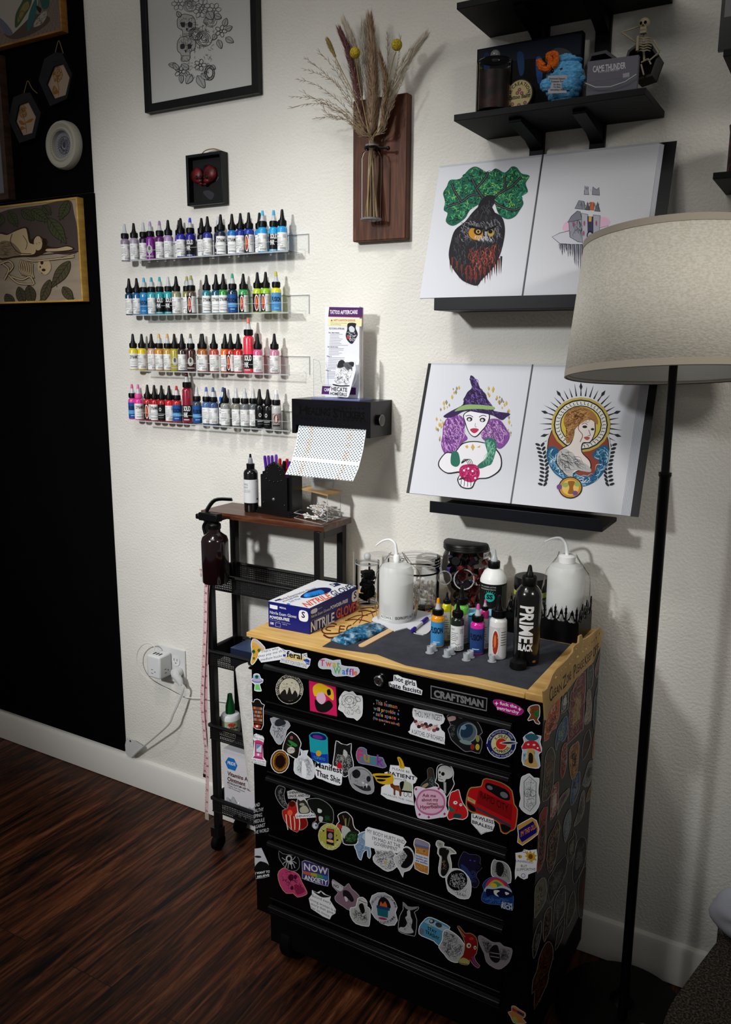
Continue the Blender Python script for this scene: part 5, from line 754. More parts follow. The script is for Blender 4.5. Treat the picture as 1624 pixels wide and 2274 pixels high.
b = MB(); d = Draw(b, cyl_map(c, r, c.z, c.z + hs), h0=.0004); strip(d, '0c0e0e', -120, 120, 16, 96); strip(d, '3c4242', 40, 100, 20, 90); d.text('b8bcbc', 'FOR LONGER LASTING', -60, 24, 12, 24, 3); d.text('b8bcbc', 'HAND DRAWN STENCILS', -60, 30, 12, 30, 3)
for i in range(9):
    a = math.radians(200 + i * 17.5); d.poly('1fa39a', [(-14 + 17 * math.cos(a), 47 + 8 * math.sin(a)), (-14 + 17 * math.cos(a + .3), 47 + 8 * math.sin(a + .3)), (-14 + 36 * math.cos(a + .15), 47 + 17 * math.sin(a + .15))])
oval(d, '1fa39a', -14, 47, 22, 11); d.text('0c0e0e', 'SS', -28, 51, 0, 51, 10, bold=.05); b.build('paper_label', t)
LIME = M('a8b83a', .4)
# gothic tray
FR_, BR_, FL_ = flat('K', 1244, 888, ZT), flat('K', 1392, 748, ZT), flat('K', 725, 790, ZT)
tr = thing('gothic_tray', 'black tray with cut-out gothic fence rim at back right of worktop', 'tray', (FR_ + FL_) / 2 + V((0, .05, 0)))
FR_ = V((FR_.x, FR_.y, ZT)); x0, x1, y0 = FL_.x, FR_.x, FR_.y; y1 = min(BR_.y, -.04); hT = .048
GOTH = M('060607', .4)
def fence(mb, n, fn, wdt):
    out = [(0, 0)]; p = wdt / n
    for i in range(n + 1):
        x = i * p
        if i < n:
            if i == 0: out = [(0, 0), (0, hT)]
            out += [(x + p * .10, hT + .004), (x + p * .18, hT + .020), (x + p * .32, hT + .028), (x + p * .46, hT + .020), (x + p * .54, hT + .004), (x + p * .66, hT + .003), (x + p * .66, hT + .016), (x + p * .60, hT + .019), (x + p * .66, hT + .022), (x + p * .64, hT + .030), (x + p * .70, hT + .031), (x + p * .74, hT + .037), (x + p * .78, hT + .031), (x + p * .84, hT + .030), (x + p * .82, hT + .022), (x + p * .88, hT + .019), (x + p * .82, hT + .016), (x + p * .82, hT + .003)]
    out += [(wdt, hT), (wdt, 0)]; holes = []
    for i in range(n):
        cx = i * p + p * .32; cy = hT + .006; h = []
        for j in range(24):
            a = 2 * math.pi * j / 24 + math.pi / 2; rr = .0062 * (1 + .55 * abs(math.cos(1.5 * (a - math.pi / 2)))); h.append((cx + rr * math.cos(a), cy + rr * math.sin(a)))
        holes.append(h)
    plate(mb, out, holes, fn, .003, GOTH)
b = MB(); fence(b, 7, lambda x, y, dd: V((x0 + x, y0 + dd, ZT + .0008 + y)), x1 - x0); b.build('front_panel', tr)
b = MB(); fence(b, 3, lambda x, y, dd: V((x1 - dd, y0 + .0032 + x, ZT + .0008 + y)), y1 - y0 - .0032); b.build('side_panel', tr)
b = MB(); fence(b, 3, lambda x, y, dd: V((x0 + dd, y0 + .0032 + x, ZT + .0008 + y)), y1 - y0 - .0032); b.build('side_panel', tr)
b = MB(); b.box(x0 + .0032, x1 - .0032, y0 + .0032, y1, ZT + .0008, ZT + .0038, GOTH); b.build('tray_floor', tr)
TZ = ZT + .004
washer('squat frosted wash bottle in clear bag standing in the gothic tray', 'K', 1022, 1285, 720, 345, (240, .4), [(1160, 232), (1165, 190), (1155, 145), (1120, 112), (1065, 115), (1010, 138)], .3, .62, z0=TZ, yfix=-.085)
c, r = stand('K', 775, 1020, 745, TZ); t = thing('plastic_tub', 'round black tub with lime label behind the tall black ink bottle', 'tub', c); h = topz('K', 895, 385, c) - c.z
b = MB(); b.lathe([(0, 0), (r * .9, 0), (r * .97, h * .75), (0, h * .75)], c, BLK, 36); b.build('body', t)
b = MB(); b.lathe([(r * .9, h * .75), (r, h * .75), (r, h * .97), (r * .95, h), (0, h)], c, M('0a0a0b', .35), 36); b.build('lid', t)
b = MB(); d = Draw(b, cyl_map(c, r * .97, c.z + h * .1, c.z + h * .74), h0=.001); strip(d, LIME, -110, 110, 4, 96); strip(d, '1a2a14', -110, 110, 22, 90); oval(d, '8a9a9a', 44, 48, 26, 20); oval(d, '2a3a3a', 44, 48, 16, 12); oval(d, 'c8b83a', 52, 76, 12, 8); b.build('paper_label', t)
# prime black bottle
t, c, r, hs = round_bottle('black_ink_bottle', 'tallest black ink bottle with white lettering reading down its side', 'ink bottle', 'K', 775, 962, 1040, 480, (54, 445, 382), 303, (M('060607', .2, coat=.5), M('080809', .45), M('0a0a0b', .4)))
b = MB(); d = Draw(b, cyl_map(c, r, c.z, c.z + hs), h0=.0003)
vs, fs, _ = text_mesh('PRIME', .03, 0.0, True); b.add([d.mp(-34 + 58 * v_, 18 + 50 * u_, .0004) for u_, v_ in vs], fs, M('ececec', .5))
d.text('ececec', 'BLACK', -38, 78.5, 28, 78.5, 8.5, bold=.05); oval(d, 'a8683a', 38, 93.5, 9, 1.6); b.build('lettering', t)
cc_ = flat('K', 800, 1062, ZT + .002); b = MB(); b.lathe([(0, 0), (.016, 0), (.0175, .002), (.0165, .014), (.011, .016), (0, .016)], cc_ + V((0, .012, 0)), M('08080a', .45), 24); tag(b.build('black_stopper'), 'loose black cap lying in front of the tallest black bottle', 'cap')
# little coloured bottles on the grey sheet
G2 = 'small ink bottles on the grey paper sheet'
def inkp(label, xl, xr, yb, tip, body, noz, kind, tall=None, **kw):
    c, r = stand('K', xl, xr, yb, ZT + .0018); s_ = r / .0162; h = topz('K', (xl + xr) / 2, tip, c) - c.z
    tl = max(.7, ((h / s_) - .049) / .056); return ink(label, G2, c, s_, body, None, noz, kind, tall=tl, **kw)
inkp('small orange-yellow ink bottle with pale blue wrap label and yellow tip, nearest the marker', 183, 280, 905, 543, 'e8930e', 'e8960e', 'fusion', lab='3f8fc8', rot=-10)
inkp('small lemon yellow ink bottle with black tip behind the orange-yellow one', 262, 328, 862, 500, 'd8ce1e', 'k', 'text', rot=25)
inkp('small dark green ink bottle with white label', 325, 420, 938, 560, '0e1f14', 'k', 'text', lab='FOREST')
inkp('light green ink bottle behind the dark green one', 345, 452, 888, 452, '6cc24a', 'k', 'text', rot=30)
inkp('small magenta ink bottle with blue wrap label and pink tip', 465, 566, 958, 585, 'd41f9a', 'd85ab0', 'fusion', rot=-12, lab='24407a')
inkp('small hot pink ink bottle mostly hidden behind the magenta one', 536, 597, 925, 552, 'dc2a86', 'd8509a', 'text', rot=30)
inkp('white ink bottle with red oval on its label beside tallest black bottle', 600, 726, 994, 522, 'e6e6e4', 'k', 'oval', lab='d0d2d0')
b = MB(); c = flat('K', 530, 860, ZT + .0018); b.box(-.03, .03, -.016, .016, 0, .062, M('4ab4e0', .3), Matrix.Translation(c) @ Matrix.Rotation(.5, 4, 'Z'))
b.box(-.032, .032, -.018, .018, .0625, .07, M('7ccbee', .3), Matrix.Translation(c) @ Matrix.Rotation(.5, 4, 'Z')); tag(b.build('wipes_pack', bevel=.003), 'sky blue plastic pack half hidden behind the small ink bottles', 'pack')
for i, (x, y) in enumerate(((178, 952), (203, 934), (300, 978), (333, 958), (440, 1004), (470, 984), (626, 1014))):
    b = MB(); c, r = stand('K', x - 32, x + 32, y, ZT + .0018); mt = M('d4dade', .2, alpha=.6)
    b.lathe([(r, 0), (r, .001), (r * .68, .0012), (r * .72, .0145), (r * .64, .0145), (r * .6, .002), (0, .002), (0, 0)], c, mt, 20)
    tag(b.build('pigment_thimble'), ['clear ink cap before the orange-yellow bottle, nearer the edge', 'clear ink cap touching the orange-yellow bottle', 'clear ink cap before the dark green bottle, nearer the edge', 'clear ink cap touching the dark green bottle', 'clear ink cap before the magenta bottle, nearer the edge', 'clear ink cap touching the magenta bottle', 'clear ink cap standing alone before the white bottle'][i], 'ink cap', 'clear ink caps on the grey sheet')
# packet, wooden stick, marker
random.seed(4); b = MB(); pk = [flat('J', x, y, ZT + .0016) for x, y in ((745, 945), (1080, 815))]; ax = pk[1] - pk[0]; pr = V((-ax.y, ax.x, 0)).normalized()
def pkf(u, v):
    wv = .5 * (1 - .25 * abs(2 * u - 1) ** 3); z_ = .016 * math.sin(math.pi * min(1, max(0, u))) ** .4 * math.sin(math.pi * v) ** .6 + .0015 * math.sin(23 * u + 9 * v) + .0012 * math.cos(31 * v + 5 * u)
    return pk[0] + ax * u + pr * (v - .5) * .062 * (wv * 2) * (1 + .06 * math.sin(17 * u)) + V((0, 0, max(0, z_) if 0 < u < 1 and 0 < v < 1 else .0003))
PKM = noisy('blue_packet_film', [(.38, '20262e'), (.5, '1c6f9a'), (.62, '9fb4c0')], scale=(9, 9, 9), nscale=7, rough=.18, bump=.4)
b.grid(26, 12, pkf, PKM); tag(b.build('plastic_packet', solid=.0006), 'crinkled clear and blue packet lying before the glove carton', 'packet')
p0, p1 = flat('J', 935, 968, ZT + .0016), flat('J', 1180, 835, ZT + .0016); ax = (p1 - p0).normalized(); pr = V((-ax.y, ax.x, 0)); b = MB(); L_ = (p1 - p0).length; w2 = .0082; pts = []
for i in range(9): a = math.pi / 2 + math.pi * i / 8; pts.append(p0 + ax * math.cos(a) * w2 + pr * math.sin(a) * w2)
for i in range(9): a = -math.pi / 2 + math.pi * i / 8; pts.append(p1 + ax * math.cos(a) * w2 + pr * math.sin(a) * w2)
b.prism(pts, (0, 0, .0018), M('e0b98c', .6)); tag(b.build('wooden_spatula'), 'flat pale wooden spatula lying across the grey paper', 'spatula')
p0, p1 = flat('J', 1322, 852, ZT + .008), flat('J', 1446, 752, ZT + .008); t = thing('marker_pen', 'purple and white marker pen lying on the tissue', 'pen', (p0 + p1) / 2 - V((0, 0, .005)))
def L2(u): return p0 + (p1 - p0) * u
b = MB(); b.tube([L2(.2), L2(.62)], .0042, M('e2e2e6', .3), 14); b.build('barrel', t)
b = MB(); b.tube([L2(.62), L2(.64), L2(.97), L2(1)], [.0043, .005, .005, .0035], M('3a1f9a', .35), 14); b.build('cap', t)
b = MB(); b.tube([L2(0), L2(.04), L2(.2)], [.0028, .0046, .0046], M('3a1f9a', .35), 14); b.build('end_plug', t)
# ------------------------------------------------------------------ ink bottles on the four clear wall ledges
SH = [((1.7149), 'D', 'top'), ((1.5630), 'D', 'second'), ((1.4048), 'E', 'third'), ((1.2576), 'E', 'bottom')]
LX0, LX1, LYF = -1.815, -1.262, -.062
def ledge(z, word):
    t = thing('clear_ledge', f'clear acrylic wall ledge, {word} of the four holding ink bottles', 'ledge', ((LX0 + LX1) / 2, -.03, z), 'clear acrylic ledges'); CL = glass('clear_acrylic', (.97, .98, .98, 1), .02, .08)
    b = MB(); b.box(LX0 - .02, LX1 + .022, -.0035, -.0008, z, z + .048, CL)
    for x in (LX0 - .02, LX1 + .022): b.box(x - .0006, x + .0006, -.0042, -.0008, z, z + .048, EDGE)
    b.box(LX0 - .02, LX1 + .022, -.0042, -.0008, z + .0474, z + .0486, EDGE); b.build('back_plate', t)
    b = MB(); b.box(LX0, LX1, LYF, -.0036, z, z + .0022, CL); b.box(LX0, LX1, LYF - .0004, LYF + .0006, z - .0006, z + .0028, EDGE); b.build('ledge_floor', t)
    b = MB(); b.box(LX0, LX1, LYF - .0022, LYF - .0005, z, z + .026, CL); b.box(LX0, LX1, LYF - .0024, LYF - .0004, z + .0254, z + .0264, EDGE); b.box(LX1 - .0012, LX1, LYF - .0024, LYF - .0004, z, z + .026, EDGE); b.build('front_lip', t)
for z, k, word in SH: ledge(z, word)
k_, c_ = 'k', 'c'
R1 = [(135, 345, '8a7e92', c_, 'text', 'greyish mauve'), (207, 345, 'a39aac', k_, 'text', 'pale grey-lilac'), (278, 340, '1c1430', c_, 'text', 'inky dark violet'), (338, 330, '7a1f8a', 'b49ac8', 'disc', 'bright purple'), (405, 328, '5a1660', 'a07ab0', 'text', 'plum purple'), (475, 325, 'a890b8', k_, 'text', 'dusty lilac'), (530, 320, '6a3aa0', k_, 'text', 'violet'), (592, 315, '2a2a9a', k_, 'text', 'ultramarine'), (650, 308, '1c1c8a', '3a4ad0', 'solid', 'royal blue'), (706, 300, '0e1024', k_, 'text', 'near-black navy'), (783, 300, '24348a', k_, 'text', 'deep blue'), (838, 290, '2a2440', c_, 'disc', 'smoky violet'), (905, 290, '18283c', k_, 'dyn', 'dark slate blue'), (980, 285, '1f6fb8', k_, 'dyn', 'medium blue'), (1045, 275, '1c2f8a', k_, 'text', 'cobalt'), (1108, 270, '1c3a9a', k_, 'oval', 'blue'), (1162, 265, '2f86c8', k_, 'text', 'clear blue'), (1232, 258, '2a9ad0', '4ab4e0', 'text', 'cerulean'), (1300, 250, '22a0d8', '3aa8e0', 'solid', 'bright cyan'), (1371, 245, '2a9ad8', k_, 'text', 'sky blue')]
R2 = [(168, 785, '163a5c', k_, 'text', 'petrol blue'), (228, 785, '1f5f96', k_, 'text', 'steel blue'), (288, 780, '2a8ac0', '4ab0d8', 'fusion', 'azure'), (348, 775, '3aa4b4', '3a9ab0', 'text', 'pale turquoise'), (410, 775, '1f9aa4', '3aa8b0', 'solid', 'turquoise'), (473, 772, '22a4ac', c_, 'solid', 'aqua'), (538, 770, '8a8a6a', k_, 'text', 'sand grey'), (592, 768, '8a8850', 'a09a6a', 'text', 'khaki'), (657, 765, '5a4a3a', '9a9a5a', 'oval', 'olive brown'), (773, 762, '1f7a8a', k_, 'dyn', 'dark teal'), (851, 762, '14506a', k_, 'dyn', 'deep sea blue'), (911, 760, '2f8a3a', k_, 'dyn', 'leaf green'), (978, 755, '14283c', '3a9a86', 'fusion', 'dark green-blue'), (1035, 755, '2f9a4a', k_, 'oval', 'grass green'), (1177, 745, 'b4c82a', k_, 'oval', 'yellow-green'), (1243, 745, '8ac42a', k_, 'oval', 'lime'), (1323, 742, 'd8d42a', 'b8b43a', 'fusion', 'lemon green')]
R3 = [(198, 228, 'e0cc2a', k_, 'dyn', 'yellow'), (237, 228, 'e6c81e', k_, 'text', 'golden yellow'), (345, 228, 'c8a488', k_, 'text', 'skin beige'), (405, 228, 'c88a2a', 'd8a45a', 'text', 'ochre'), (468, 228, 'b8943a', 'd0a060', 'text', 'dark honey'), (523, 232, 'a89a2a', k_, 'disc', 'mustard'), (584, 232, '3a2a28', k_, 'text', 'dark umber'), (652, 228, '3a1818', '6a6448', 'disc', 'oxblood'), (704, 228, '8a5a30', k_, 'dyn', 'light brown'), (764, 228, 'a8602a', k_, 'text', 'copper'), (835, 235, 'b04a3a', k_, 'text', 'terracotta'), (892, 238, 'e0661e', k_, 'text', 'orange'), (963, 238, 'a8301c', k_, 'oval', 'brick red'), (1023, 240, 'c4241e', k_, 'text', 'scarlet'), (1103, 160, 'e0344a', 'e0786a', 'solid', 'tall coral red'), (1175, 238, 'd05a86', k_, 'text', 'rose pink'), (1308, 240, 'c07a96', k_, 'text', 'dusty pink')]
R4 = [(192, 630, 'd8469a', 'd85a8a', 'fusion', 'pink'), (245, 625, 'e03a96', 'e06aa8', 'dyn', 'candy pink with pink cap'), (315, 630, 'b81e2a', k_, 'oval', 'cherry red'), (370, 632, 'a8141e', k_, 'dyn', 'blood red'), (428, 635, '9a1418', k_, 'dark', 'dark red'), (485, 638, 'c01e24', k_, 'text', 'bright red'), (541, 640, 'b81e22', 'c02a34', 'fusion', 'red, clear-tipped'), (592, 575, '8a1430', '7a1a2a', 'solid', 'tall crimson'), (697, 648, '3a4654', 'c', 'fusion', 'grey-blue'), (772, 648, '4a6a9a', '4a6ab0', 'text', 'denim blue'), (830, 650, '3a5080', '3a5a86', 'text', 'ink blue'), (877, 655, '101418', '2a4a8a', 'dyn', 'black with blue cap'), (937, 658, '8a8a86', k_, 'text', 'light grey'), (1010, 662, '7a7a70', c_, 'text', 'stone grey'), (1074, 668, '6a6e70', c_, 'text', 'medium grey'), (1114, 672, '5a6064', c_, 'text', 'blue-grey'), (1190, 678, '0a0a0c', k_, 'dark', 'matt black'), (1257, 682, '0c0c0e', k_, 'dark', 'jet black'), (1322, 688, 'b8b8b6', 'e8e8e8', 'red', 'white with red round emblem')]
ORD = ['first', 'second', 'third', 'fourth', 'fifth', 'sixth', 'seventh', 'eighth', 'ninth', 'tenth', 'eleventh', 'twelfth', 'thirteenth', 'fourteenth', 'fifteenth', 'sixteenth', 'seventeenth', 'eighteenth', 'nineteenth', 'twentieth']
random.seed(12)
for (z, k, word), row in zip(SH, (R1, R2, R3, R4)):
    last = -9; alt = 0
    for i, (x, y, body, noz, kind, nm) in enumerate(row):
        p = PY(*zp(k, x, y), -.036); px = p.x
        yy = -.038 + random.uniform(-.002, .002); s_ = 1.12 if 'tall' in nm else 1.0
        if i and px - last < .0262: alt = 1 - alt; yy = -.0215 if alt else -.047
        elif i and px - last < .030 and alt: yy = -.047; alt = 0
        else: alt = 0
        nz = noz if noz in ('k', 'c') else noz
        cap = 'e05aa0' if 'pink cap' in nm else ('1f6ad0' if 'blue cap' in nm else None)
        lab_ = None
        if kind == 'fusion': lab_ = {'azure': '2a7ab8', 'lemon green': '4a90c8'}.get(nm)
        ink(f'{nm} ink bottle, {ORD[i]} from left on {word} clear ledge', f'ink bottles on the {word} clear ledge', (px, yy, z + .0024), s_, body, cap, nz, kind, rot=random.uniform(-22, 12), tall=1.45 if 'tall' in nm else 1.0, lab=lab_, wd=.8)
        last = px
# ------------------------------------------------------------------ framed things on the walls
def wood(name, a, c, sc=(3, 3, 14)): return noisy(name, [(.3, a), (.7, c)], scale=sc, nscale=5, rough=.45, detail=7)
FW = wood('honey_wood', '7a4f22', 'a8743a'); YW = wood('yellow_wood', 'a87f32', 'cfa552')
def panel(x0, x1, z0, z1, ywall, yf, mat, bw, face_mat, parent, recess=.004):
    b = MB(); b.box(x0, x0 + bw, yf, ywall, z0, z1, mat); b.box(x1 - bw, x1, yf, ywall, z0, z1, mat); b.box(x0 + bw, x1 - bw, yf, ywall, z0, z0 + bw, mat); b.box(x0 + bw, x1 - bw, yf, ywall, z1 - bw, z1, mat); b.build('frame', parent, bevel=.001)
    b = MB(); b.box(x0 + bw, x1 - bw, yf + recess, ywall, z0 + bw, z1 - bw, face_mat); return b
BKW = -.0125
# moth and skull panel
x1, z0 = -2.066, 2.366; t = thing('framed_picture', 'honey wood framed picture of a pale skull with green moth wings, top of black wall', 'picture', (x1 - .25, -.03, z0))
b = panel(x1 - .5, x1, z0, 2.9, BKW, -.036, FW, .006, M('6d5f55', .6), t); d = Draw(b, clamped(on_plane((0, -.032, 0), (0, -1, 0)), x1 - .494, x1 - .006, z0 + .006, 2.89), 'A')
for i in range(16): d.line('50443c', 1.5, [-60 + i * 30, 350, 60 + i * 30, -40], up=False); d.line('50443c', 1.5, [-60 + i * 30, -40, 100 + i * 30, 350], up=False)
d.up()
d.run([('P', '46362e', [30, 240, 100, 275, 220, 240, 330, 170, 345, 120, 250, 100, 60, 180]), ('P', '9a938a', [-40, -40, 0, 180, 60, 250, 130, 200, 200, 130, 250, 80, 240, -40]), ('P', '5a5a6a', [-20, 120, 20, 220, 60, 250, 90, 230, 30, 150]),
       ('P', '2f4a2e', [105, 190, 110, 100, 150, 20, 180, -40, 225, -40, 215, 40, 170, 120, 130, 180]), ('P', '6a6a34', [125, 160, 130, 100, 165, 30, 200, 10, 195, 50, 160, 110]), ('r', '6a3a14', 6, 150, 105, 18, 30, 20), ('r', '8a6a2a', 6, 182, 45, 18, 28, 20), ('P', '1c5550', [190, 210, 205, 215, 245, 120, 260, 30, 250, -10, 215, 60, 195, 140]), ('P', '1c4a46', [275, -40, 300, 60, 340, 50, 345, 0, 330, -40]),
       ('P', '8f8a80', [235, 190, 245, 150, 290, 95, 325, 80, 325, 120, 290, 170]), ('q', '2a2018', 4, [235, 190, 245, 150, 290, 95, 325, 80, 325, 120, 290, 170], 16, 24, -60, 20), ('P', '14100c', [255, 40, 290, 60, 280, 90, 262, 70])])
b.build('painting', t)
# hexagon frames
def hexa(label, outer, inner, twine, flower, yf=-.028):
    pl = on_plane((0, yf, 0), (0, -1, 0)); P_ = [pl(*zp('A', x, y)) for x, y in zip(outer[::2], outer[1::2])]; c = sum(P_, V()) / len(P_); t = thing('hexagon_frame', label, 'frame', (c.x, -.02, min(p.z for p in P_)), 'black hexagon frames')
    b = MB(); I_ = [pl(*zp('A', x, y)) for x, y in zip(inner[::2], inner[1::2])]
    plate(b, [(p.x, p.z) for p in P_], [[(p.x, p.z) for p in I_]], lambda x, y, dd: V((x, yf + dd, y)), .015, wood('black_ply', '06070a', '10131a')); b.build('frame', t, bevel=.0008)
    b = MB(); b.prism([V((p.x, yf + .006, p.z)) for p in I_], (0, .004, 0), M('a08c78', .6)); d = Draw(b, on_plane((0, yf + .006, 0), (0, -1, 0)), 'A', h0=.0004); d.run(flower); b.build('burnt_picture', t)
    b = MB(); b.tube(catmull([PY(*zp('A', x, y), yf + .004 + (.006 if i in (0, len(twine) // 2 - 1) else .008)) for i, (x, y) in enumerate(zip(twine[::2], twine[1::2]))], 4, False), .0013, M('7a6848', .9), 6); b.build('twine_loop', t)
G1 = '8a5a1a'
fl1 = [('q', G1, 4, [370, 520, 385, 470, 420, 465, 440, 510, 435, 560, 400, 590, 370, 560], 60, 22), ('r', G1, 4, 405, 520, 30, 50), ('r', G1, 3, 405, 515, 16, 26), ('S', G1, 4, [402, 580, 412, 620, 408, 668]), ('P', G1, [408, 640, 380, 600, 368, 630, 375, 660, 400, 655]), ('q', 'a08c78', 3, [375, 610, 400, 620, 395, 650, 372, 650], 10, 16)]
fl2 = [('r', G1, 6, 160, 792, 22, 32), ('q', G1, 4, [130, 770, 150, 735, 185, 750, 200, 790, 180, 830, 140, 820], 50, 24), ('S', G1, 4, [165, 825, 180, 870, 185, 930]), ('P', G1, [178, 860, 210, 835, 235, 832, 215, 855]), ('P', G1, [178, 870, 150, 845, 132, 850, 150, 875]), ('P', G1, [182, 900, 150, 885, 140, 915, 165, 905])]
hexa('black hexagon frame with burnt dahlia drawing, upper right of the pair', [310, 412, 385, 368, 435, 370, 505, 518, 470, 692, 350, 744, 270, 560], [375, 465, 440, 444, 488, 545, 460, 666, 378, 694, 325, 590], [385, 385, 395, 340, 412, 285, 430, 330, 445, 380], fl1)
hexa('black hexagon frame with burnt sunflower drawing, lower left of the pair', [92, 682, 165, 652, 210, 648, 286, 790, 245, 967, 135, 1002, 60, 842], [130, 736, 195, 710, 251, 820, 226, 932, 155, 952, 106, 850], [165, 668, 180, 610, 196, 567, 225, 620, 262, 655], fl2)
# round plaster frame
c = PY(*zp('A', 415, 1010), -.04); pe = PY(*zp('A', 415, 822), -.04); rr = (pe.z - PY(*zp('A', 415, 1196), -.04).z) / 2; t = thing('round_frame', 'round off-white beaded frame with medallion drawing on the black wall', 'frame', (c.x, -.02, c.z - rr))
T = Matrix.Rotation(math.radians(90), 4, 'X'); CR = M('a3a194', .55); rr = rr * .93; cx_ = V((c.x, BKW, c.z))
b = MB(); b.lathe([(rr * .56, .008), (rr * .58, .021), (rr * .66, .0235), (rr * .72, .021), (rr * .86, .025), (rr * .95, .023), (rr, .015), (rr, 0), (0, 0)], cx_, CR, 48, T)
for i in range(44): a = i * math.pi / 22; b.ball(cx_ + V((rr * .64 * math.cos(a), -.0225, rr * .64 * math.sin(a))), rr * .036, CR, 8)
b.build('frame', t)
b = MB(); b.lathe([(0, .009), (rr * .575, .009)], cx_, M('8d8f98', .5), 40, T); d = Draw(b, lambda x, y, h: V((cx_.x + x * rr, BKW - .0092 - h, cx_.z - y * rr)), h0=.0002)
for i in range(28): a = i * math.pi / 14; d.line('2a2c38', .02, [(.16 * math.cos(a), .16 * math.sin(a)), (.48 * math.cos(a), .48 * math.sin(a))], taper=True, up=False)
d.up(); d.ring('2a2c38', .02, 0, 0, .36, .36); d.scrib('2a2c38', .018, [(.35 * math.cos(a), .35 * math.sin(a)) for a in [i * .6 for i in range(10)]], 70, .12); d.ell('3c3e4a', 0, -.02, .09, .13); b.build('medallion_drawing', t)
# brown frame at the left border
p = PY(*zp('A', 60, 1395), -.04); t = thing('large_brown_frame', 'dark brown frame around pale glazed print at left border of black wall', 'frame', (p.x - .2, -.025, p.z))
b = panel(p.x - .5, p.x, p.z, p.z + .42, BKW, -.04, wood('brown_wood', '2e2018', '4a3628'), .02, M('6c7078', .25), t, .012); b.build('print', t)
# burnt wood panel
x1, z0, z1 = -2.045, 1.609, 1.905; t = thing('wood_burned_panel', 'yellow edged wood burned panel with reclining figure, skeleton and leaves', 'picture', (x1 - .25, -.03, z0))
b = panel(x1 - .46, x1, z0, z1 + .006, BKW, -.038, YW, .006, noisy('birch', [(.3, '8a7c6a'), (.7, '9c8e7b')], scale=(2, 2, 9), nscale=4, rough=.6), t, .002); d = Draw(b, clamped(on_plane((0, -.036, 0), (0, -1, 0)), x1 - .454, x1 - .006, z0 + .006, z1), 'A', h0=.0003)
LF, LD, BN = '3c4226', '1f1810', '2c1606'
d.run([('P', '453a36', [0, 1490, 300, 1435, 480, 1400, 520, 1500, 560, 1750, 400, 1780, 200, 1700, 100, 1650, 0, 1640])])
def leaf(x, y, a, l, w_, col=LF):
    a = math.radians(a); ux, uy = math.cos(a), math.sin(a); nx, ny = -uy, ux; f = lambda u, v: (x + ux * u * l + nx * v * w_, y + uy * u * l + ny * v * w_)
    o = [f(0, 0), f(.2, .8), f(.5, 1), (f(.8, .5)), f(1, 0), f(.8, -.5), f(.5, -1), f(.2, -.8)]; d.run([('P', LD, [q for p in o for q in p])]); o2 = shrink(o, 4); d.run([('P', col, [q for p in o2 for q in p]), ('s', LD, 4, [f(0, 0), f(1, 0)])] + [('s', LD, 3, [f(.15 * i, 0), f(.15 * i + .13, s_ * .7)]) for i in range(1, 6) for s_ in (-1, 1)])
leaf(60, 1480, 60, 130, 34); leaf(150, 1470, 40, 120, 36); leaf(10, 1500, 110, 100, 40); leaf(220, 1470, 35, 150, 40); leaf(300, 1440, 50, 90, 30); leaf(480, 1410, 115, 150, 36); leaf(340, 1530, 55, 220, 46); leaf(490, 1830, 125, 230, 44, '4a442c'); leaf(350, 1960, 110, 190, 34, '4a442c'); leaf(440, 2010, 55, 130, 34, '4a442c'); leaf(200, 2000, 80, 150, 40, '3e3826'); leaf(130, 2010, 75, 150, 34, '3e3826'); leaf(40, 2060, 60, 120, 34, '3e3826')
SK = 'b5a07c'
d.run([('P', BN, [-10, 1640, 60, 1640, 110, 1610, 180, 1590, 200, 1620, 215, 1680, 260, 1650, 300, 1670, 330, 1720, 400, 1735, 470, 1720, 520, 1745, 440, 1765, 330, 1765, 250, 1800, 120, 1800, -10, 1815]), ('P', SK, [-10, 1650, 50, 1648, 110, 1620, 175, 1600, 190, 1630, 205, 1700, 245, 1720, 240, 1780, 130, 1790, -10, 1800]), ('P', SK, [240, 1680, 265, 1655, 295, 1680, 290, 1740, 260, 1755, 240, 1720]), ('P', SK, [330, 1745, 400, 1742, 470, 1728, 510, 1745, 440, 1758, 330, 1762]), ('P', '7a6a50', [0, 1700, 60, 1690, 110, 1720, 150, 1780, 100, 1795, 0, 1800]), ('S', BN, 5, [85, 1640, 75, 1700, 130, 1770, 220, 1780]), ('S', BN, 4, [160, 1650, 190, 1700, 180, 1750]), ('q', BN, 4, [270, 1650, 330, 1680, 320, 1760, 285, 1760, 300, 1700], 40, 34), ('q', BN, 3, [0, 1690, 110, 1720, 150, 1785, 0, 1795], 24, 50, 10, 20), ('S', BN, 3, [252, 1705, 262, 1710]), ('S', BN, 3, [270, 1700, 282, 1704]),
       ('s', BN, 5, [0, 1812, 560, 1762]), ('P', SK, [265, 1850, 280, 1822, 320, 1815, 352, 1840, 355, 1890, 325, 1925, 290, 1920, 268, 1895]), ('e', BN, 294, 1842, 11, 13), ('e', BN, 306, 1893, 14, 10), ('e', BN, 282, 1872, 5, 8), ('q', BN, 3, [272, 1895, 320, 1925, 300, 1925, 270, 1905], 12, 10)])
for i in range(8): d.run([('S', BN, 12, [150 + i * 11, 1820 + i * 4, 135 + i * 13, 1880 + i * 4, 160 + i * 11, 1930 + i * 3]), ('S', SK, 7, [150 + i * 11, 1822 + i * 4, 135 + i * 13, 1880 + i * 4, 160 + i * 11, 1927 + i * 3])])
for pts in ([190, 1822, 240, 1830, 330, 1822, 420, 1812], [420, 1812, 460, 1802, 520, 1785], [430, 1812, 480, 1805, 520, 1800], [240, 1990, 210, 1940, 150, 1960, 60, 1930], [0, 1850, 60, 1830, 90, 1870, 40, 1930], [30, 1960, 60, 1890, 20, 1850], [60, 1930, 130, 1985, 235, 1992]): d.run([('S', BN, 15, pts), ('S', SK, 9, pts)])
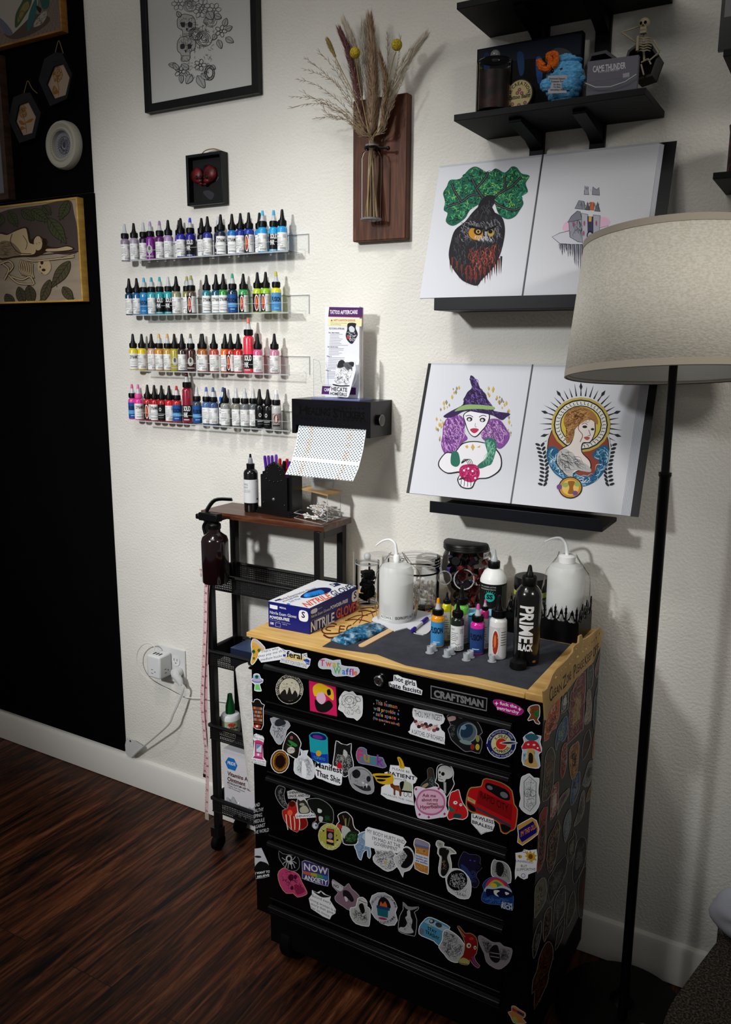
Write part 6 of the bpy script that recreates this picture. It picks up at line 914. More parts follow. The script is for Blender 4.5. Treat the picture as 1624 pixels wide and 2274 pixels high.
b.build('burnt_drawing', t)
# black frame with ink drawing
x0, x1, z0 = -1.7735, -1.379, 2.1135; t = thing('framed_drawing', 'large black frame with grey line drawing of skulls and flowers', 'picture', ((x0 + x1) / 2, -.01, z0))
BF = noisy('black_frame_wood', [(.3, '06080b'), (.7, '0b0e13')], scale=(4, 4, 4), nscale=6, rough=.4)
b = panel(x0, x1, z0, 2.68, -.0008, -.02, BF, .021, M('bcbdb9', .7), t, .008); d = Draw(b, on_plane((0, -.012, 0), (0, -1, 0)), 'B', h0=.0003); DK = '2c2e33'
def flower(x, y, r_, n=6, col=DK):
    for i in range(n):
        a = 6.283 * i / n; d.ring(col, 2.4, x + r_ * .6 * math.cos(a), y + r_ * .6 * math.sin(a), r_ * .42, r_ * .3, math.degrees(a), 12)
    d.ring(col, 3, x, y, r_ * .25, r_ * .25, 0, 10)
def rose(x, y, r_, col=DK):
    for i in range(5): d.ring(col, 2.6, x, y, r_ * (1 - .18 * i), r_ * (.95 - .18 * i), 40 * i, 16, 20 * i, 20 * i + 300)
def lf(x, y, a, l, w_, col=DK, fill='9fa19f'):
    a = math.radians(a); f = lambda u, v: (x + math.cos(a) * u * l - math.sin(a) * v * w_, y + math.sin(a) * u * l + math.cos(a) * v * w_)
    o = [f(0, 0), f(.3, 1), f(.7, .8), f(1, 0), f(.7, -.8), f(.3, -1)]; d.run([('P', fill, [q for p in o for q in p]), ('S', col, 2.6, o + [o[0]]), ('s', col, 2.2, [f(0, 0), f(1, 0)])])
def skull(x, y, s_, flip=1):
    F_ = lambda pts: [v for i in range(0, len(pts), 2) for v in (x + flip * pts[i] * s_, y + pts[i + 1] * s_)]
    d.run([('P', 'a6a7a4', F_([-30, -45, 15, -52, 45, -25, 42, 15, 20, 30, 15, 70, -20, 75, -28, 40, -45, 20, -45, -20])), ('S', DK, 3, F_([-30, -45, 15, -52, 45, -25, 42, 15, 20, 30, 15, 70, -20, 75, -28, 40, -45, 20, -45, -20, -30, -45])), ('P', DK, F_([-30, -8, -10, -12, -8, 10, -28, 14])), ('P', DK, F_([8, -10, 26, -8, 24, 12, 8, 12])), ('P', DK, F_([-8, 20, 2, 20, -2, 34])), ('s', DK, 2.5, F_([-24, 48, 14, 48])), ('q', DK, 2, F_([-40, -30, 30, -45, 40, 10, -30, 30]), 30, 14 * s_)])
skull(272, 130, 1.05, -1); skull(272, 245, 1.05, 1)
for a_ in ((230, 20, -40), (300, 0, 20), (345, 60, 40), (360, 30, 90), (420, 50, 10)): flower(a_[0], a_[1], 36, 6, '55585c')
rose(365, 205, 44); rose(322, 180, 36); rose(400, 110, 34, '6a6c70'); rose(290, 30, 34, '6a6c70')
for q in ((455, 165), (240, 380), (345, 345)): flower(q[0], q[1], 32, 5)
for q in ((470, 140, -70, 46, 14), (480, 160, -30, 40, 13), (480, 200, 30, 48, 15), (440, 210, 70, 50, 14), (430, 180, 120, 36, 12), (240, 90, -120, 34, 12), (225, 350, 190, 48, 14), (230, 370, -130, 44, 13), (245, 395, 90, 46, 12), (265, 380, 50, 40, 12), (300, 395, 120, 56, 18), (330, 400, 60, 76, 20), (350, 390, 40, 50, 14), (400, 350, 30, 30, 12), (385, 60, 60, 50, 22), (420, 80, 20, 40, 16), (285, 365, -150, 46, 16)): lf(*q)
for i in range(2): d.ring(DK, 3, 395, 385, 26 - i * 9, 40 - i * 14)
for i in range(10): a = i * .63; d.ring(DK, 2, 395 + 20 * math.cos(a), 385 + 31 * math.sin(a), 5, 6, 0, 8)
d.scrib(DK, 2, [240, 80, 420, 90, 420, 380, 300, 420, 220, 380, 230, 280], 150, 22)
b.build('print', t)
b = MB(); b.box(x0 + .021, x1 - .021, -.0155, -.0145, z0 + .021, 2.66, glass('picture_glass', (1, 1, 1, 1), .02, .06)); b.build('glazing', t)
# red skulls shadow box
x0, x1, z0, z1 = -1.6445, -1.499, 1.828, 1.9895; q0, q1 = PY(*zp('B', 278, 1093), -.025), PY(*zp('B', 263, 826), -.025); x0 = q0.x; z0 = q0.z; z1 = q1.z
t = thing('shadow_box', 'small black shadow box holding two dark red skulls above the ink ledges', 'shadow box', ((x0 + x1) / 2, -.012, z0))
b = panel(x0, x1, z0, z1, -.0008, -.026, BF, .008, M('060508', .6), t, .019); d = Draw(b, on_plane((0, -.0068, 0), (0, -1, 0)), 'B', h0=.0002); d.run([('P', '6a6266', [350, 900, 380, 872, 415, 880, 445, 920, 430, 960, 380, 950]), ('P', '2a2a30', [360, 1020, 400, 1060, 420, 1030, 390, 1010])]); b.build('backing', t)
RD = noisy('dark_red_bone', [(.35, '2a0506'), (.65, '6a1214')], nscale=60, rough=.4, bump=.5)
for x, y, r_, sx in ((328, 930, 40, -1), (398, 922, 44, 1)):
    p = PY(*zp('B', x, y), -.014); r = r_ * Z['B'][2] * (p - CAM).dot(F) / FPX; b = MB(); b.ball(p, r, RD, 18, (1, .42, .95)); b.ball(p + V((-sx * r * .45, -.002, -r * .75)), r * .42, RD, 12, (1.3, .6, .8)); b.ball(p + V((-sx * r * .75, -.003, -r * 1.15)), r * .22, RD, 10, (1.6, .8, .7))
    dk = M('120203', .6); b.ball(p + V((-r * .25 * sx, -r * .32, -r * .35)), r * .25, dk, 10, (1, .6, 1)); b.ball(p + V((-r * .75 * sx, -r * .2, -r * .4)), r * .18, dk, 10, (1, .6, 1)); b.build('red_skull', t)
b = MB(); b.tube(catmull([V((x0 + .045, -.013, z1)), V((x0 + .06, -.013, z1 + .009)), V((x0 + .09, -.013, z1 + .010)), V((x0 + .118, -.013, z1 + .001))], 5, False), .0015, M('8a7650', .9), 6); b.build('twine_loop', t)
# ------------------------------------------------------------------ plaque, vase and dried flowers
WAL = noisy('walnut_plaque', [(.28, '2a1409'), (.5, '4c2815'), (.75, '6f4022')], scale=(26, 1, 2.2), nscale=3.2, rough=.5, detail=9, bump=.3)
x0, x1, z0, z1 = -1.094, -.9475, 1.7325, 2.055; t = thing('wall_plaque', 'tall reddish brown wooden plaque holding a clear bottle vase', 'plaque', ((x0 + x1) / 2, -.012, z0))
b = MB(); b.box(x0, x1, -.025, -.0008, z0, z1, WAL); b.build('board', t, bevel=.0025)
vc = PY(*zp('B', 1252, 1000), -.06); zb, zt_ = PY(*zp('B', 1240, 1172), -.06).z, PY(*zp('B', 1252, 770), -.06).z; r = 57 * Z['B'][2] * (vc - CAM).dot(F) / FPX; vc = V((vc.x, -.058, zb)); hv = zt_ - zb
b = MB(); b.tube([vc + V((r * .62 * math.cos(a), r * .62 * math.sin(a), hv * .965)) for a in [i * .3307 for i in range(20)]], .0028, BLK, 8); b.tube([vc + V((r * .6, 0, hv * .965)), vc + V((r * 1.5, .004, hv * .945))], .0022, BLK, 8); b.ball(vc + V((r * 1.65, .004, hv * .94)), .0048, BLK, 12); b.box(vc.x - .006, vc.x + .006, vc.y + r * .6, -.0255, vc.z + hv * .95, vc.z + hv * .98, BLK); b.build('ring_clamp', t)
vs_ = thing('bottle_vase', 'clear glass bottle vase clamped to the wooden plaque', 'vase', vc); GV = glass('clear_glass', (.96, .97, .97, 1), .0, .12); GE = M('9ea3a2', .1, alpha=.5)
b = MB(); b.lathe([(0, 0), (r * .9, 0), (r, .004), (r, hv * .83), (r * .85, hv * .9), (r * .56, hv * .93), (r * .56, hv), (r * .5, hv), (r * .5, hv * .93), (r * .8, hv * .89), (r * .93, hv * .82), (r * .93, .006), (0, .006)], vc, GV, 32); b.lathe([(r * .5, hv), (r * .6, hv + .001), (r * .56, hv - .002)], vc, GE, 24); b.lathe([(r * .7, .0008), (r * .98, .002), (r * 1.0, .005), (r * .94, .006)], vc, GE, 32); b.build('glass_body', vs_)
mouth = vc + V((0, 0, hv))
GRP = 'dried stems in the bottle vase'
def stempath(px, y0=-.06):
    """px: points in zoom B from the mouth upwards; the stem reaches down into the vase"""
    n = len(px) // 2; pts = [PY(*zp('B', px[2 * i], px[2 * i + 1]), y0 - .012 * i / n) for i in range(n)]
    a = random.uniform(0, 6.28); foot = vc + V((r * .6 * math.cos(a), r * .6 * math.sin(a), .008)); m0 = mouth + V((random.uniform(-.4, .4) * r * .5, random.uniform(-.4, .4) * r * .5, 0))
    return catmull([foot, m0] + pts, 6, False)
def plume(label, px, wd, col, hair, start=.35, dens=900, y0=-.06, stem='a08c68', name='pampas_plume', cat='pampas grass'):
    p = stempath(px, y0); n = len(p); t = thing(name, label, cat, p[0], GRP); b = MB(); b.tube(p, .0013, M(stem, .8), 6); b.build('stem', t)
    b = MB(); ms = [M(c, .9, boost=1.45) for c in col]; i0 = int(n * start)
    for _ in range(dens):
        u = random.random(); i = min(n - 2, int(i0 + (n - 1 - i0) * u)); f = (i - i0) / max(1, n - 1 - i0); a_ = p[i].lerp(p[i + 1], random.random()); T_ = (p[i + 1] - p[i]).normalized()
        w_ = wd * (.35 + .65 * math.sin(math.pi * min(1, f * .85 + .12))) if f < .97 else wd * .4
        v = V((random.gauss(0, 1), random.gauss(0, .8), random.gauss(0, 1))); v = (v - T_ * v.dot(T_)).normalized(); ln = hair * random.uniform(.5, 1.1); tip = a_ + v * w_ * random.uniform(.5, 1.1) + T_ * ln; sd = T_.cross(v) * .0006
        mid = a_ + v * w_ * .55 + T_ * ln * .4
        b.add([a_ - sd, a_ + sd, mid + sd, mid - sd, tip], [(0, 1, 2, 3), (3, 2, 4)], random.choice(ms))
    o = b.build('plume', t, angle=180); return t
random.seed(31)
plume('dusky purple pampas plume leaning left in the vase', [1232, 700, 1200, 600, 1165, 420, 1130, 270, 1092, 175], .014, ['4e2e30', '5f3c3c', '6f4c48'], .026, .32, 1500)
plume('broad tan pampas plume in the middle, tallest in the vase', [1250, 700, 1258, 600, 1262, 440, 1256, 270, 1246, 118], .022, ['8a7460', '9c8670', 'a8937a', '7a6450'], .03, .25, 2600)
plume('pale cream pampas plume reaching far right', [1290, 700, 1330, 560, 1385, 430, 1450, 310, 1522, 212], .018, ['bdb6a8', 'a9a294', 'cdc7ba'], .03, .3, 1700, -.05)
plume('pale plume standing behind the purple one', [1225, 700, 1205, 520, 1180, 350, 1150, 220, 1115, 128], .014, ['b3a794', 'a39a8c', 'c0b8aa'], .03, .5, 800, -.04)
plume('pale grey plume standing behind the tan one', [1245, 700, 1235, 520, 1222, 350, 1215, 240, 1212, 150], .016, ['b9b4a9', 'a8a398'], .03, .45, 800, -.035)
plume('small tan plume low at the right above the vase', [1300, 700, 1318, 620, 1330, 500, 1325, 400, 1300, 300], .014, ['8f7a62', '7d6850', '5e4a3a'], .024, .3, 900, -.07)
plume('tan bunny tail grass head at upper left', [1205, 640, 1150, 480, 1095, 370, 1052, 280, 1022, 215], .0075, ['8f7c4a', 'a08d58', '7a6a3c'], .009, .78, 900, -.07, name='bunny_tail_grass', cat='dried grass')
YB = noisy('yellow_craspedia', [(.4, '8a7a1c'), (.6, 'd0ba34')], nscale=300, rough=.8, bump=.8)
for lab, px, q in (('yellow ball flower nearer the middle of the bouquet', [1240, 700, 1210, 560, 1185, 420, 1170, 310], (1167, 280, 28)), ('yellow ball flower higher at the right of the bouquet', [1300, 660, 1340, 450, 1370, 320, 1385, 275], (1389, 238, 29))):
    pp_ = stempath(px, -.075); t = thing('ball_flower', lab, 'dried flower', pp_[0], GRP); b = MB(); b.tube(pp_, .0011, M('8a7a4a', .8), 6); b.build('stem', t)
    c = PY(*zp('B', q[0], q[1]), pp_[-1].y); b = MB(); b.ball(c, q[2] * Z['B'][2] * (c - CAM).dot(F) / FPX, YB, 20); b.build('flower_head', t)
def spray(label, px, y0=-.075, n_=34, col=('7a6a52', '8d7c62')):
    p = stempath(px, y0); t = tag(None or MBspray(p, n_, col), label, 'dried grass', GRP)
def MBspray(p, n_, col):
    b = MB(); n = len(p); b.tube(p, [.0009 - .0006 * i / n for i in range(n)], M(col[0], .85), 5)
    for k in range(n_):
        i = int(n * .3 + (n * .7 - 2) * k / n_); T_ = (p[i + 1] - p[i]).normalized(); v = V((random.gauss(0, 1), random.gauss(0, .5), random.gauss(0, 1))); v = (v - T_ * v.dot(T_)).normalized(); L = .012 * random.uniform(.6, 1.2)
        e = p[i] + T_ * L + v * L * .45; b.tube([p[i], p[i].lerp(e, .5) + v * L * .06, e], [.0005, .0006, .0002], M(col[1], .85), 4, caps=False)
    return b.build('dried_grass_stem', org=p[0])
for i, px in enumerate(([1205, 690, 1150, 570, 1060, 440, 960, 350, 895, 302], [1208, 690, 1160, 560, 1100, 430, 1030, 330, 963, 262], [1205, 700, 1140, 600, 1050, 510, 940, 440, 850, 420], [1200, 710, 1130, 610, 1040, 545, 930, 520, 815, 510], [1200, 715, 1120, 620, 1030, 560, 920, 550, 808, 578], [1205, 690, 1150, 560, 1080, 450, 990, 400, 880, 360], [1200, 710, 1130, 620, 1050, 580, 1000, 545, 870, 480], [1195, 720, 1150, 660, 1090, 620, 1010, 620, 940, 632], [1200, 715, 1130, 640, 1060, 630, 1010, 590, 985, 540], [1215, 690, 1180, 560, 1120, 440, 1085, 370, 1060, 320], [1300, 680, 1325, 500, 1340, 360, 1340, 250, 1338, 170], [1310, 690, 1350, 520, 1380, 400, 1400, 280, 1410, 185], [1315, 700, 1350, 600, 1380, 520, 1410, 450, 1425, 400])):
    spray(f'thin feathery dried grass stem fanning {"left" if i < 10 else "right"}, {["topmost but one", "reaching highest", "long and level", "farthest left", "drooping at its tip", "gently arched", "slightly lower arch", "lowest and sagging", "crossing the others with a kink", "shortest and steepest", "upright beside the tan plume", "between yellow ball and cream plume", "low beside the cream plume"][i]}', px)
# ------------------------------------------------------------------ healing sticker dispenser, brochures
X0, X1, Y0, Z0, Z1 = PY(*zp('F', 250, 1300), -.1085).x, -.992, -.1085, 1.2605, 1.3482
t = thing('sticker_dispenser', 'black wall dispenser box engraved healing stickers', 'dispenser', ((X0 + X1) / 2, -.054, Z0)); DB = noisy('black_stained_box', [(.35, '05050a'), (.65, '0c0b12')], scale=(2, 9, 9), nscale=5, rough=.3)
b = MB(); b.box(X0, X1, Y0, Y0 + .004, Z0 + .022, Z1, DB); b.box(X0, X1, Y0 + .004, -.001, Z1 - .004, Z1, DB); b.box(X0, X0 + .004, Y0 + .004, -.001, Z0, Z1 - .004, DB); b.box(X1 - .004, X1, Y0 + .004, -.001, Z0, Z1 - .004, DB); b.box(X0, X0 + .012, Y0, Y0 + .004, Z0, Z0 + .022, DB); b.box(X1 - .012, X1, Y0, Y0 + .004, Z0, Z0 + .022, DB); b.box(X0 + .004, X1 - .004, -.006, -.001, Z0, Z1 - .004, BLKM); b.build('box', t)
b = MB(); d = Draw(b, on_plane((0, Y0, 0), (0, -1, 0)), 'F', h0=.0003, rough=.15); d.text('020203', 'H', 335, 1338, 430, 1345, 92, bold=.03); d.text('020203', 'EALING', 435, 1345, 690, 1362, 78, bold=.03); d.text('020203', 'S', 720, 1380, 780, 1385, 100, bold=.03); d.text('020203', 'TICKERS', 785, 1378, 1085, 1402, 80, bold=.03)
for i in range(16): x = 340 + i * 48; d.poly('020203', [x, 1285, x + 10, 1262, x + 16, 1290]); d.poly('020203', [x + 20, 1380 + i * 2, x + 28, 1404 + i * 2, x + 34, 1380 + i * 2])
b.build('engraved_lettering', t)
p = PX(*zp('F', 1252, 1410), X1); b = MB(); b.lathe([(0, .0), (.0135, 0), (.0135, .008), (.0105, .0085), (0, .0085)], p, M('060608', .25), 28, Matrix.Rotation(math.radians(90), 4, 'Y')); b.lathe([(.0125, .0084), (.0138, .0088), (.0138, .0076)], p, M('8a8880', .3, .6), 28, Matrix.Rotation(math.radians(90), 4, 'Y')); b.build('knob', t)
sx0, sx1 = PY(*zp('F', 335, 1440), Y0 + .008).x, PY(*zp('F', 1108, 1500), Y0 + .008).x
def shf(u, v, h=0.0):
    k = ((0, -.1005, 1.2865), (.43, -.117, 1.2315), (.76, -.138, 1.1905), (1.0001, -.165, 1.1615))
    for (v0, y0, z0), (v1, y1, z1) in zip(k, k[1:]):
        if v0 - 1e-6 <= v < v1 or v1 > 1: f = (v - v0) / (v1 - v0); y, z = y0 + (y1 - y0) * f, z0 + (z1 - z0) * f; break
    return V((sx0 + (sx1 - sx0) * u, y - h, z - .5 * h))
b = MB(); b.grid(10, 24, lambda u, v: shf(u, v), M('dfe6ea', .6)); d = Draw(b, lambda x, y, h: shf(x, y, h), h0=.0005, step=.0)
random.seed(6); CB = '1b2126'; OR = ['d8b47a', 'd09a5a', 'c8a878']
for j in range(32):
    v = (j + .5) / 32
    if 20.6 < j + .5 < 22.9: continue
    for i in range(22):
        u = (i + .5 + (.5 if j % 2 else 0)) / 22.5; oc = (abs(u - .2) < .035 or abs(u - .78) < .035) and random.random() < .75
        if oc: d.poly(random.choice(OR), [u - .016, v - .008, u + .016, v - .008, u + .016, v + .008, u - .016, v + .008])
        w_, h_ = .0155, .0105; d.h = .0008; d.poly(CB, [u - w_, v - .0022, u + w_, v - .0022, u + w_, v + .0022, u - w_, v + .0022]); d.poly(CB, [u - .004, v - h_, u + .004, v - h_, u + .004, v + h_, u - .004, v + h_]); d.h = .0005
for v in (21.6 / 32,): d.h = .0006; d.poly('f4f6f8', [0, v - .03, 1, v - .03, 1, v + .03, 0, v + .03])
tag(b.build('sticker_sheet', org=shf(.5, 0)), 'white sheet patterned with small black crosses hanging from the dispenser', 'sticker sheet')
# brochure holder
q0, q1 = PY(*zp('F', 502, 1132), -.085), PY(*zp('F', 1035, 1145), -.085); zh = PY(*zp('F', 520, 712), -.085).z; t = thing('brochure_holder', 'clear acrylic brochure holder standing on the sticker dispenser', 'brochure holder', ((q0.x + q1.x) / 2, -.05, Z1)); CL = glass('holder_acrylic', (.97, .98, .985, 1), .02, .1)
b = MB(); zz = Z1 + .0006; b.box(q0.x, q1.x, -.0875, -.0855, zz, zz + .036, CL); b.box(q0.x, q0.x + .022, -.0875, -.0855, zz + .036, zh, CL); b.box(q1.x - .012, q1.x, -.0875, -.0855, zz + .036, zh, CL)
b.tube([V((q0.x + .001, -.087, zh)), V((q0.x + .018, -.087, zh - .004)), V((q0.x + .022, -.087, zh - .02)), V((q0.x + .024, -.087, zz + .042)), V((q0.x + .034, -.087, zz + .036)), V((q1.x - .02, -.087, zz + .036)), V((q1.x - .012, -.087, zz + .05)), V((q1.x - .001, -.087, zh - .002))], .0008, EDGE, 6)
for x in (q0.x, q1.x - .002): b.box(x, x + .002, -.0855, -.035, zz, zh + .01, CL); b.box(x + .0004, x + .0016, -.0876, -.0868, zz, zh, EDGE)
b.box(q0.x, q1.x, -.0365, -.0345, zz, zh + .03, CL); b.build('pocket', t)
b = MB(); b.box(q0.x - .002, q1.x + .002, -.092, -.03, zz - .0005, zz + .0035, M('7d86b8', .15, alpha=.7)); b.build('foot', t)
PBp = on_plane((0, -.062, 1.4), (0, -1, .02)); zc = [PBp(*zp('F', x, y)) for x, y in ((590, 1115), (985, 1125), (1068, 122), (678, 112))]
bx0, bx1 = (zc[0].x + zc[3].x) / 2, (zc[1].x + zc[2].x) / 2
for i in range(4):
    b = MB(); yy = -.0615 + i * .0035; z_ = zz + .0042
    b.prism([(bx0 + i * .0012, yy, z_), (bx1 + i * .0012, yy, z_), (bx1 + i * .0012, yy + .004 * 0, zc[3].z - i * .001), (bx0 + i * .0012, yy, zc[3].z - i * .001)], (0, .0028, 0), M('e2e4ea', .5) if i == 0 else M('cfc8c8', .6))
    if i == 0:
        FB = on_plane((0, -.0616, 0), (0, -1, 0)); d = Draw(b, FB, 'F', h0=.0003); PU = '4c1f5e'
        d.run([('p', PU, [679, 112, 1066, 119, 1056, 226, 668, 216]), ('b', 'eeeaf2', 'TATTOO', 688, 190, 800, 194, 42), ('b', 'eeeaf2', 'AFTERCARE', 808, 195, 1005, 190, 42), ('p', '8a2a4a', [668, 216, 1056, 226, 1055, 234, 667, 224]), ('p', 'e6e0b4', [666, 238, 1054, 246, 1050, 336, 660, 328]), ('b', 'b0522a', 'SAFETY & SANITATION GUIDELINES', 728, 275, 978, 278, 22), ('p', 'b0522a', [694, 276, 707, 250, 720, 276]), ('t', '4a3a2a', 'Avoid washing areas until advised', 694, 300, 880, 304, 11), ('t', '4a3a2a', 'Avoid all bathing', 694, 318, 810, 321, 11), ('t', '2a2a34', 'OLD SCHOOL AFTERCARE', 676, 368, 852, 373, 22)])
        y = 405
        for j in range(30):
            if j in (0, 9, 15, 24): d.text('2a2a34', 'Day 1 (day of tattoo)' if j == 0 else ('Day 2 (day after tattoo)' if j == 9 else 'Day 3'), 672 - j * 1.3, y + 6, (672 + (120 if j < 15 else 50)) - j * 1.3, y + 8, 12, bold=.02)
            else: x_ = 690 - j * 1.3; d.line('8d909c', 4, [x_, y, x_ + random.uniform(100, 150 if j < 8 else 240), y + 3], up=False)
            y += 18
        d.up(); d.run([('p', PU, [598, 1018, 985, 1038, 984, 1120, 590, 1112]), ('b', 'e0dcea', 'CAME', 622, 1078, 690, 1080, 36), ('P', '1a1c24', [895, 300, 985, 300, 980, 350, 1005, 420, 985, 470, 940, 535, 890, 500, 868, 440, 885, 370]), ('P', 'd0d2da', [905, 350, 935, 330, 970, 360, 960, 400, 915, 390]), ('q', 'd8dae2', 4, [880, 400, 1000, 400, 980, 480, 940, 525, 890, 490], 50, 30), ('P', 'b03a3a', [880, 450, 905, 445, 915, 470, 890, 480])])
    o = b.build('brochure'); tag(o, ['tattoo aftercare leaflet at the front of the clear holder', 'leaflet just behind the front one in the clear holder', 'leaflet third back in the clear holder', 'rearmost leaflet in the clear holder'][i], 'leaflet', 'leaflets in the brochure holder')
pts = [760, 800, 775, 745, 830, 714, 880, 745, 975, 745, 985, 830, 950, 960, 905, 1130, 890, 1150, 800, 1140, 690, 1122, 676, 1100, 695, 1030, 735, 960]; PC = on_plane((0, -.0915, 1.36), (0, -1, .1)); b = MB(); pp_ = [PC(*zp('F', x, y)) for x, y in zip(pts[::2], pts[1::2])]; b.prism(pp_, (0, .0012, 0), M('e0e2e8', .5)); d = Draw(b, PC, 'F', h0=.0004)
d.run([('P', '1a1c20', [770, 800, 790, 735, 835, 720, 865, 760, 840, 800, 800, 810]), ('P', '55585e', [840, 770, 880, 745, 930, 760, 940, 840, 880, 830]), ('P', '1a1c20', [900, 750, 960, 745, 950, 800]), ('P', 'e8eaee', [765, 830, 800, 810, 815, 850, 800, 910, 770, 905]), ('P', 'e8eaee', [825, 830, 870, 830, 885, 880, 855, 930, 825, 900]), ('P', 'e8eaee', [900, 840, 930, 830, 935, 880, 910, 920]), ('q', '1a1c20', 3, [750, 760, 960, 760, 940, 900, 900, 1000, 730, 1000, 740, 880], 130, 40), ('P', '1a1c20', [725, 995, 800, 1010, 900, 1010, 905, 1022, 800, 1025, 725, 1010]), ('b', '2a2c34', 'HECATE', 705, 1072, 885, 1088, 46), ('t', '2a2c34', '& the', 780, 1098, 815, 1100, 14), ('b', '2a2c34', 'HOMEGIRLS', 690, 1120, 880, 1136, 34)])
tag(b.build('die_cut_card'), 'white die-cut card with three goddess faces leaning on brochure holder', 'card')
# ------------------------------------------------------------------ black shelf unit, right
SX0, SX1, ZS, ZS2 = -.7585, -.376, 1.949, 2.158
SHB = M('030304', .5, spec=.14); SHU = M('0d0d0e', .6, spec=.15)
t = thing('wall_shelf', 'black two tier wall shelf with upright rails above the open art books', 'shelf', (-.57, -.09, ZS - .24))
for z in (ZS, ZS2):
    b = MB(); b.box(SX0, SX1, -.18, -.001, z - .012, z, SHB); b.box(SX0 + .0005, SX1 - .0005, -.1795, -.001, z - .0126, z - .0121, SHU); b.build('board', t, bevel=.0008)
for xc in (-.6375, -.5065):
    b = MB(); b.box(xc - .016, xc + .016, -.012, -.0008, 1.74, 2.6, SHB); b.build('upright', t, bevel=.001)
    for z in (ZS, ZS2): b = MB(); b.prism([(xc - .013, -.0125, z - .0128), (xc - .013, -.15, z - .0128), (xc - .013, -.15, z - .022), (xc - .013, -.05, z - .036), (xc - .013, -.0125, z - .05)], (.026, 0, 0), SHB); b.build('bracket', t, bevel=.001)
zs = ZS + .0006
# items on the shelf
c, r = stand('C', 196, 392, 604, zs); h = topz('C', 295, 365, c) - c.z; t = thing('candle_jar', 'glass jar with knob lid and dark red contents at left end of shelf', 'jar', c)
b = MB(); b.lathe([(0, 0), (r, 0), (r, h), (r * .97, h), (r * .97, .002), (0, .002)], c, glass('jar_glass', (.9, .9, .9, 1), .03, .2), 30); b.build('jar_body', t)
b = MB(); b.lathe([(0, .003), (r * .93, .003), (r * .93, h * .82), (0, h * .82)], c, noisy('dark_contents', [(.4, '0b0706'), (.55, '2b1210'), (.7, '4a2620')], scale=(1, 1, 1.5), nscale=26, rough=.5), 24); b.build('contents', t)
b = MB(); b.lathe([(r, h), (r * 1.03, h + .004), (r * .9, h + .008), (r * .25, h + .009), (r * .2, h + .012), (0, h + .012)], c, glass('lid_glass', (.85, .87, .87, 1), .03, .35), 30); b.ball(c + V((0, 0, h + .018)), .010, M('7f8484', .1, alpha=.6), 14); b.build('lid', t)
PL = [PY(*zp('C', x, y), -.05) for x, y in ((208, 276), (797, 184))]; b = MB(); b.box(PL[0].x, PL[1].x, -.055, -.035, zs, PL[0].z - .002, M('030509', .6, spec=.1)); d = Draw(b, clamped(on_plane((0, -.055, 0), (0, -1, 0)), PL[0].x + .002, PL[1].x - .002, zs, PL[0].z - .004), 'C', h0=.0003, rough=.7)
d.run([('P', '0a1424', [212, 280, 500, 235, 790, 190, 790, 300, 500, 330, 212, 360]), ('P', '16345e', [425, 300, 460, 300, 465, 400, 440, 420]), ('P', '16447e', [530, 330, 565, 330, 565, 450, 540, 460]), ('P', '102a4e', [240, 310, 270, 305, 270, 420, 245, 430]), ('P', '3a3c40', [590, 310, 640, 270, 700, 275, 735, 310, 730, 350, 650, 360, 590, 350])]); tag(b.build('canvas_painting'), 'dark blue night painting standing behind the jar on black shelf', 'painting')
bp_ = PY(*zp('C', 438, 466), -.155); r = 80 * Z['C'][2] * (bp_ - CAM).dot(F) / FPX * .98; bc = V((bp_.x, -.152, zs + r)); T = Matrix.Rotation(math.radians(90), 4, 'X'); t = thing('balm_tin', 'round tattoo balm tin with cream label standing on edge', 'tin', (bc.x, bc.y, zs))
b = MB(); b.lathe([(0, 0), (r * .99, 0), (r, .001), (r, .02), (0, .02)], bc + V((0, .02, 0)), M('0a0a0a', .5), 36, T); b.build('tin', t)
b = MB(); b.lathe([(0, 0), (r * .93, 0)], bc - V((0, .0004, 0)), M('a89a68', .55), 36, T); d = Draw(b, lambda x, y, h: V((bc.x + x * r, bc.y - .0006 - h, bc.z - y * r)), h0=.0002)
d.arc('2e2416', 'VIINE CREATIONS', 0, 0, .62, .62, -215, 15, .22, .02); d.text('2e2416', 'Tattoo Balm', -.85, .28, .8, .28, .26, bold=.03)
for x, y in ((0, -.3), (.18, -.05), (-.5, .6), (0, .72), (.45, .62), (-.15, -.1)): d.ell('6a3036', x, y, .13, .12); d.ell('a8788a', x, y, .05, .05)
b.build('paper_label', t)
cc_ = PY(*zp('C', 690, 455), -.12); t = thing('crochet_toy', 'light blue crocheted creature with orange flame and small card', 'toy', (cc_.x, -.12, zs)); rx = 108 * Z['C'][2] * (cc_ - CAM).dot(F) / FPX
def yarn(n, c1, c2, sc=150): return noisy(n, [(.35, c1), (.65, c2)], scale=(1, 1, 2), nscale=sc, rough=.9, bump=1.0, dist=.003)
BY = yarn('blue_yarn', '3a86bc', '72b8e4'); rz = (cc_.z - zs) / rx; cc_ = V((cc_.x, -.12, cc_.z))
def knit(b, c, r_, mat, sc=(1, 1, 1), k=26):
    def f(u, v): a = 6.2832 * u; p = math.pi * v; q = 1 + .035 * math.sin(k * v * 3.14) * (1 + .5 * math.sin(k * a)); return V((c.x + r_ * sc[0] * q * math.sin(p) * math.cos(a), c.y + r_ * sc[1] * q * math.sin(p) * math.sin(a), c.z + r_ * sc[2] * q * math.cos(p)))
    b.grid(60, 40, f, mat)
b = MB(); knit(b, cc_, rx, BY, (1, .5, rz)); knit(b, cc_ + V((rx * .1, 0, rx * rz * .72)), rx * .8, BY, (1, .5, .2)); b.build('body', t)
for x, y, q in ((588, 478, 24), (708, 476, 22), (796, 440, 12)): p = PY(*zp('C', x, y), -.168 if x < 750 else -.14); b = MB(); knit(b, p, q * .0005, BY, k=10); b.build('arm', t)
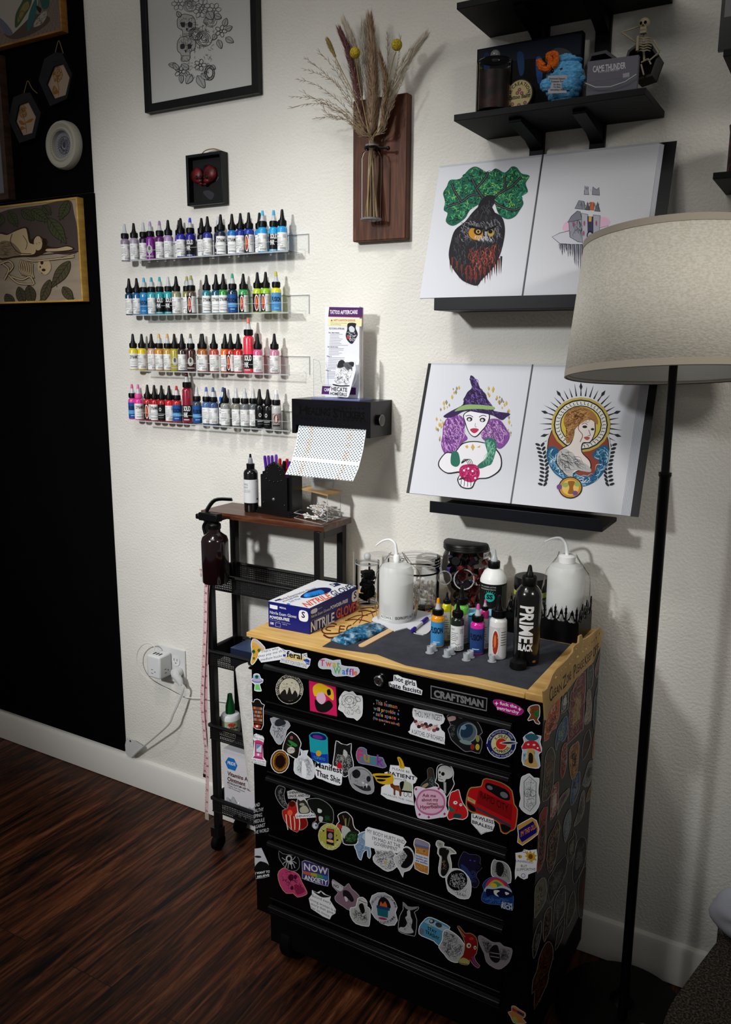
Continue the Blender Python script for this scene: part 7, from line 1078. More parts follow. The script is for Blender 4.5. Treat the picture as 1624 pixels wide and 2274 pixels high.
b = MB(); OY = yarn('orange_yarn', 'b03a0c', 'e0761c', 200)
for pts in ([548, 335, 560, 378, 600, 385, 615, 340, 600, 312, 640, 305, 642, 350, 620, 372], [545, 345, 575, 372]): b.tube(catmull([PY(*zp('C', x, y), -.14) for x, y in zip(pts[::2], pts[1::2])], 5, False), .0062, OY, 8)
b.build('flame', t)
for x, y in ((624, 399), (674, 390)): b = MB(); b.ball(PY(*zp('C', x, y), cc_.y - rx * .42), .0034, M('08080c', .15), 10); b.build('eye', t)
p4 = [PY(*zp('C', x, y), -.172) for x, y in ((598, 424), (706, 420), (703, 520), (598, 524))]; b = MB(); b.prism(p4, (0, .0006, 0), M('9a9aa0', .6)); d = Draw(b, on_plane((0, -.172, 0), (0, -1, 0)), 'C', h0=.0003)
for s_, x0, x1, y in (('Emotional Support', 606, 696, 445), ('Dumpster Fire', 616, 684, 461), ("It's fine,", 630, 668, 478), ("I'm fine,", 630, 668, 492), ('everything is fine.', 612, 690, 507)): d.text('2a2a30', s_, x0, y, x1, y - 1, 10, bold=.02)
b.build('card', t)
fp = [PY(*zp('C', x, y), -.15) for x, y in ((828, 352), (1112, 314))]
t = thing('card_holder', 'clear holder of grey business cards on right part of black shelf', 'card holder', ((fp[0].x + fp[1].x) / 2, -.15, zs)); b = MB(); b.box(fp[0].x, fp[1].x, -.166, -.1645, zs, zs + .026, CL); b.box(fp[0].x, fp[1].x, -.1645, -.14, zs, zs + .003, CL); b.box(fp[0].x, fp[1].x, -.1395, -.138, zs, zs + .04, CL)
b.tube([V((fp[0].x, -.1665, zs + .026)), V((fp[0].x + .02, -.1665, zs + .016)), V(((fp[0].x + fp[1].x) / 2, -.1665, zs + .013)), V((fp[1].x - .02, -.1665, zs + .018)), V((fp[1].x, -.1665, zs + .028))], .0008, M('b8bcc0', .2), 6); b.build('pocket', t)
b = MB(); b.prism([V((p.x, -.158, z)) for p, z in ((fp[0], zs + .0035), (fp[1], zs + .0035), (fp[1], fp[1].z), (fp[0], fp[0].z))], (0, .012, 0), M('56555f', .5)); d = Draw(b, on_plane((0, -.158, 0), (0, -1, 0)), 'C', h0=.0003); d.text('b8b8be', 'CAME THUNDER', 850, 405, 1034, 382, 34, bold=.02); d.text('b8b8be', 'TATTOO ARTIST', 878, 410, 1000, 395, 12); d.poly('8a8a94', [1018, 412, 1055, 406, 1055, 432, 1018, 438])
tag(b.build('business_cards'), 'stack of grey tattoo artist business cards in the clear holder', 'cards')
b = MB(); co = [(820, 480), (800, 385), (835, 300), (925, 280), (985, 322), (960, 480)]; P_ = [PY(*zp('C', x, y), -.10) for x, y in co]; plate(b, [(p.x, p.z) for p in P_], [shrink([(p.x, p.z) for p in P_], .006)], lambda x, y, dd: V((x, -.10 + dd, max(y, zs))), .03, M('24262a', .4)); b.prism([V((p.x, -.078, max(p.z, zs))) for p in P_], (0, .006, 0), M('070606', .5)); d = Draw(b, on_plane((0, -.078, 0), (0, -1, 0)), 'C', h0=.0004); d.scrib('5a1f16', 5, [845, 320, 950, 300, 960, 345, 850, 345], 24, 30); tag(b.build('coffin_box'), 'small coffin shaped black box behind the business cards', 'box')
BO = M('8d836c', .6); t = thing('skeleton_figure', 'small bone coloured skeleton figurine sitting in a coffin, arm raised', 'figurine', PY(*zp('C', 1130, 440), -.1)); SY = -.105
b = MB(); co = [(1060, 300), (1100, 270), (1190, 260), (1235, 330), (1195, 440), (1110, 470), (1030, 400)]; P_ = [PY(*zp('C', x, y), -.08) for x, y in co]; plate(b, [(p.x, max(p.z, zs)) for p in P_], [shrink([(p.x, max(p.z, zs + .006)) for p in P_], .005)], lambda x, y, dd: V((x, -.10 + dd, y)), .045, M('0b0b0c', .4)); b.prism([V((p.x, -.06, max(p.z, zs))) for p in P_], (0, .004, 0), BLKM); b.build('coffin', t)
def bone(pts, r_=.0016, n_='bone'): b = MB(); b.tube([PY(*zp('C', x, y), SY) for x, y in zip(pts[::2], pts[1::2])], r_, BO, 6); return b.build(n_, t)
p = PY(*zp('C', 1138, 132), SY); r = 32 * Z['C'][2] * (p - CAM).dot(F) / FPX; b = MB(); b.ball(p, r, BO, 18, (1, .95, .95)); b.box(p.x - r * .5, p.x + r * .5, p.y - r * .6, p.y + r * .3, p.z - r * 1.65, p.z - r * .6, BO)
for sx in (-.36, .36): b.ball(p + V((sx * r, -r * .82, -r * .1)), r * .27, BLKM, 10)
b.ball(p + V((0, -r * .9, -r * .5)), r * .13, BLKM, 8)
for i in range(5): b.box(p.x - r * .4 + i * r * .18, p.x - r * .36 + i * r * .18, p.y - r * .62, p.y - r * .55, p.z - r * 1.35, p.z - r * 1.0, BLKM)
b.build('skull', t)
b = MB(); b.tube([PY(*zp('C', x, y), SY + .008) for x, y in ((1138, 180), (1132, 260), (1138, 340))], .0022, BO, 6)
for i in range(6):
    y = 212 + i * 14; w_ = 46 - abs(i - 2) * 4; b.tube(catmull([PY(*zp('C', 1136 - w_, y + 8), SY), PY(*zp('C', 1136 - w_ * .5, y), SY - .008), PY(*zp('C', 1134, y + 4), SY - .010), PY(*zp('C', 1136 + w_ * .5, y - 2), SY - .008), PY(*zp('C', 1136 + w_, y + 4), SY)], 3, False), .0013, BO, 5)
b.tube([PY(*zp('C', 1102, 202), SY - .008), PY(*zp('C', 1098, 285), SY - .009)], .0028, BO, 6); b.build('rib_cage', t)
for pts in ([1130, 140, 1060, 165, 1012, 180], [1012, 182, 1060, 215, 1090, 235], [1190, 225, 1225, 285], [1225, 290, 1165, 340, 1150, 330], [1120, 350, 1160, 330, 1175, 360], [1120, 360, 1135, 420]): bone(pts)
# right-hand shelf, cup and framed thing at the right border
t = thing('wall_shelf', 'black wall shelf cut off by the right border of the view', 'shelf', (-.1, -.09, 1.77)); 
for z in (1.79, 1.992): b = MB(); b.box(-.2475, .12, -.18, -.001, z - .011, z, SHB); b.box(-.247, .12, -.1795, -.001, z - .0116, z - .0111, SHU); b.build('board', t, bevel=.0008)
for xc in (-.12, .02): b = MB(); b.box(xc - .016, xc + .016, -.012, -.0008, 1.6, 2.6, SHB); b.build('upright', t)
c = V((-.198, -.1, 1.7906)); t = thing('carved_cup', 'dark red-brown carved wooden cup standing at the right border', 'cup', c); b = MB(); b.lathe([(0, 0), (.036, 0), (.038, .01), (.038, .08), (.04, .092), (.036, .092), (.034, .01), (0, .008)], c, noisy('carved_wood', [(.45, '1c0b08'), (.55, '5a3020')], nscale=55, rough=.5, bump=1), 32); b.build('cup_body', t)
b = MB(); b.box(-.258, -.05, -.175, -.165, 1.9926, 2.2, M('0c0d10', .3)); b.box(-.252, -.05, -.1755, -.175, 2.045, 2.2, M('5a5a5c', .3)); tag(b.build('rounded_frame', bevel=.006), 'rounded dark frame with grey face in the top right corner', 'frame')
# ------------------------------------------------------------------ book ledges and the two open art books
for z, word in ((1.5605, 'upper'), (1.0985, 'lower')):
    b = MB(); b.box(-.82, -.416, -.125, -.001, z, z + .010, SHB); b.box(-.82, -.416, -.1275, -.125, z, z + .0275, M('0b0d14', .4)); tag(b.build('book_ledge', bevel=.001), f'black book ledge under the {word} open art book', 'ledge')
def portfolio(label, yb, zb, yt, zt, x0, xs, x1, cover, pages):
    n = V((0, zb - zt, yt - yb)).normalized(); n = n if n.y < 0 else -n; upv = V((0, yt - yb, zt - zb)); t = thing('art_book', label, 'art book', ((x0 + x1) / 2, yb, zb)); B0 = V((0, yb, zb))
    def slab(xa, xb, d0, d1, mat, nm, lab=None, lo=0, hi=1):
        b = MB(); p = [V((x, 0, 0)) + B0 + upv * v + n * d0 for x, v in ((xa, lo), (xb, lo), (xb, hi), (xa, hi))]; b.prism(p, n * (d1 - d0), mat); return b
    slab(cover[0], cover[1], -.0065, -.0045, M('07080b', .35), '').build('cover', t, label='black folder cover')
    PW = M('d0d2d8', .7, spec=.1); SL = M('b9bcc4', .5)
    for k in range(pages): slab(xs + .002, x1 + .003 * (pages - k), -.004 + k * .0006, -.0036 + k * .0006, SL, '', hi=.995 - .004 * (pages - k)).build('page', t)
    out = []
    for xa, xb, w_ in ((x0, xs - .0012, 'left'), (xs + .0012, x1, 'right')):
        b = slab(xa, xb, -.0035, 0, PW, '', hi=.985); b.add([V((x, 0, 0)) + B0 + upv * v + n * .0001 for x, v in ((xa, .985), (xb, .985), (xb, 1), (xa, 1))], [(0, 1, 2, 3)], SL); out.append(b)
    b = slab(xs - .0016, xs + .0016, -.001, .0012, M('3a3c44', .4), ''); b.build('spine', t)
    return t, on_plane(B0 + n * .0001, n), out
t, PP, (bl, brr) = portfolio('upper open art book showing tree owl and floating castle prints', -.1128, 1.5885, -.02, 1.888, -.8633, -.619, -.3775, (-.625, -.345), 3)
d = Draw(bl, PP, 'G', h0=.0004, rough=.75); DK = '1b1b20'
can = [250, 310, 270, 270, 330, 262, 385, 205, 430, 190, 500, 225, 545, 200, 600, 225, 640, 190, 672, 195, 700, 230, 748, 245, 725, 290, 738, 340, 700, 370, 712, 410, 690, 450, 660, 490, 610, 505, 560, 470, 530, 400, 460, 410, 390, 450, 360, 500, 290, 545, 245, 520, 255, 470, 232, 450, 240, 400, 228, 350]
d.run([('P', '1f5a46', can)]); random.seed(8)
for c_, n_ in (('123a30', 150), ('2f8a5c', 220), ('5fae6a', 110), ('1a7a6a', 120), ('7fb84a', 50), ('0e1a16', 120)): d.scrib(c_, 6, can, n_, 30)
for pts in ([480, 470, 500, 400, 470, 370, 400, 360, 340, 400, 250, 430], [500, 420, 540, 370, 600, 330, 650, 300, 700, 250], [470, 380, 430, 320, 400, 260], [520, 380, 560, 420, 640, 450, 690, 440], [340, 400, 300, 340, 280, 290], [600, 330, 600, 250], [430, 320, 480, 260, 500, 220]): d.run([('S', DK, 15, pts), ('S', '6a6a6c', 3, pts)])
owl = [400, 470, 440, 430, 500, 380, 540, 400, 520, 450, 580, 490, 600, 560, 592, 640, 570, 720, 540, 780, 500, 830, 460, 870, 430, 905, 365, 885, 330, 860, 280, 790, 262, 720, 275, 640, 300, 570, 360, 520]
d.run([('P', '222126', owl), ('P', DK, [440, 470, 450, 400, 500, 360, 545, 372, 520, 420, 540, 480])]); d.scrib('8d8d94', 3, [330, 520, 570, 500, 590, 620, 540, 660, 330, 640], 120, 34, 70, 30); d.scrib('4a4a50', 4, owl, 160, 34, 90, 25); d.scrib('7a3428', 7, [380, 680, 570, 650, 560, 740, 480, 850, 420, 890, 360, 870], 80, 44, 90, 12); d.scrib('b05a48', 5, [400, 700, 560, 660, 540, 760, 440, 860, 380, 860], 30, 40, 90, 10)
for x in range(270, 590, 14): y = 820 + 60 * math.sin((x - 270) / 320 * 3.14) - abs(x - 420) * .25; d.poly('2a2024' if x % 4 else '6a3026', [x - 6, y - 60, x + 6, y - 60, x + random.uniform(-3, 3), y + random.uniform(10, 50)])
d.run([('e', 'b8832a', 425, 592, 44, 38, 20), ('e', '1a1a1c', 438, 580, 26, 22, 20), ('e', 'c8a05a', 440, 580, 14, 12), ('e', K_, 440, 580, 7, 8), ('e', 'a8904a', 515, 588, 20, 22), ('e', K_, 513, 580, 13, 12), ('p', K_, [380, 540, 470, 560, 468, 570, 385, 556]), ('p', K_, [480, 570, 550, 540, 550, 552, 486, 580]), ('p', '9a9aa0', [478, 580, 494, 580, 488, 630, 482, 612]), ('q', 'c8c8cc', 3, [410, 600, 540, 610, 520, 650, 420, 640], 40, 22, 80, 20)]); bl.build('left_print', t, label='print of an owl under green tree branches')
d = Draw(brr, PP, 'G', h0=.0004, rough=.75)
d.run([('P', 'dcb4cc', [945, 565, 990, 510, 1180, 490, 1235, 525, 1180, 560, 1000, 575]), ('q', '8a909c', 3, [1075, 300, 1165, 310, 1165, 360, 1070, 358], 16, 20, 85, 12)])
for o_, f_ in (([885, 612, 930, 590, 995, 575, 1130, 570, 1220, 545, 1160, 640, 1100, 655, 1000, 655, 930, 650], 'c9cad2'), ([985, 520, 1062, 500, 1068, 645, 1040, 640, 992, 612], '9496a2'), ([978, 524, 1000, 490, 1035, 458, 1052, 462, 1062, 505, 1030, 512], '7c7e8c'), ([1062, 470, 1098, 478, 1100, 645, 1068, 650], 'aeb0ba'), ([1098, 490, 1132, 492, 1132, 610, 1100, 612], '3c3a58'), ([1132, 480, 1172, 485, 1165, 610, 1132, 612], 'a6a8b4'), ([1022, 440, 1045, 395, 1075, 400, 1082, 446], '8a8c98'), ([1086, 448, 1098, 402, 1110, 450], '5a5c68'), ([1140, 455, 1158, 402, 1172, 458], '6c6e7a'), ([1078, 355, 1082, 306, 1092, 330, 1098, 310, 1104, 356], 'a0a2ac'), ([1126, 356, 1130, 312, 1150, 330, 1166, 316, 1168, 360], '8e909c')):
    d.run([('p', DK, [v for p in shrink(o_, -3) for v in p]), ('p', f_, o_)])
d.run([('p', 'c0663c', [1112, 402, 1136, 403, 1136, 452, 1112, 450]), ('p', 'd0a04a', [1104, 490, 1122, 490, 1120, 520, 1104, 520]), ('e', DK, 1112, 604, 20, 28), ('e', 'a8aab4', 1112, 606, 14, 22), ('e', '1c1c24', 1112, 612, 7, 13), ('q', DK, 2, [990, 520, 1060, 505, 1066, 640, 995, 610], 30, 40, 90, 8), ('q', DK, 2, [1030, 400, 1170, 405, 1170, 455, 1030, 440], 30, 26, 85, 12)])
for i in range(17):
    x = 930 + i * 12; L_ = 40 + 130 * math.exp(-((i - 11) / 4.5) ** 2) + 14 * ((i * 5) % 3); d.poly('3a3c46' if i % 2 else '70727c', [x - 7, 655, x + 8, 656, x + 3 + i % 4, 655 + L_]); d.line('c4c6ce', 2, [x - 2, 660, x + 2, 640 + L_ * .8], up=False)
for x, y in ((1015, 535), (1078, 530), (1074, 590), (1150, 530)): d.ell('a84a7a', x, y, 5, 16)
brr.build('right_print', t, label='print of a floating castle on jagged rock')
t, PP, (bl, brr) = portfolio('lower open art book showing witch and crowned goddess prints', -.1262, 1.1395, -.02, 1.4423, -.8745, -.621, -.3795, (-.885, -.345), 6)
d = Draw(bl, PP, 'H', h0=.0004, rough=.75); GOLD = 'c8a84a'
random.seed(2)
for _ in range(60):
    a = random.uniform(-3.6, .5); x, y = 455 + random.uniform(180, 225) * math.cos(a), 480 + random.uniform(190, 250) * math.sin(a) ** 1 if True else 0; q = random.uniform(5, 12); d.poly(random.choice([GOLD, '8a8468', GOLD]), [x - q * .6, y, x, y - q * 1.3, x + q * .6, y, x, y + q * 1.3])
HR = [275, 480, 300, 440, 360, 420, 400, 460, 395, 520, 415, 560, 380, 590, 350, 650, 290, 655, 262, 600, 270, 540]; HR2 = [540, 450, 600, 450, 640, 500, 660, 545, 640, 590, 600, 620, 560, 590, 500, 560, 505, 500]
d.run([('P', '7a4690', HR), ('P', '7a4690', HR2), ('q', 'c89ad0', 7, HR, 60, 46, 70, 40), ('q', 'c89ad0', 7, HR2, 60, 46, 60, 40), ('q', '3a1f4a', 3, HR, 50, 50, 70, 40), ('q', '3a1f4a', 3, HR2, 50, 50, 60, 40),
       ('P', DK, [248, 690, 290, 640, 340, 640, 380, 590, 440, 575, 500, 580, 560, 600, 610, 660, 608, 740, 540, 790, 470, 800, 440, 850, 380, 845, 355, 800, 370, 760, 300, 765, 250, 730]), ('P', 'e3e2e6', [254, 692, 292, 646, 340, 646, 384, 596, 440, 581, 500, 586, 556, 606, 604, 664, 602, 736, 538, 784, 466, 794, 437, 844, 383, 839, 362, 800, 376, 752, 300, 758, 256, 727]),
       ('P', '2a6a58', [325, 640, 360, 640, 372, 700, 350, 725, 318, 705]), ('P', '2a6a58', [515, 570, 560, 560, 585, 600, 560, 700, 530, 720, 490, 735, 470, 720, 530, 660]), ('q', '8ac4a8', 3, [515, 570, 560, 560, 585, 600, 560, 700, 530, 720, 480, 730, 530, 660], 40, 50, 100, 10),
       ('P', DK, [392, 420, 440, 395, 520, 400, 545, 430, 530, 480, 498, 520, 460, 552, 425, 530, 400, 470]), ('P', 'e6e4e8', [397, 422, 442, 400, 518, 405, 540, 430, 525, 478, 494, 516, 460, 547, 428, 527, 405, 468]), ('e', DK, 427, 448, 17, 13), ('e', 'c8c8cc', 425, 450, 8, 8), ('e', DK, 503, 452, 17, 13), ('e', 'c8c8cc', 501, 454, 8, 8), ('S', DK, 4, [405, 430, 428, 425, 448, 436]), ('S', DK, 4, [482, 436, 505, 425, 525, 432]), ('P', 'b03050', [430, 508, 450, 500, 475, 503, 480, 512, 462, 528, 445, 526]), ('S', DK, 2, [462, 470, 460, 490, 470, 493])])
HT = [432, 195, 450, 200, 475, 235, 490, 270, 520, 300, 530, 330, 560, 370, 562, 395, 600, 405, 662, 415, 640, 435, 612, 452, 560, 425, 480, 410, 400, 400, 340, 430, 300, 440, 275, 430, 320, 400, 385, 365, 395, 330, 415, 290, 440, 265, 432, 230]
d.run([('P', '33234e', HT), ('q', '7a5aa8', 5, HT, 60, 40, 60, 40), ('q', '140c24', 4, HT, 60, 40, 60, 40), ('P', '8aa86a', [385, 370, 440, 362, 560, 372, 562, 392, 480, 388, 400, 392, 340, 402]), ('P', 'b01c5c', [372, 730, 400, 712, 460, 712, 485, 745, 480, 785, 440, 815, 390, 800, 368, 765]), ('q', 'e070a0', 4, [375, 730, 475, 720, 480, 780, 390, 800], 24, 20), ('q', '5a0c30', 4, [375, 730, 475, 720, 480, 780, 390, 800], 24, 20)] + [('e', 'e8e6ea', x, y, 6, 6) for x, y in ((395, 745), (445, 750), (460, 790), (420, 735))] + [('S', DK, 3, [380, 700 + i * 2, 400 + i * 10, 680, 425 + i * 8, 720]) for i in range(4)] + [('S', DK, 3, [365, 800, 380 + i * 16, 790, 375 + i * 20, 840]) for i in range(4)] + [('p', GOLD, [435, 610, 446, 590, 457, 610, 446, 632]), ('p', GOLD, [400, 605, 415, 598, 420, 610, 412, 618]), ('p', GOLD, [470, 610, 490, 600, 485, 614])])
bl.build('left_print', t, label='print of a purple haired witch holding a potion')
d = Draw(brr, PP, 'H', h0=.0004, rough=.75); CX, CY = 1075, 480
for i in range(27):
    a = math.radians(-205 + i * 8.85); L0, L1 = 168, 205 + (30 if i % 3 == 0 else 12); ux, uy = math.cos(a), math.sin(a) * 1.0
    d.poly(DK, [(CX + ux * L0 - uy * 4, CY + uy * L0 + ux * 4), (CX + ux * L0 + uy * 4, CY + uy * L0 - ux * 4), (CX + ux * (L1 + 10), CY + uy * (L1 + 10))])
    if i % 4 == 1: x, y = CX + ux * 222, CY + uy * 222; d.poly('24262c', [(x - ux * 24, y - uy * 24), (x - uy * 9, y + ux * 9), (x + ux * 24, y + uy * 24), (x + uy * 9, y - ux * 9)])
for s_, x0 in ((-1, 850), (1, 1245)):
    for i in range(11):
        y = 600 + i * 23; x = x0 + s_ * (-8 + 4.2 * i - .95 * (i - 4) ** 2 * .9 * (1 if i > 4 else .3)) * -1
        for q in (-1, 1): d.ell('24262c', x + q * 14, y - 5, 15, 7, -35 * q + (s_ * 15))
ov = [(1060 + 190 * math.cos(a) * (1 if math.sin(a) < .3 else 1), 620 + 215 * math.sin(a)) for a in [i * .262 for i in range(24)]]
d.poly('c8c8c4', ov); d.poly(DK, shrink(ov, 8)); d.poly('8a4030', shrink(ov, 13))
W1 = [875, 640, 900, 605, 935, 615, 950, 650, 930, 690, 1000, 740, 1060, 770, 1130, 780, 1180, 700, 1140, 660, 1180, 610, 1225, 600, 1240, 650, 1225, 720, 1180, 790, 1120, 830, 1060, 838, 990, 810, 920, 760, 885, 700]
d.run([('P', '1f5a80', W1), ('q', '6aa4c0', 6, W1, 60, 60), ('q', 'd8e4ec', 4, W1, 40, 50), ('q', '12283c', 3, W1, 50, 50)])
d.ell('b8a24a', CX, CY, 172, 160); d.ell(DK, CX, CY, 158, 147); d.ell('d6d4cc', CX, CY, 150, 139)
for i in range(40): a = i * .157; d.line(DK, 4, [(CX + 146 * math.cos(a), CY + 135 * math.sin(a)), (CX + 128 * math.cos(a), CY + 119 * math.sin(a)), (CX + 128 * math.cos(a + .07), CY + 119 * math.sin(a + .07))], up=False)
d.up(); d.ell(DK, CX, CY, 122, 113); d.ell('c8b040', CX, CY, 116, 107)
HB = [975, 470, 985, 420, 1030, 380, 1090, 378, 1140, 400, 1170, 440, 1172, 480, 1130, 450, 1080, 470, 1040, 510, 1030, 560, 1000, 590, 985, 560, 990, 510]
d.run([('P', DK, [1040, 470, 1090, 430, 1150, 440, 1162, 500, 1155, 540, 1130, 585, 1090, 590, 1085, 640, 1130, 690, 1130, 740, 1060, 750, 1000, 780, 940, 720, 930, 680, 960, 620, 1010, 590, 1030, 540]), ('P', 'dcd2cc', [1046, 472, 1090, 436, 1145, 445, 1156, 500, 1149, 540, 1126, 579, 1084, 585, 1079, 640, 1124, 692, 1124, 735, 1060, 744, 1002, 772, 946, 718, 937, 680, 964, 625, 1014, 594, 1036, 542]), ('P', '9a6c3c', HB), ('q', '4a2c14', 3, HB, 90, 50, -20, 50), ('q', 'c89a60', 3, HB, 50, 40, -20, 50),
       ('P', 'b4b2b0', [945, 640, 990, 620, 1060, 680, 1120, 720, 1130, 755, 1040, 745, 1020, 790, 960, 740, 935, 690]), ('q', '3a3a3e', 3, [945, 640, 990, 620, 1060, 680, 1120, 720, 1130, 755, 1040, 745, 1020, 790, 960, 740, 935, 690], 50, 70, 40, 14), ('e', DK, 1098, 492, 14, 8), ('e', DK, 1143, 506, 10, 7), ('S', DK, 3, [1080, 478, 1098, 470, 1114, 480]), ('S', DK, 3, [1120, 510, 1130, 540, 1115, 543]), ('P', 'a8504a', [1092, 555, 1110, 548, 1128, 556, 1112, 570]), ('S', '6a4424', 4, [1080, 440, 1060, 500, 1085, 540, 1070, 580]),
       ('e', DK, 1014, 845, 70, 64), ('e', 'b8842e', 1014, 845, 64, 58), ('e', 'd8b060', 1014, 845, 50, 46), ('P', '8a5a1e', [1000, 810, 1040, 810, 1030, 845, 1035, 880, 1000, 880, 1008, 845]), ('e', '8aa05a', 985, 830, 18, 14), ('e', '8aa05a', 1055, 825, 18, 14), ('e', '6a4a80', 950, 842, 16, 16), ('e', '6a4a80', 1042, 878, 16, 14)])
brr.build('right_print', t, label='print of a goddess in a gold halo above waves')
# ------------------------------------------------------------------ floor lamp
LX, LY = -.2825, -.22; t = thing('floor_lamp', 'tall black floor lamp with cream linen drum shade in front of the wall', 'lamp', (LX, LY, 0)); LIN = noisy('cream_linen', [(.38, 'd8d2c2'), (.6, 'ebe7dc')], scale=(1, 1, 2), nscale=170, rough=.95, bump=.3, detail=4); TRM = M('b0a798', .9)
rb_, rt_, hs_ = .195, .166, .252; TL = Matrix.Translation((LX, LY, 1.43)) @ Matrix.Rotation(math.radians(-7.5), 4, V((.8656, .5007, 0)))
b = MB(); b.lathe([(rb_, .012), (rt_, hs_ - .012)], (0, 0, 0), LIN, 72, TL); b.build('lamp_shade', t, solid=.0012)
for z0, z1, r0, r1 in ((0, .014, rb_ + .0016, rb_ + .0006), (hs_ - .014, hs_, rt_ + .0018, rt_ + .001)): b = MB(); b.lathe([(r0 - .003, z0), (r0, z0 + .001), (r1, z1 - .001), (r1 - .003, z1)], (0, 0, 0), TRM, 72, TL); b.build('shade_trim', t)
b = MB(); b.lathe([(rb_ - .0035, .002), (rt_ - .003, hs_ - .01)], (0, 0, 0), M('e4e4e0', .9), 72, TL); b.build('shade_lining', t)
b = MB(); b.tube([TL @ V(((rb_ - .006) * math.cos(a), (rb_ - .006) * math.sin(a), .006)) for a in [i * math.pi / 30 for i in range(61)]], .0012, TRM, 6); b.build('wire_ring', t)
pt_ = TL @ V((0, 0, hs_ + .012))
b = MB(); b.lathe([(.0105, .03), (.0105, 1.24), (.0122, 1.243), (.0122, 1.249), (.0078, 1.25), (.0078, 1.5), (0, 1.5)], (LX, LY, 0), M('050506', .35), 20); b.tube([(LX, LY, 1.5), pt_], .005, BLK, 10); b.build('pole', t)
b = MB(); b.lathe([(.034, 0), (.032, .006), (.016, .010), (.007, .016), (0, .016)], pt_ - V((0, 0, .008)), BLK, 24); b.ball(pt_ + V((0, 0, .018)), .0095, M('060607', .12), 18); b.build('finial', t)
for k in range(3): a = k * 2.094 + .4; b = MB(); b.tube([TL @ V((.006 * math.cos(a), .006 * math.sin(a), hs_ - .004)), TL @ V(((rt_ - .002) * math.cos(a), (rt_ - .002) * math.sin(a), hs_ - .004))], .0015, BLK, 6); b.build('spider_arm', t)
b = MB(); b.lathe([(0, 0), (.145, 0), (.147, .012), (.14, .026), (.09, .037), (.03, .043), (.016, .06), (.0125, .075), (0, .075)], (LX - .01, LY + .05, 0), M('020202', .5), 56); b.build('base', t)
b = MB(); b.lathe([(0, 1.50), (.017, 1.50), (.018, 1.57), (0, 1.57)], (LX, LY, 0), BLK, 16); b.build('socket', t)
# ------------------------------------------------------------------ couch arm and pillow
UPH = noisy('tweed_upholstery', [(.38, '17130f'), (.5, '3a342c'), (.64, '6a6154')], nscale=240, rough=.98, bump=1.0, detail=5, dist=.004)
t = thing('armchair', 'grey-brown tweed upholstered seat corner at lower right', 'armchair', (.1, -.4, 0)); zc = .3
pts = [flat('W', x, y, zc) for x, y in ((1700, 640), (1580, 815), (1350, 1110), (1110, 1430), (960, 1650), (860, 1900), (840, 2100))]; pts += [V((.4, -.8, zc)), V((.45, -.12, zc))]; pts = catmull(pts, 3)
b = MB(); b.prism([V((p.x, p.y, .06)) for p in pts], (0, 0, zc - .06), UPH); b.build('seat_base', t, bevel=.03, angle=60)
b = MB(); b.tube([V((p.x + .003, p.y, zc - .028)) for p in pts[:22]], .004, M('5c5a52', .9), 6); b.build('piping', t)
for i, (x, y) in enumerate(((.0, -.62), (.3, -.25))): b = MB(); b.lathe([(0, 0), (.018, 0), (.025, .06), (0, .06)], (x, y, 0), BLKM, 12); b.build('leg', t)
p = PY(*zp('W', 1850, 700), -.20); b = MB()
def pil(u, v): a, q = 6.2832 * u, math.pi * v; k = .062 * (1 + .05 * math.sin(5 * a) * math.sin(3 * q)); return p + V((k * 1.25 * math.sin(q) * math.cos(a), k * .6 * math.cos(q), k * .95 * math.sin(q) * math.sin(a)))
b.grid(36, 18, pil, M('b4b8c4', .9)); tag(b.build('pillow'), 'corner of a white pillow on the tweed seat at right border', 'pillow')
# ------------------------------------------------------------------ slim rolling cart
t = cart = thing('rolling_cart', 'slim black rolling cart with rustic wood top and mesh baskets', 'cart', (-1.305, -.09, 0)); CB_ = M('060608', .4, spec=.4)
RUS = noisy('rustic_board', [(.3, '22100a'), (.5, '4a2413'), (.7, '7a4a28')], scale=(1.5, 14, 14), nscale=4, rough=.35, detail=8, spec=.5)
b = MB(); b.box(-1.507, -1.104, -.147, -.012, 1.0195, 1.0348, RUS); b.build('wood_top', cart, bevel=.001)
fx0, fx1 = -1.487, -1.1235; YF, YBk = -.14, -.03
BZ = [.8575] + [PY(x, y, -.152).z for x, y in ((469.5, 1446), (474, 1612), (475, 1773))]
for x in (fx0, fx1):
    for y in (YF, YBk):
        b = MB(); b.box(x - .0095, x + .0095, y - .0095, y + .0095, .075, 1.019, CB_); b.build('post', cart, bevel=.001)
    b = MB(); b.box(x - .0095, x + .0095, YF + .01, YBk - .01, .999, 1.019, CB_); b.build('side_rail', cart, bevel=.001)
m, tt, bs = nodes('black_wire_mesh'); g = nd(tt, 'ShaderNodeNewGeometry'); w1 = nd(tt, 'ShaderNodeMapping'); w1.inputs['Scale'].default_value = (520, 520, 520); tt.links.new(g.outputs['Position'], w1.inputs['Vector'])
sep = nd(tt, 'ShaderNodeSeparateXYZ'); tt.links.new(w1.outputs[0], sep.inputs[0]); outs = []
for a_, b_, sg_ in (('X', 'Z', 'ADD'), ('X', 'Z', 'SUBTRACT')):
    s1 = nd(tt, 'ShaderNodeMath', operation=sg_); tt.links.new(sep.outputs[a_], s1.inputs[0]); y2 = nd(tt, 'ShaderNodeMath', operation='ADD'); tt.links.new(sep.outputs['Y'], y2.inputs[0]); tt.links.new(sep.outputs[b_], y2.inputs[1]); tt.links.new(y2.outputs[0], s1.inputs[1])
    s2 = nd(tt, 'ShaderNodeMath', operation='SINE'); tt.links.new(s1.outputs[0], s2.inputs[0]); outs.append(s2)
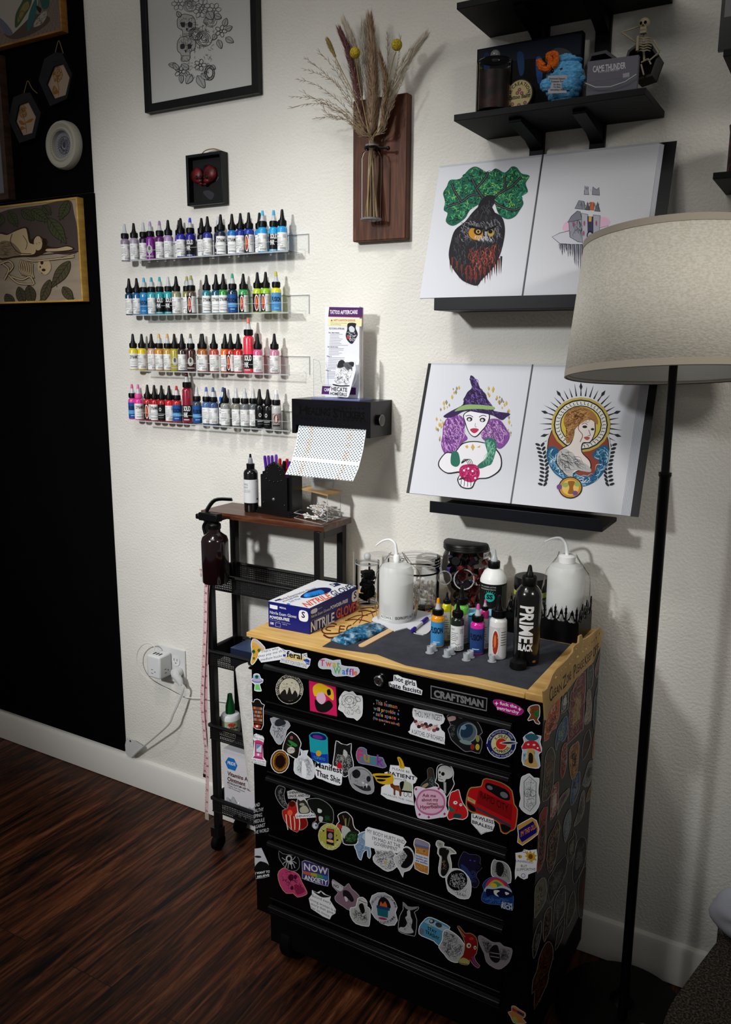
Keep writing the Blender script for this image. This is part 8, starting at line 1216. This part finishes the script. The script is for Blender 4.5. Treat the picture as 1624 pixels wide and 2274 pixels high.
mx_ = nd(tt, 'ShaderNodeMath', operation='MULTIPLY'); tt.links.new(outs[0].outputs[0], mx_.inputs[0]); tt.links.new(outs[1].outputs[0], mx_.inputs[1]); gt = nd(tt, 'ShaderNodeMath', operation='LESS_THAN'); gt.inputs[1].default_value = .22; tt.links.new(mx_.outputs[0], gt.inputs[0]); tt.links.new(gt.outputs[0], bs.inputs['Alpha']); bs.inputs['Base Color'].default_value = lin('08080a'); bs.inputs['Roughness'].default_value = .5
MESH = m
for i, z in enumerate(BZ):
    b = MB(); r = .0055
    for y in (YF - .012, YBk + .006): b.tube([(fx0 - .012, y, z), (fx1 + .006, y, z)], r, CB_, 8)
    for x in (fx0 - .012, fx1 + .006): b.tube([(x, YF - .012, z), (x, YBk + .006, z)], r, CB_, 8)
    o = b.build('basket', cart); zl = z - .042; b = MB(); X0, X1, Y0, Y1 = fx0 - .011, fx1 + .006, YF - .011, YBk + .005
    for q in ([(X0, Y0, zl), (X1, Y0, zl), (X1, Y0, z), (X0, Y0, z)], [(X0, Y1, zl), (X1, Y1, zl), (X1, Y1, z), (X0, Y1, z)], [(X0, Y0, zl), (X0, Y1, zl), (X0, Y1, z), (X0, Y0, z)], [(X1, Y0, zl), (X1, Y1, zl), (X1, Y1, z), (X1, Y0, z)], [(X0, Y0, zl), (X1, Y0, zl), (X1, Y1, zl), (X0, Y1, zl)]): b.add(q, [(0, 1, 2, 3)], MESH)
    b.build('wire_mesh', o)
    b = MB()
    for y in (Y0, Y1): b.tube([(X0, y, zl), (X1, y, zl)], .002, CB_, 6)
    for x in (X0, X1): b.tube([(x, Y0, zl), (x, Y1, zl)], .002, CB_, 6)
    b.build('bottom_wire', o)
for x in (fx0, fx1):
    for y in (YF - .004, YBk - .01):
        b = MB(); b.lathe([(0, -.011), (.021, -.011), (.025, -.007), (.025, .007), (.021, .011), (0, .011)], (x, y, .0252), BLKM, 20, Matrix.Rotation(math.radians(90), 4, 'Y')); b.box(x - .015, x + .015, y - .014, y + .014, .046, .075, CB_); b.build('caster', cart)
ZC = 1.0352
c, r = stand('I', 499, 629, 642, ZC); t = thing('ink_bottle', 'tall black ink bottle with white wrap label on the wood cart top', 'ink bottle', c); hs = topz('I', 563, 265, c) - c.z; h0, h1, h2 = (topz('I', 560, y, c) - c.z for y in (248, 200, 112))
b = MB(); b.lathe([(0, 0), (r * .94, 0), (r, .003), (r, hs - r * .3), (r * .9, hs), (r * .6, h0), (0, h0)], c, M('08080a', .2, coat=.5), 32); b.build('body', t)
b = MB(); b.lathe([(r * .56, h0), (r * .58, h1 - .001), (r * .5, h1), (0, h1)], c, CAPK, 24); b.build('cap', t)
b = MB(); b.lathe([(r * .34, h1), (r * .3, h1 + (h2 - h1) * .4), (r * .18, h1 + (h2 - h1) * .62)], c, M('8a9094', .3, alpha=.9), 16); b.lathe([(r * .18, h1 + (h2 - h1) * .62), (r * .13, h2 - .001), (0, h2)], c, NOZK, 16); b.build('nozzle', t)
b = MB(); d = Draw(b, cyl_map(c, r, c.z, c.z + hs), h0=.0004); strip(d, 'd4d6d8', -100, 82, 20, 77); d.text('1a1a1c', 'TRIPLE', -68, 34, -25, 34, 4.5); d.text('1a1a1c', 'BLACK', -68, 41, -25, 41, 4.5)
for i in range(3): strip(d, '5c5c60', -66, -5, 45 + i * 2.6, 45.8 + i * 2.6, 6)
d.line('3a3a3c', 1, [(-66, 50), (-20, 48), (10, 44), (30, 42)]); strip(d, '3a3a3c', 40, 66, 24, 25); strip(d, '3a3a3c', 44, 66, 66, 70); b.build('paper_label', t)
A, B_, C_ = flat('I', 602, 640, ZC), flat('I', 905, 692, ZC), flat('I', 1030, 635, ZC); t = thing('pen_holder', 'black gothic arched pen holder full of pens on cart top', 'pen holder', (A + B_) / 2); e1 = (B_ - A); L1 = e1.length; e1.normalize(); e2 = V((-e1.y, e1.x, 0)); hp = PY(*zp('I', 775, 185), A.y).z - ZC; hb_ = PY(*zp('I', 648, 300), A.y).z - ZC
def PF(u, v, w_=0): return A + e1 * (u * L1) + e2 * w_ + V((0, 0, v))
PH = M('050506', .3, spec=.6); b = MB()
for k, (o_, z0, z1) in enumerate(((.0, 0, .006), (.003, .006, .011), (.006, .011, .016))): p = [PF(o_ / L1, z0, o_ * .5), PF(1 - o_ / L1, z0, o_ * .5), PF(1 - o_ / L1, z0, .052), PF(o_ / L1, z0, .052)]; b.prism(p, (0, 0, z1 - z0), PH)
b.build('plinth', t, bevel=.0008)
b = MB(); pts = [(.12, .016), (.12, hb_), (.22, hb_ + .004), (.28, hb_ + (hp - hb_) * .55), (.38, hp - .008), (.52, hp), (.66, hp - .008), (.76, hb_ + (hp - hb_) * .55), (.82, hb_ + .004), (.9, hb_), (.9, .016)]; b.prism([PF(u, v, .006) for u, v in pts], e2 * .008, PH)
for i in range(9): a = math.pi * i / 8; b.ball(PF(.52 + .2 * math.cos(a), hb_ + .006 + (hp - hb_ - .012) * math.sin(a), .006), .0022, PH, 8)
for u, v in ((.3, hb_ - .01), (.4, hb_ - .014), (.52, hb_ - .016), (.64, hb_ - .014), (.74, hb_ - .01), (.2, .03), (.82, .03)): b.ball(PF(u, v, .006), .0028, PH, 8)
b.ball(PF(.5, .042, .007), .0055, M('7a8088', .15, .8), 10); b.build('front_arch', t)
b = MB(); 
for u0, u1, w0, w1 in ((.12, .14, .014, .05), (.98, 1.0, .014, .05), (.12, 1.0, .05, .052), (.9, 1.0, .012, .014)): b.prism([PF(u0, .016, w0), PF(u1, .016, w0), PF(u1, .016, w1), PF(u0, .016, w1)], (0, 0, hb_ * .92), PH)
b.build('box', t)
random.seed(14)
for i, (x, y, col, word) in enumerate(((682, 130, '4a1f8a', 'leftmost purple'), (715, 128, '5a2a9a', 'second purple'), (748, 126, '4a1f8a', 'third purple'), (785, 120, '6a3ab0', 'tallest purple'), (820, 155, 'b8161c', 'red, beside the arch'), (858, 178, '101012', 'black, between the reds'), (885, 158, 'c01a20', 'red, right'), (848, 200, 'd88a2a', 'yellow-orange'), (905, 180, '4a1f8a', 'purple at right'), (893, 305, '1c3ab8', 'short blue'), (955, 300, 'd8c82a', 'short lime-yellow'))):
    w_ = .022 + .018 * ((i * 7) % 5) / 4; top = PY(*zp('I', x, y), PF(.5, 0, w_).y - .0); foot = PF(.2 + .66 * (i / 10), .018, .032); b = MB(); rr = .0042 if i < 4 else .0046; ax = (top - foot)
    b.tube([foot, foot + ax * .6], rr * .8, M('d0d0d4', .3), 10); t2 = thing('pen', f'{word} pen standing in the gothic pen holder', 'pen', foot, 'pens in the gothic holder'); b.build('barrel', t2); b = MB(); b.tube([foot + ax * .6, foot + ax * .96, top], [rr, rr, rr * .75], M(col, .3), 12); b.build('cap', t2)
A, B_, C_ = flat('I', 1010, 660, ZC), flat('I', 1248, 728, ZC), flat('I', 1366, 692, ZC); e1 = B_ - A; e2 = C_ - B_; hz = PY(*zp('I', 1250, 492), B_.y).z - ZC; t = thing('swab_box', 'clear square box with pale wood lid holding cotton swabs', 'box', (A + C_) / 2); b = MB(); q = [A, B_, B_ + e2, A + e2]; ce = sum(q, V()) / 4; CLX = glass('box_plastic', (.975, .98, .985, 1), .02, .1)
for i in range(4): p0, p1 = q[i], q[(i + 1) % 4]; ii = (ce - (p0 + p1) / 2).normalized() * .0016; b.prism([p0, p1, p1 + ii, p0 + ii], (0, 0, hz), CLX); b.tube([p0, p0 + V((0, 0, hz))], .0009, EDGE, 5); b.tube([p0 + V((0, 0, .001)), p1 + V((0, 0, .001))], .0009, EDGE, 5)
b.prism([p + V((0, 0, .0004)) for p in q], (0, 0, .0015), CLX); b.build('box_body', t)
b = MB(); k = [ce + (p - ce) * 1.06 + V((0, 0, hz)) for p in q]; b.prism(k, (0, 0, .004), noisy('bamboo', [(.3, 'b08c58'), (.7, 'c8a470')], scale=(2, 12, 2), nscale=5, rough=.5)); b.build('lid', t, bevel=.0005)
b = MB(); F0 = [flat('I', x, y, ZC) for x, y in ((948, 690), (1195, 750))]; n_ = (F0[0] - A); zz = V((0, 0, .014))
for p0, p1 in ((F0[0], F0[1]), (F0[0], A), (F0[1], B_)): b.add([p0, p1, p1 + zz, p0 + zz], [(0, 1, 2, 3)], CLX); b.tube([p0 + zz, p1 + zz], .0009, EDGE, 5); b.tube([p0, p1], .0009, EDGE, 5)
b.build('drawer', t)
random.seed(77); CW = M('e6e5e2', .95); ST = M('d8cfc0', .7); n1, n2 = e1.normalized(), e2.normalized(); first = None
for i in range(64):
    a = random.uniform(-.35, .35); dd = (n1 * math.cos(a) + n2 * math.sin(a)) * (1 if random.random() < .5 else -1); L_ = .036
    if i < 46: cp = A + e1 * random.uniform(.36, .64) + e2 * random.uniform(.1, .9) + V((0, 0, .006 + .030 * (i / 46) * random.uniform(.7, 1)))
    else: cp = (F0[0] + F0[1] + A + B_) / 4 + n1 * random.uniform(-.01, .01) + V((0, 0, .004 + .008 * random.random()))
    if first is None:
        first = thing('cotton_swab', 'cotton swab in the clear wood-lidded box', 'cotton swab', (0, 0, 0), 'cotton swabs'); b = MB(); b.tube([(-.017, 0, 0), (.017, 0, 0)], .0009, ST, 5); b.build('stick', first)
        for s_ in (-1, 1): b = MB(); b.ball((s_ * .018, 0, 0), .0024, CW, 8, (1.9, 1, 1)); b.build('cotton_tip', first)
        o = first
    else:
        o = first.copy(); COL.objects.link(o)
        for ch in first.children: g_ = ch.copy(); g_.parent = o; COL.objects.link(g_)
    o.location = cp; o.rotation_euler = (0, random.uniform(-.15, .15), math.atan2(dd.y, dd.x)); o['label'] = 'cotton swab piled in the clear wood-lidded box' if i < 46 else 'cotton swab lying in the front drawer of the clear box'; o['group'] = 'cotton swabs in the box' if i < 46 else 'cotton swabs in the box drawer'
c, r = stand('I', 1083, 1322, 445, ZC + hz + .0042); 
for i in range(5): b = MB(); z0 = i * .0055; b.lathe([(0, z0), (r * .82, z0), (r * .95, z0 + .022), (r, z0 + .0225), (r, z0 + .0245), (r * .93, z0 + .0235), (r * .8, z0 + .001), (0, z0 + .001)], c, M('d4d7d9', .3, alpha=.28), 30); b.lathe([(r * .99, z0 + .0225), (r * 1.01, z0 + .0235), (r * .99, z0 + .0245)], c, EDGE, 30); tag(b.build('plastic_cup'), f'clear round cup stacked on the swab box, {ORD[i]} from the bottom', 'cup', 'stacked clear cups')
# spray bottle hung on the cart
c = PY(478, 1200, -.185); zb, zt = PY(480, 1292, -.185).z, PY(472, 1192, -.185).z; r = .0365; c = V((c.x, -.187, zb)); t = thing('spray_bottle', 'dark maroon spray bottle with black trigger hanging at left end of cart', 'spray bottle', c); h = zt - zb
b = MB(); b.lathe([(0, 0), (r * .92, 0), (r, .004), (r, h * .93), (r * .9, h * 1.02), (r * .45, h * 1.12), (r * .42, h * 1.2)], c, M('14050a', .12, coat=.6), 32); b.build('body', t)
b = MB(); b.lathe([(r * .48, h * 1.19), (r * .5, h * 1.3), (r * .3, h * 1.34), (0, h * 1.34)], c, BLK, 20); p = c + V((0, 0, h * 1.4)); b.box(p.x - .045, p.x + .02, p.y - .012, p.y + .012, p.z - .006, p.z + .016, BLK); b.box(p.x - .058, p.x - .045, p.y - .009, p.y + .009, p.z - .004, p.z + .01, BLK); b.build('spray_head', t, bevel=.003)
b = MB(); b.tube(catmull([p + V((-.02, 0, -.004)), p + V((-.035, -.002, -.022)), p + V((-.03, -.002, -.045))], 5, False), .0045, BLK, 8); b.build('trigger', t)
b = MB(); b.tube(catmull([p + V((-.035, .01, .016)), p + V((-.02, .03, .045)), p + V((.03, .04, .05))], 5, False), .006, BLK, 8, flat=.5); b.build('hook_strap', t)
# measuring tape
t = thing('measuring_tape', 'pink and white measuring tape hanging down the left cart post', 'measuring tape', PY(458, 1800, -.165)); TP = M('d8b8b8', .5)
for pts, y0, col in (([466, 1268, 458, 1300, 456, 1380, 452, 1480, 449, 1560, 455, 1640, 461, 1700, 459, 1800, 460, 1812], -.165, TP), ([470, 1270, 461, 1310, 459, 1400, 458, 1500, 457, 1600, 458, 1660, 455, 1722], -.16, M('c8a4a6', .5))):
    P_ = catmull([PY(x, y, y0) for x, y in zip(pts[::2], pts[1::2])], 8, False); b = MB(); n = len(P_); b.add([p + V((s_ * .0065, 0, 0)) for p in P_ for s_ in (-1, 1)], [(2 * i, 2 * i + 2, 2 * i + 3, 2 * i + 1) for i in range(n - 1)], col)
    for i in range(1, n - 1):
        if i % 2 == 0: p = P_[i]; vs, fs, _ = text_mesh(str(20 + i), .02); b.add([p + V((-.004 + .008 * u, -.0005, -.004 + .006 * v)) for u, v in vs], fs, M('8a3a4a', .6))
        for s_ in (.3, .7): p = P_[i].lerp(P_[i + 1], s_); b.box(p.x - .0065, p.x - .002, p.y - .0006, p.y - .0003, p.z - .0003, p.z + .0003, M('8a3a4a', .6))
    b.build('tape_strand', t)
p = PY(458, 1270, -.166); b = MB(); b.tube(catmull([p + V(q) for q in ((-.02, 0, -.012), (-.005, -.008, .0), (.012, -.004, .014), (.018, .004, .004), (0, -.006, -.006), (-.018, -.004, .006))], 5, False), .0065, TP, 6, flat=.3); b.build('knot', t)
b = MB(); p = PY(460, 1812, -.165); b.box(p.x - .007, p.x + .007, p.y - .001, p.y + .001, p.z - .012, p.z + .01, M('c8c4b0', .4, .4)); p = PY(455, 1722, -.16); b.box(p.x - .006, p.x + .006, p.y - .001, p.y + .001, p.z - .006, p.z + .004, M('2a2622', .4, .5)); b.build('metal_tip', t)
# things in the baskets
zt3 = BZ[2] - .0405; c = PY(*zp('L', 1148, 1000), -.085); c = V((c.x, -.085, zt3)); r = .0285; zs_ = PY(*zp('L', 1148, 885), -.085).z - zt3; t = thing('glue_bottle', 'white squeeze bottle with green cap in the third mesh basket', 'bottle', c)
b = MB(); b.lathe([(0, 0), (r, .001), (r, zs_ * .85), (r * .88, zs_ * .95), (r * .5, zs_), (0, zs_)], c, M('d6d8d8', .35), 28); b.build('body', t)
h2 = PY(*zp('L', 1180, 705), -.085).z - zt3; b = MB(); b.lathe([(r * .5, zs_), (r * .48, zs_ + (h2 - zs_) * .35), (r * .3, zs_ + (h2 - zs_) * .7), (r * .24, h2 - .003), (0, h2)], c, M('0f4a22', .35), 20); b.build('cap', t)
b = MB(); d = Draw(b, cyl_map(c, r, c.z, c.z + zs_), h0=.0003); strip(d, 'a8b48e', -85, 70, 30, 100); oval(d, 'b8201c', 5, 48, 24, 12); d.poly('e4e4e0', [-4, 43, 14, 43, 5, 54]); d.text('14301a', 'Kraftline', -40, 72, 45, 72, 12, bold=.04); b.build('paper_label', t)
q0, q1 = PY(*zp('L', 1072, 1700), -.135), PY(*zp('L', 1072, 1232), -.135); zb4 = BZ[3] - .0405; t = thing('ointment_box', 'white vitamins A&D ointment carton with blue hexagon in lowest basket', 'carton', (q0.x + .07, -.11, zb4)); b = MB(); b.box(q1.x, q1.x + .128, -.135, -.065, zb4, q1.z, M('d4d2d6', .45)); b.build('carton', t, bevel=.0008)
b = MB(); d = Draw(b, on_plane((0, -.1353, 0), (0, -1, 0)), 'L', h0=.0003); d.run([('p', '1a6ab8', [1095, 1365, 1125, 1318, 1180, 1335, 1212, 1400, 1190, 1452, 1120, 1428]), ('b', 'd8e4f0', 'PRIDE', 1118, 1385, 1195, 1405, 30), ('b', '5a3028', 'Vitamins A&D', 1115, 1492, 1372, 1572, 38), ('b', '5a3028', 'Ointment', 1115, 1545, 1290, 1602, 40), ('b', '4a3a3a', 'PETROLATUM USP 76%', 1115, 1572, 1340, 1652, 18), ('t', '6a5a5a', '• Diaper Rash Ointment', 1115, 1592, 1285, 1660, 14), ('t', '6a5a5a', '• Skin Protectant', 1115, 1612, 1240, 1662, 14)]); b.build('printing', t)
random.seed(4); b = MB(); p = PY(*zp('L', 1230, 1745), -.14)
def wrapf(u, v): return V((p.x - .05 + .13 * u, -.146 + .02 * v, zb4 + .004 + .045 * math.sin(3.14 * v) ** .5 * (.75 + .25 * math.sin(9 * u)) + .005 * math.sin(40 * u + 14 * v) + .004 * math.cos(60 * v * u)))
b.grid(40, 12, wrapf, M('b8bcc2', .12, alpha=.55, metal=0.0)); tag(b.build('plastic_wrap', solid=.0004), 'crumpled clear plastic packet before the ointment carton', 'packet')
p = PY(*zp('L', 1210, 225), -.1); b = MB(); b.box(p.x, p.x + .15, -.13, -.05, BZ[1] - .0405, p.z, M('1c2438', .4)); b.box(p.x, p.x + .15, -.13, -.05, p.z, p.z + .001, M('3a4a6a', .3)); tag(b.build('blue_carton', bevel=.001), 'dark blue carton in the second mesh basket', 'carton')
# paper towel roll on a holder beside the chest
T0, T1 = V((-1.238, -.262, .672)), V((-1.205, -.262, .352)); ax = (T0 - T1).normalized(); r = .053; t = thing('paper_towel_roll', 'white paper towel roll standing between cart and tool chest', 'paper towel', T1); TW = noisy('paper_towel', [(.3, 'c9c6c0'), (.7, 'd8d6d2')], nscale=60, rough=.95, bump=.8, bscale=170, dist=.002)
T = Matrix.Translation(T1) @ ax.to_track_quat('Z', 'Y').to_matrix().to_4x4(); L_ = (T0 - T1).length; b = MB(); b.lathe([(.02, 0), (r, 0), (r, L_), (.02, L_), (.02, 0)], (0, 0, 0), TW, 40, T); b.build('roll', t)
b = MB(); b.lathe([(.0195, .002), (.0195, L_ - .001), (.0185, L_ - .001), (.0185, .002)], (0, 0, 0), M('4a2c1c', .8), 24, T); b.build('cardboard_core', t)
t = thing('towel_holder', 'dark upright rod with round knob holding the paper towel roll', 'towel holder', T1 - V((0, 0, .02))); b = MB(); b.tube([T @ V((0, 0, -.012)), T @ V((0, 0, L_ + .012))], .006, M('1c0e08', .3), 10); b.lathe([(.006, L_ + .008), (.02, L_ + .01), (.02, L_ + .016), (0, L_ + .017)], (0, 0, 0), M('0a0706', .25), 20, T); b.build('rod', t)
b = MB(); b.lathe([(0, -.012), (.03, -.012), (.03, -.004), (0, -.004)], (0, 0, 0), BLK, 24, T); p = T @ V((0, 0, -.008)); b.box(p.x, TX0 - .0006, p.y - .01, p.y + .01, p.z - .003, p.z + .003, BLK); b.build('bracket', t)
# ------------------------------------------------------------------ wall outlet, charger, cords
WP = M('d2d3d1', .35); pl = [PY(*zp('L', x, y), -.005) for x, y in ((433, 222), (702, 288), (714, 618))]; x0, x1, z1, z0 = pl[0].x, pl[2].x, pl[1].z, pl[2].z
t = thing('wall_outlet', 'white double wall outlet plate left of the cart', 'outlet', ((x0 + x1) / 2, -.003, z0)); b = MB(); b.box(x0, x1, -.006, -.0006, z0, z1, WP); b.build('cover_plate', t, bevel=.0015)
DKs = M('1a1a1a', .6); c = PY(*zp('L', 617, 382), -.0062); b = MB(); b.lathe([(0, 0), (.0165, 0), (.017, .001), (.017, .002), (0, .002)], V((c.x, -.0062, c.z)), M('dadbd9', .3), 28, Matrix.Rotation(math.radians(90), 4, 'X'))
for dx in (-.006, .006): b.box(c.x + dx - .0009, c.x + dx + .0009, -.0086, -.0082, c.z, c.z + .008, DKs)
b.ball(V((c.x, -.0082, c.z - .007)), .0022, DKs, 8, (1, .3, 1)); b.build('receptacle', t)
f0 = [PY(*zp('L', x, y), -.058) for x, y in ((378, 330), (460, 352), (462, 566))]; t = thing('usb_charger', 'white cube charger with extra sockets plugged into the outlet', 'charger', (f0[1].x, -.03, f0[2].z))
bx1 = PX(*zp('L', 462, 450), 0).x if False else f0[1].x; bx0 = bx1 - .062; b = MB(); b.box(bx0 + .006, bx1, -.06, -.0063, f0[2].z, f0[1].z, M('d6d8d8', .35)); b.build('charger_body', t, bevel=.005)
b = MB()
for i in range(3): b.box(bx0 + .018 + i * .012, bx0 + .024 + i * .012, -.045, -.03, f0[1].z + .0002, f0[1].z + .0006, DKs)
cz = (f0[2].z + f0[1].z) / 2 - .015
for dz in (-.006, .006): b.box(bx0 + .024, bx0 + .032, -.0606, -.0602, cz + dz - .0007, cz + dz + .0007, DKs); b.box(bx1 + .0002, bx1 + .0006, -.04, -.032, cz + dz - .0007, cz + dz + .0007, DKs)
b.ball(V((bx0 + .04, -.0602, cz)), .002, DKs, 8, (1, .3, 1)); b.ball(V((bx1 + .0003, -.024, cz)), .002, DKs, 8, (.3, 1, 1)); b.build('socket_slots', t)
def cord(name, label, k, pts, r_, col, ys, cat='cord', dbl=0):
    P_ = catmull([PY(*zp(k, x, y), yy) for (x, y), yy in zip(zip(pts[::2], pts[1::2]), ys)], 6, False); b = MB(); b.tube(P_, r_, col, 8)
    if dbl: b.tube([p + V((.0042, 0, .002)) for p in P_], r_, col, 8)
    return tag(b.build(name), label, cat)
c = PY(*zp('L', 605, 512), -.03); t = thing('power_plug', 'round flat white plug in lower socket of the outlet', 'plug', c - V((0, 0, .02))); b = MB(); b.lathe([(0, -.022), (.014, -.022), (.0175, -.006), (.0175, 0), (0, .003)], c, WP, 28, Matrix.Rotation(math.radians(90), 4, 'X')); b.tube([c, PY(*zp('L', 650, 570), -.03), PY(*zp('L', 665, 615), -.03)], [.014, .011, .008], WP, 12); b.build('plug_body', t)
cord('white_cable', 'white double flex cord from plug down to the baseboard', 'L', [668, 612, 682, 660, 640, 780, 585, 900, 540, 1000, 400, 1130, 240, 1265, 190, 1315], .0022, M('c2c4c0', .4), [-.03, -.035, -.04, -.045, -.045, -.035, -.024, -.02], dbl=1)
cord('white_cable', 'thin white charging cord looping left then behind the cart', 'L', [405, 290, 405, 245, 360, 212, 290, 230, 240, 310, 240, 420, 300, 520, 400, 590, 520, 650, 620, 705, 720, 738, 860, 746, 1000, 768, 1145, 790], .0016, M('dcdcda', .4), [-.04, -.04, -.04, -.035, -.03, -.03, -.03, -.03, -.03, -.028, -.024, -.02, -.02, -.02])
pts = [135, 1130, 200, 1150, 290, 1205, 300, 1230, 230, 1290, 175, 1322, 128, 1285, 122, 1200]; b = MB(); b.prism([PY(*zp('L', x, y), -.019) for x, y in zip(pts[::2], pts[1::2])], (0, .0008, 0), M('c8c8c6', .6)); p = PY(*zp('L', 172, 1162), -.0195); b.ball(p, .0035, DKs, 10, (1, .3, 1)); tag(b.build('cord_tape'), 'white tape flap with black tack pinning cord above baseboard', 'tape')
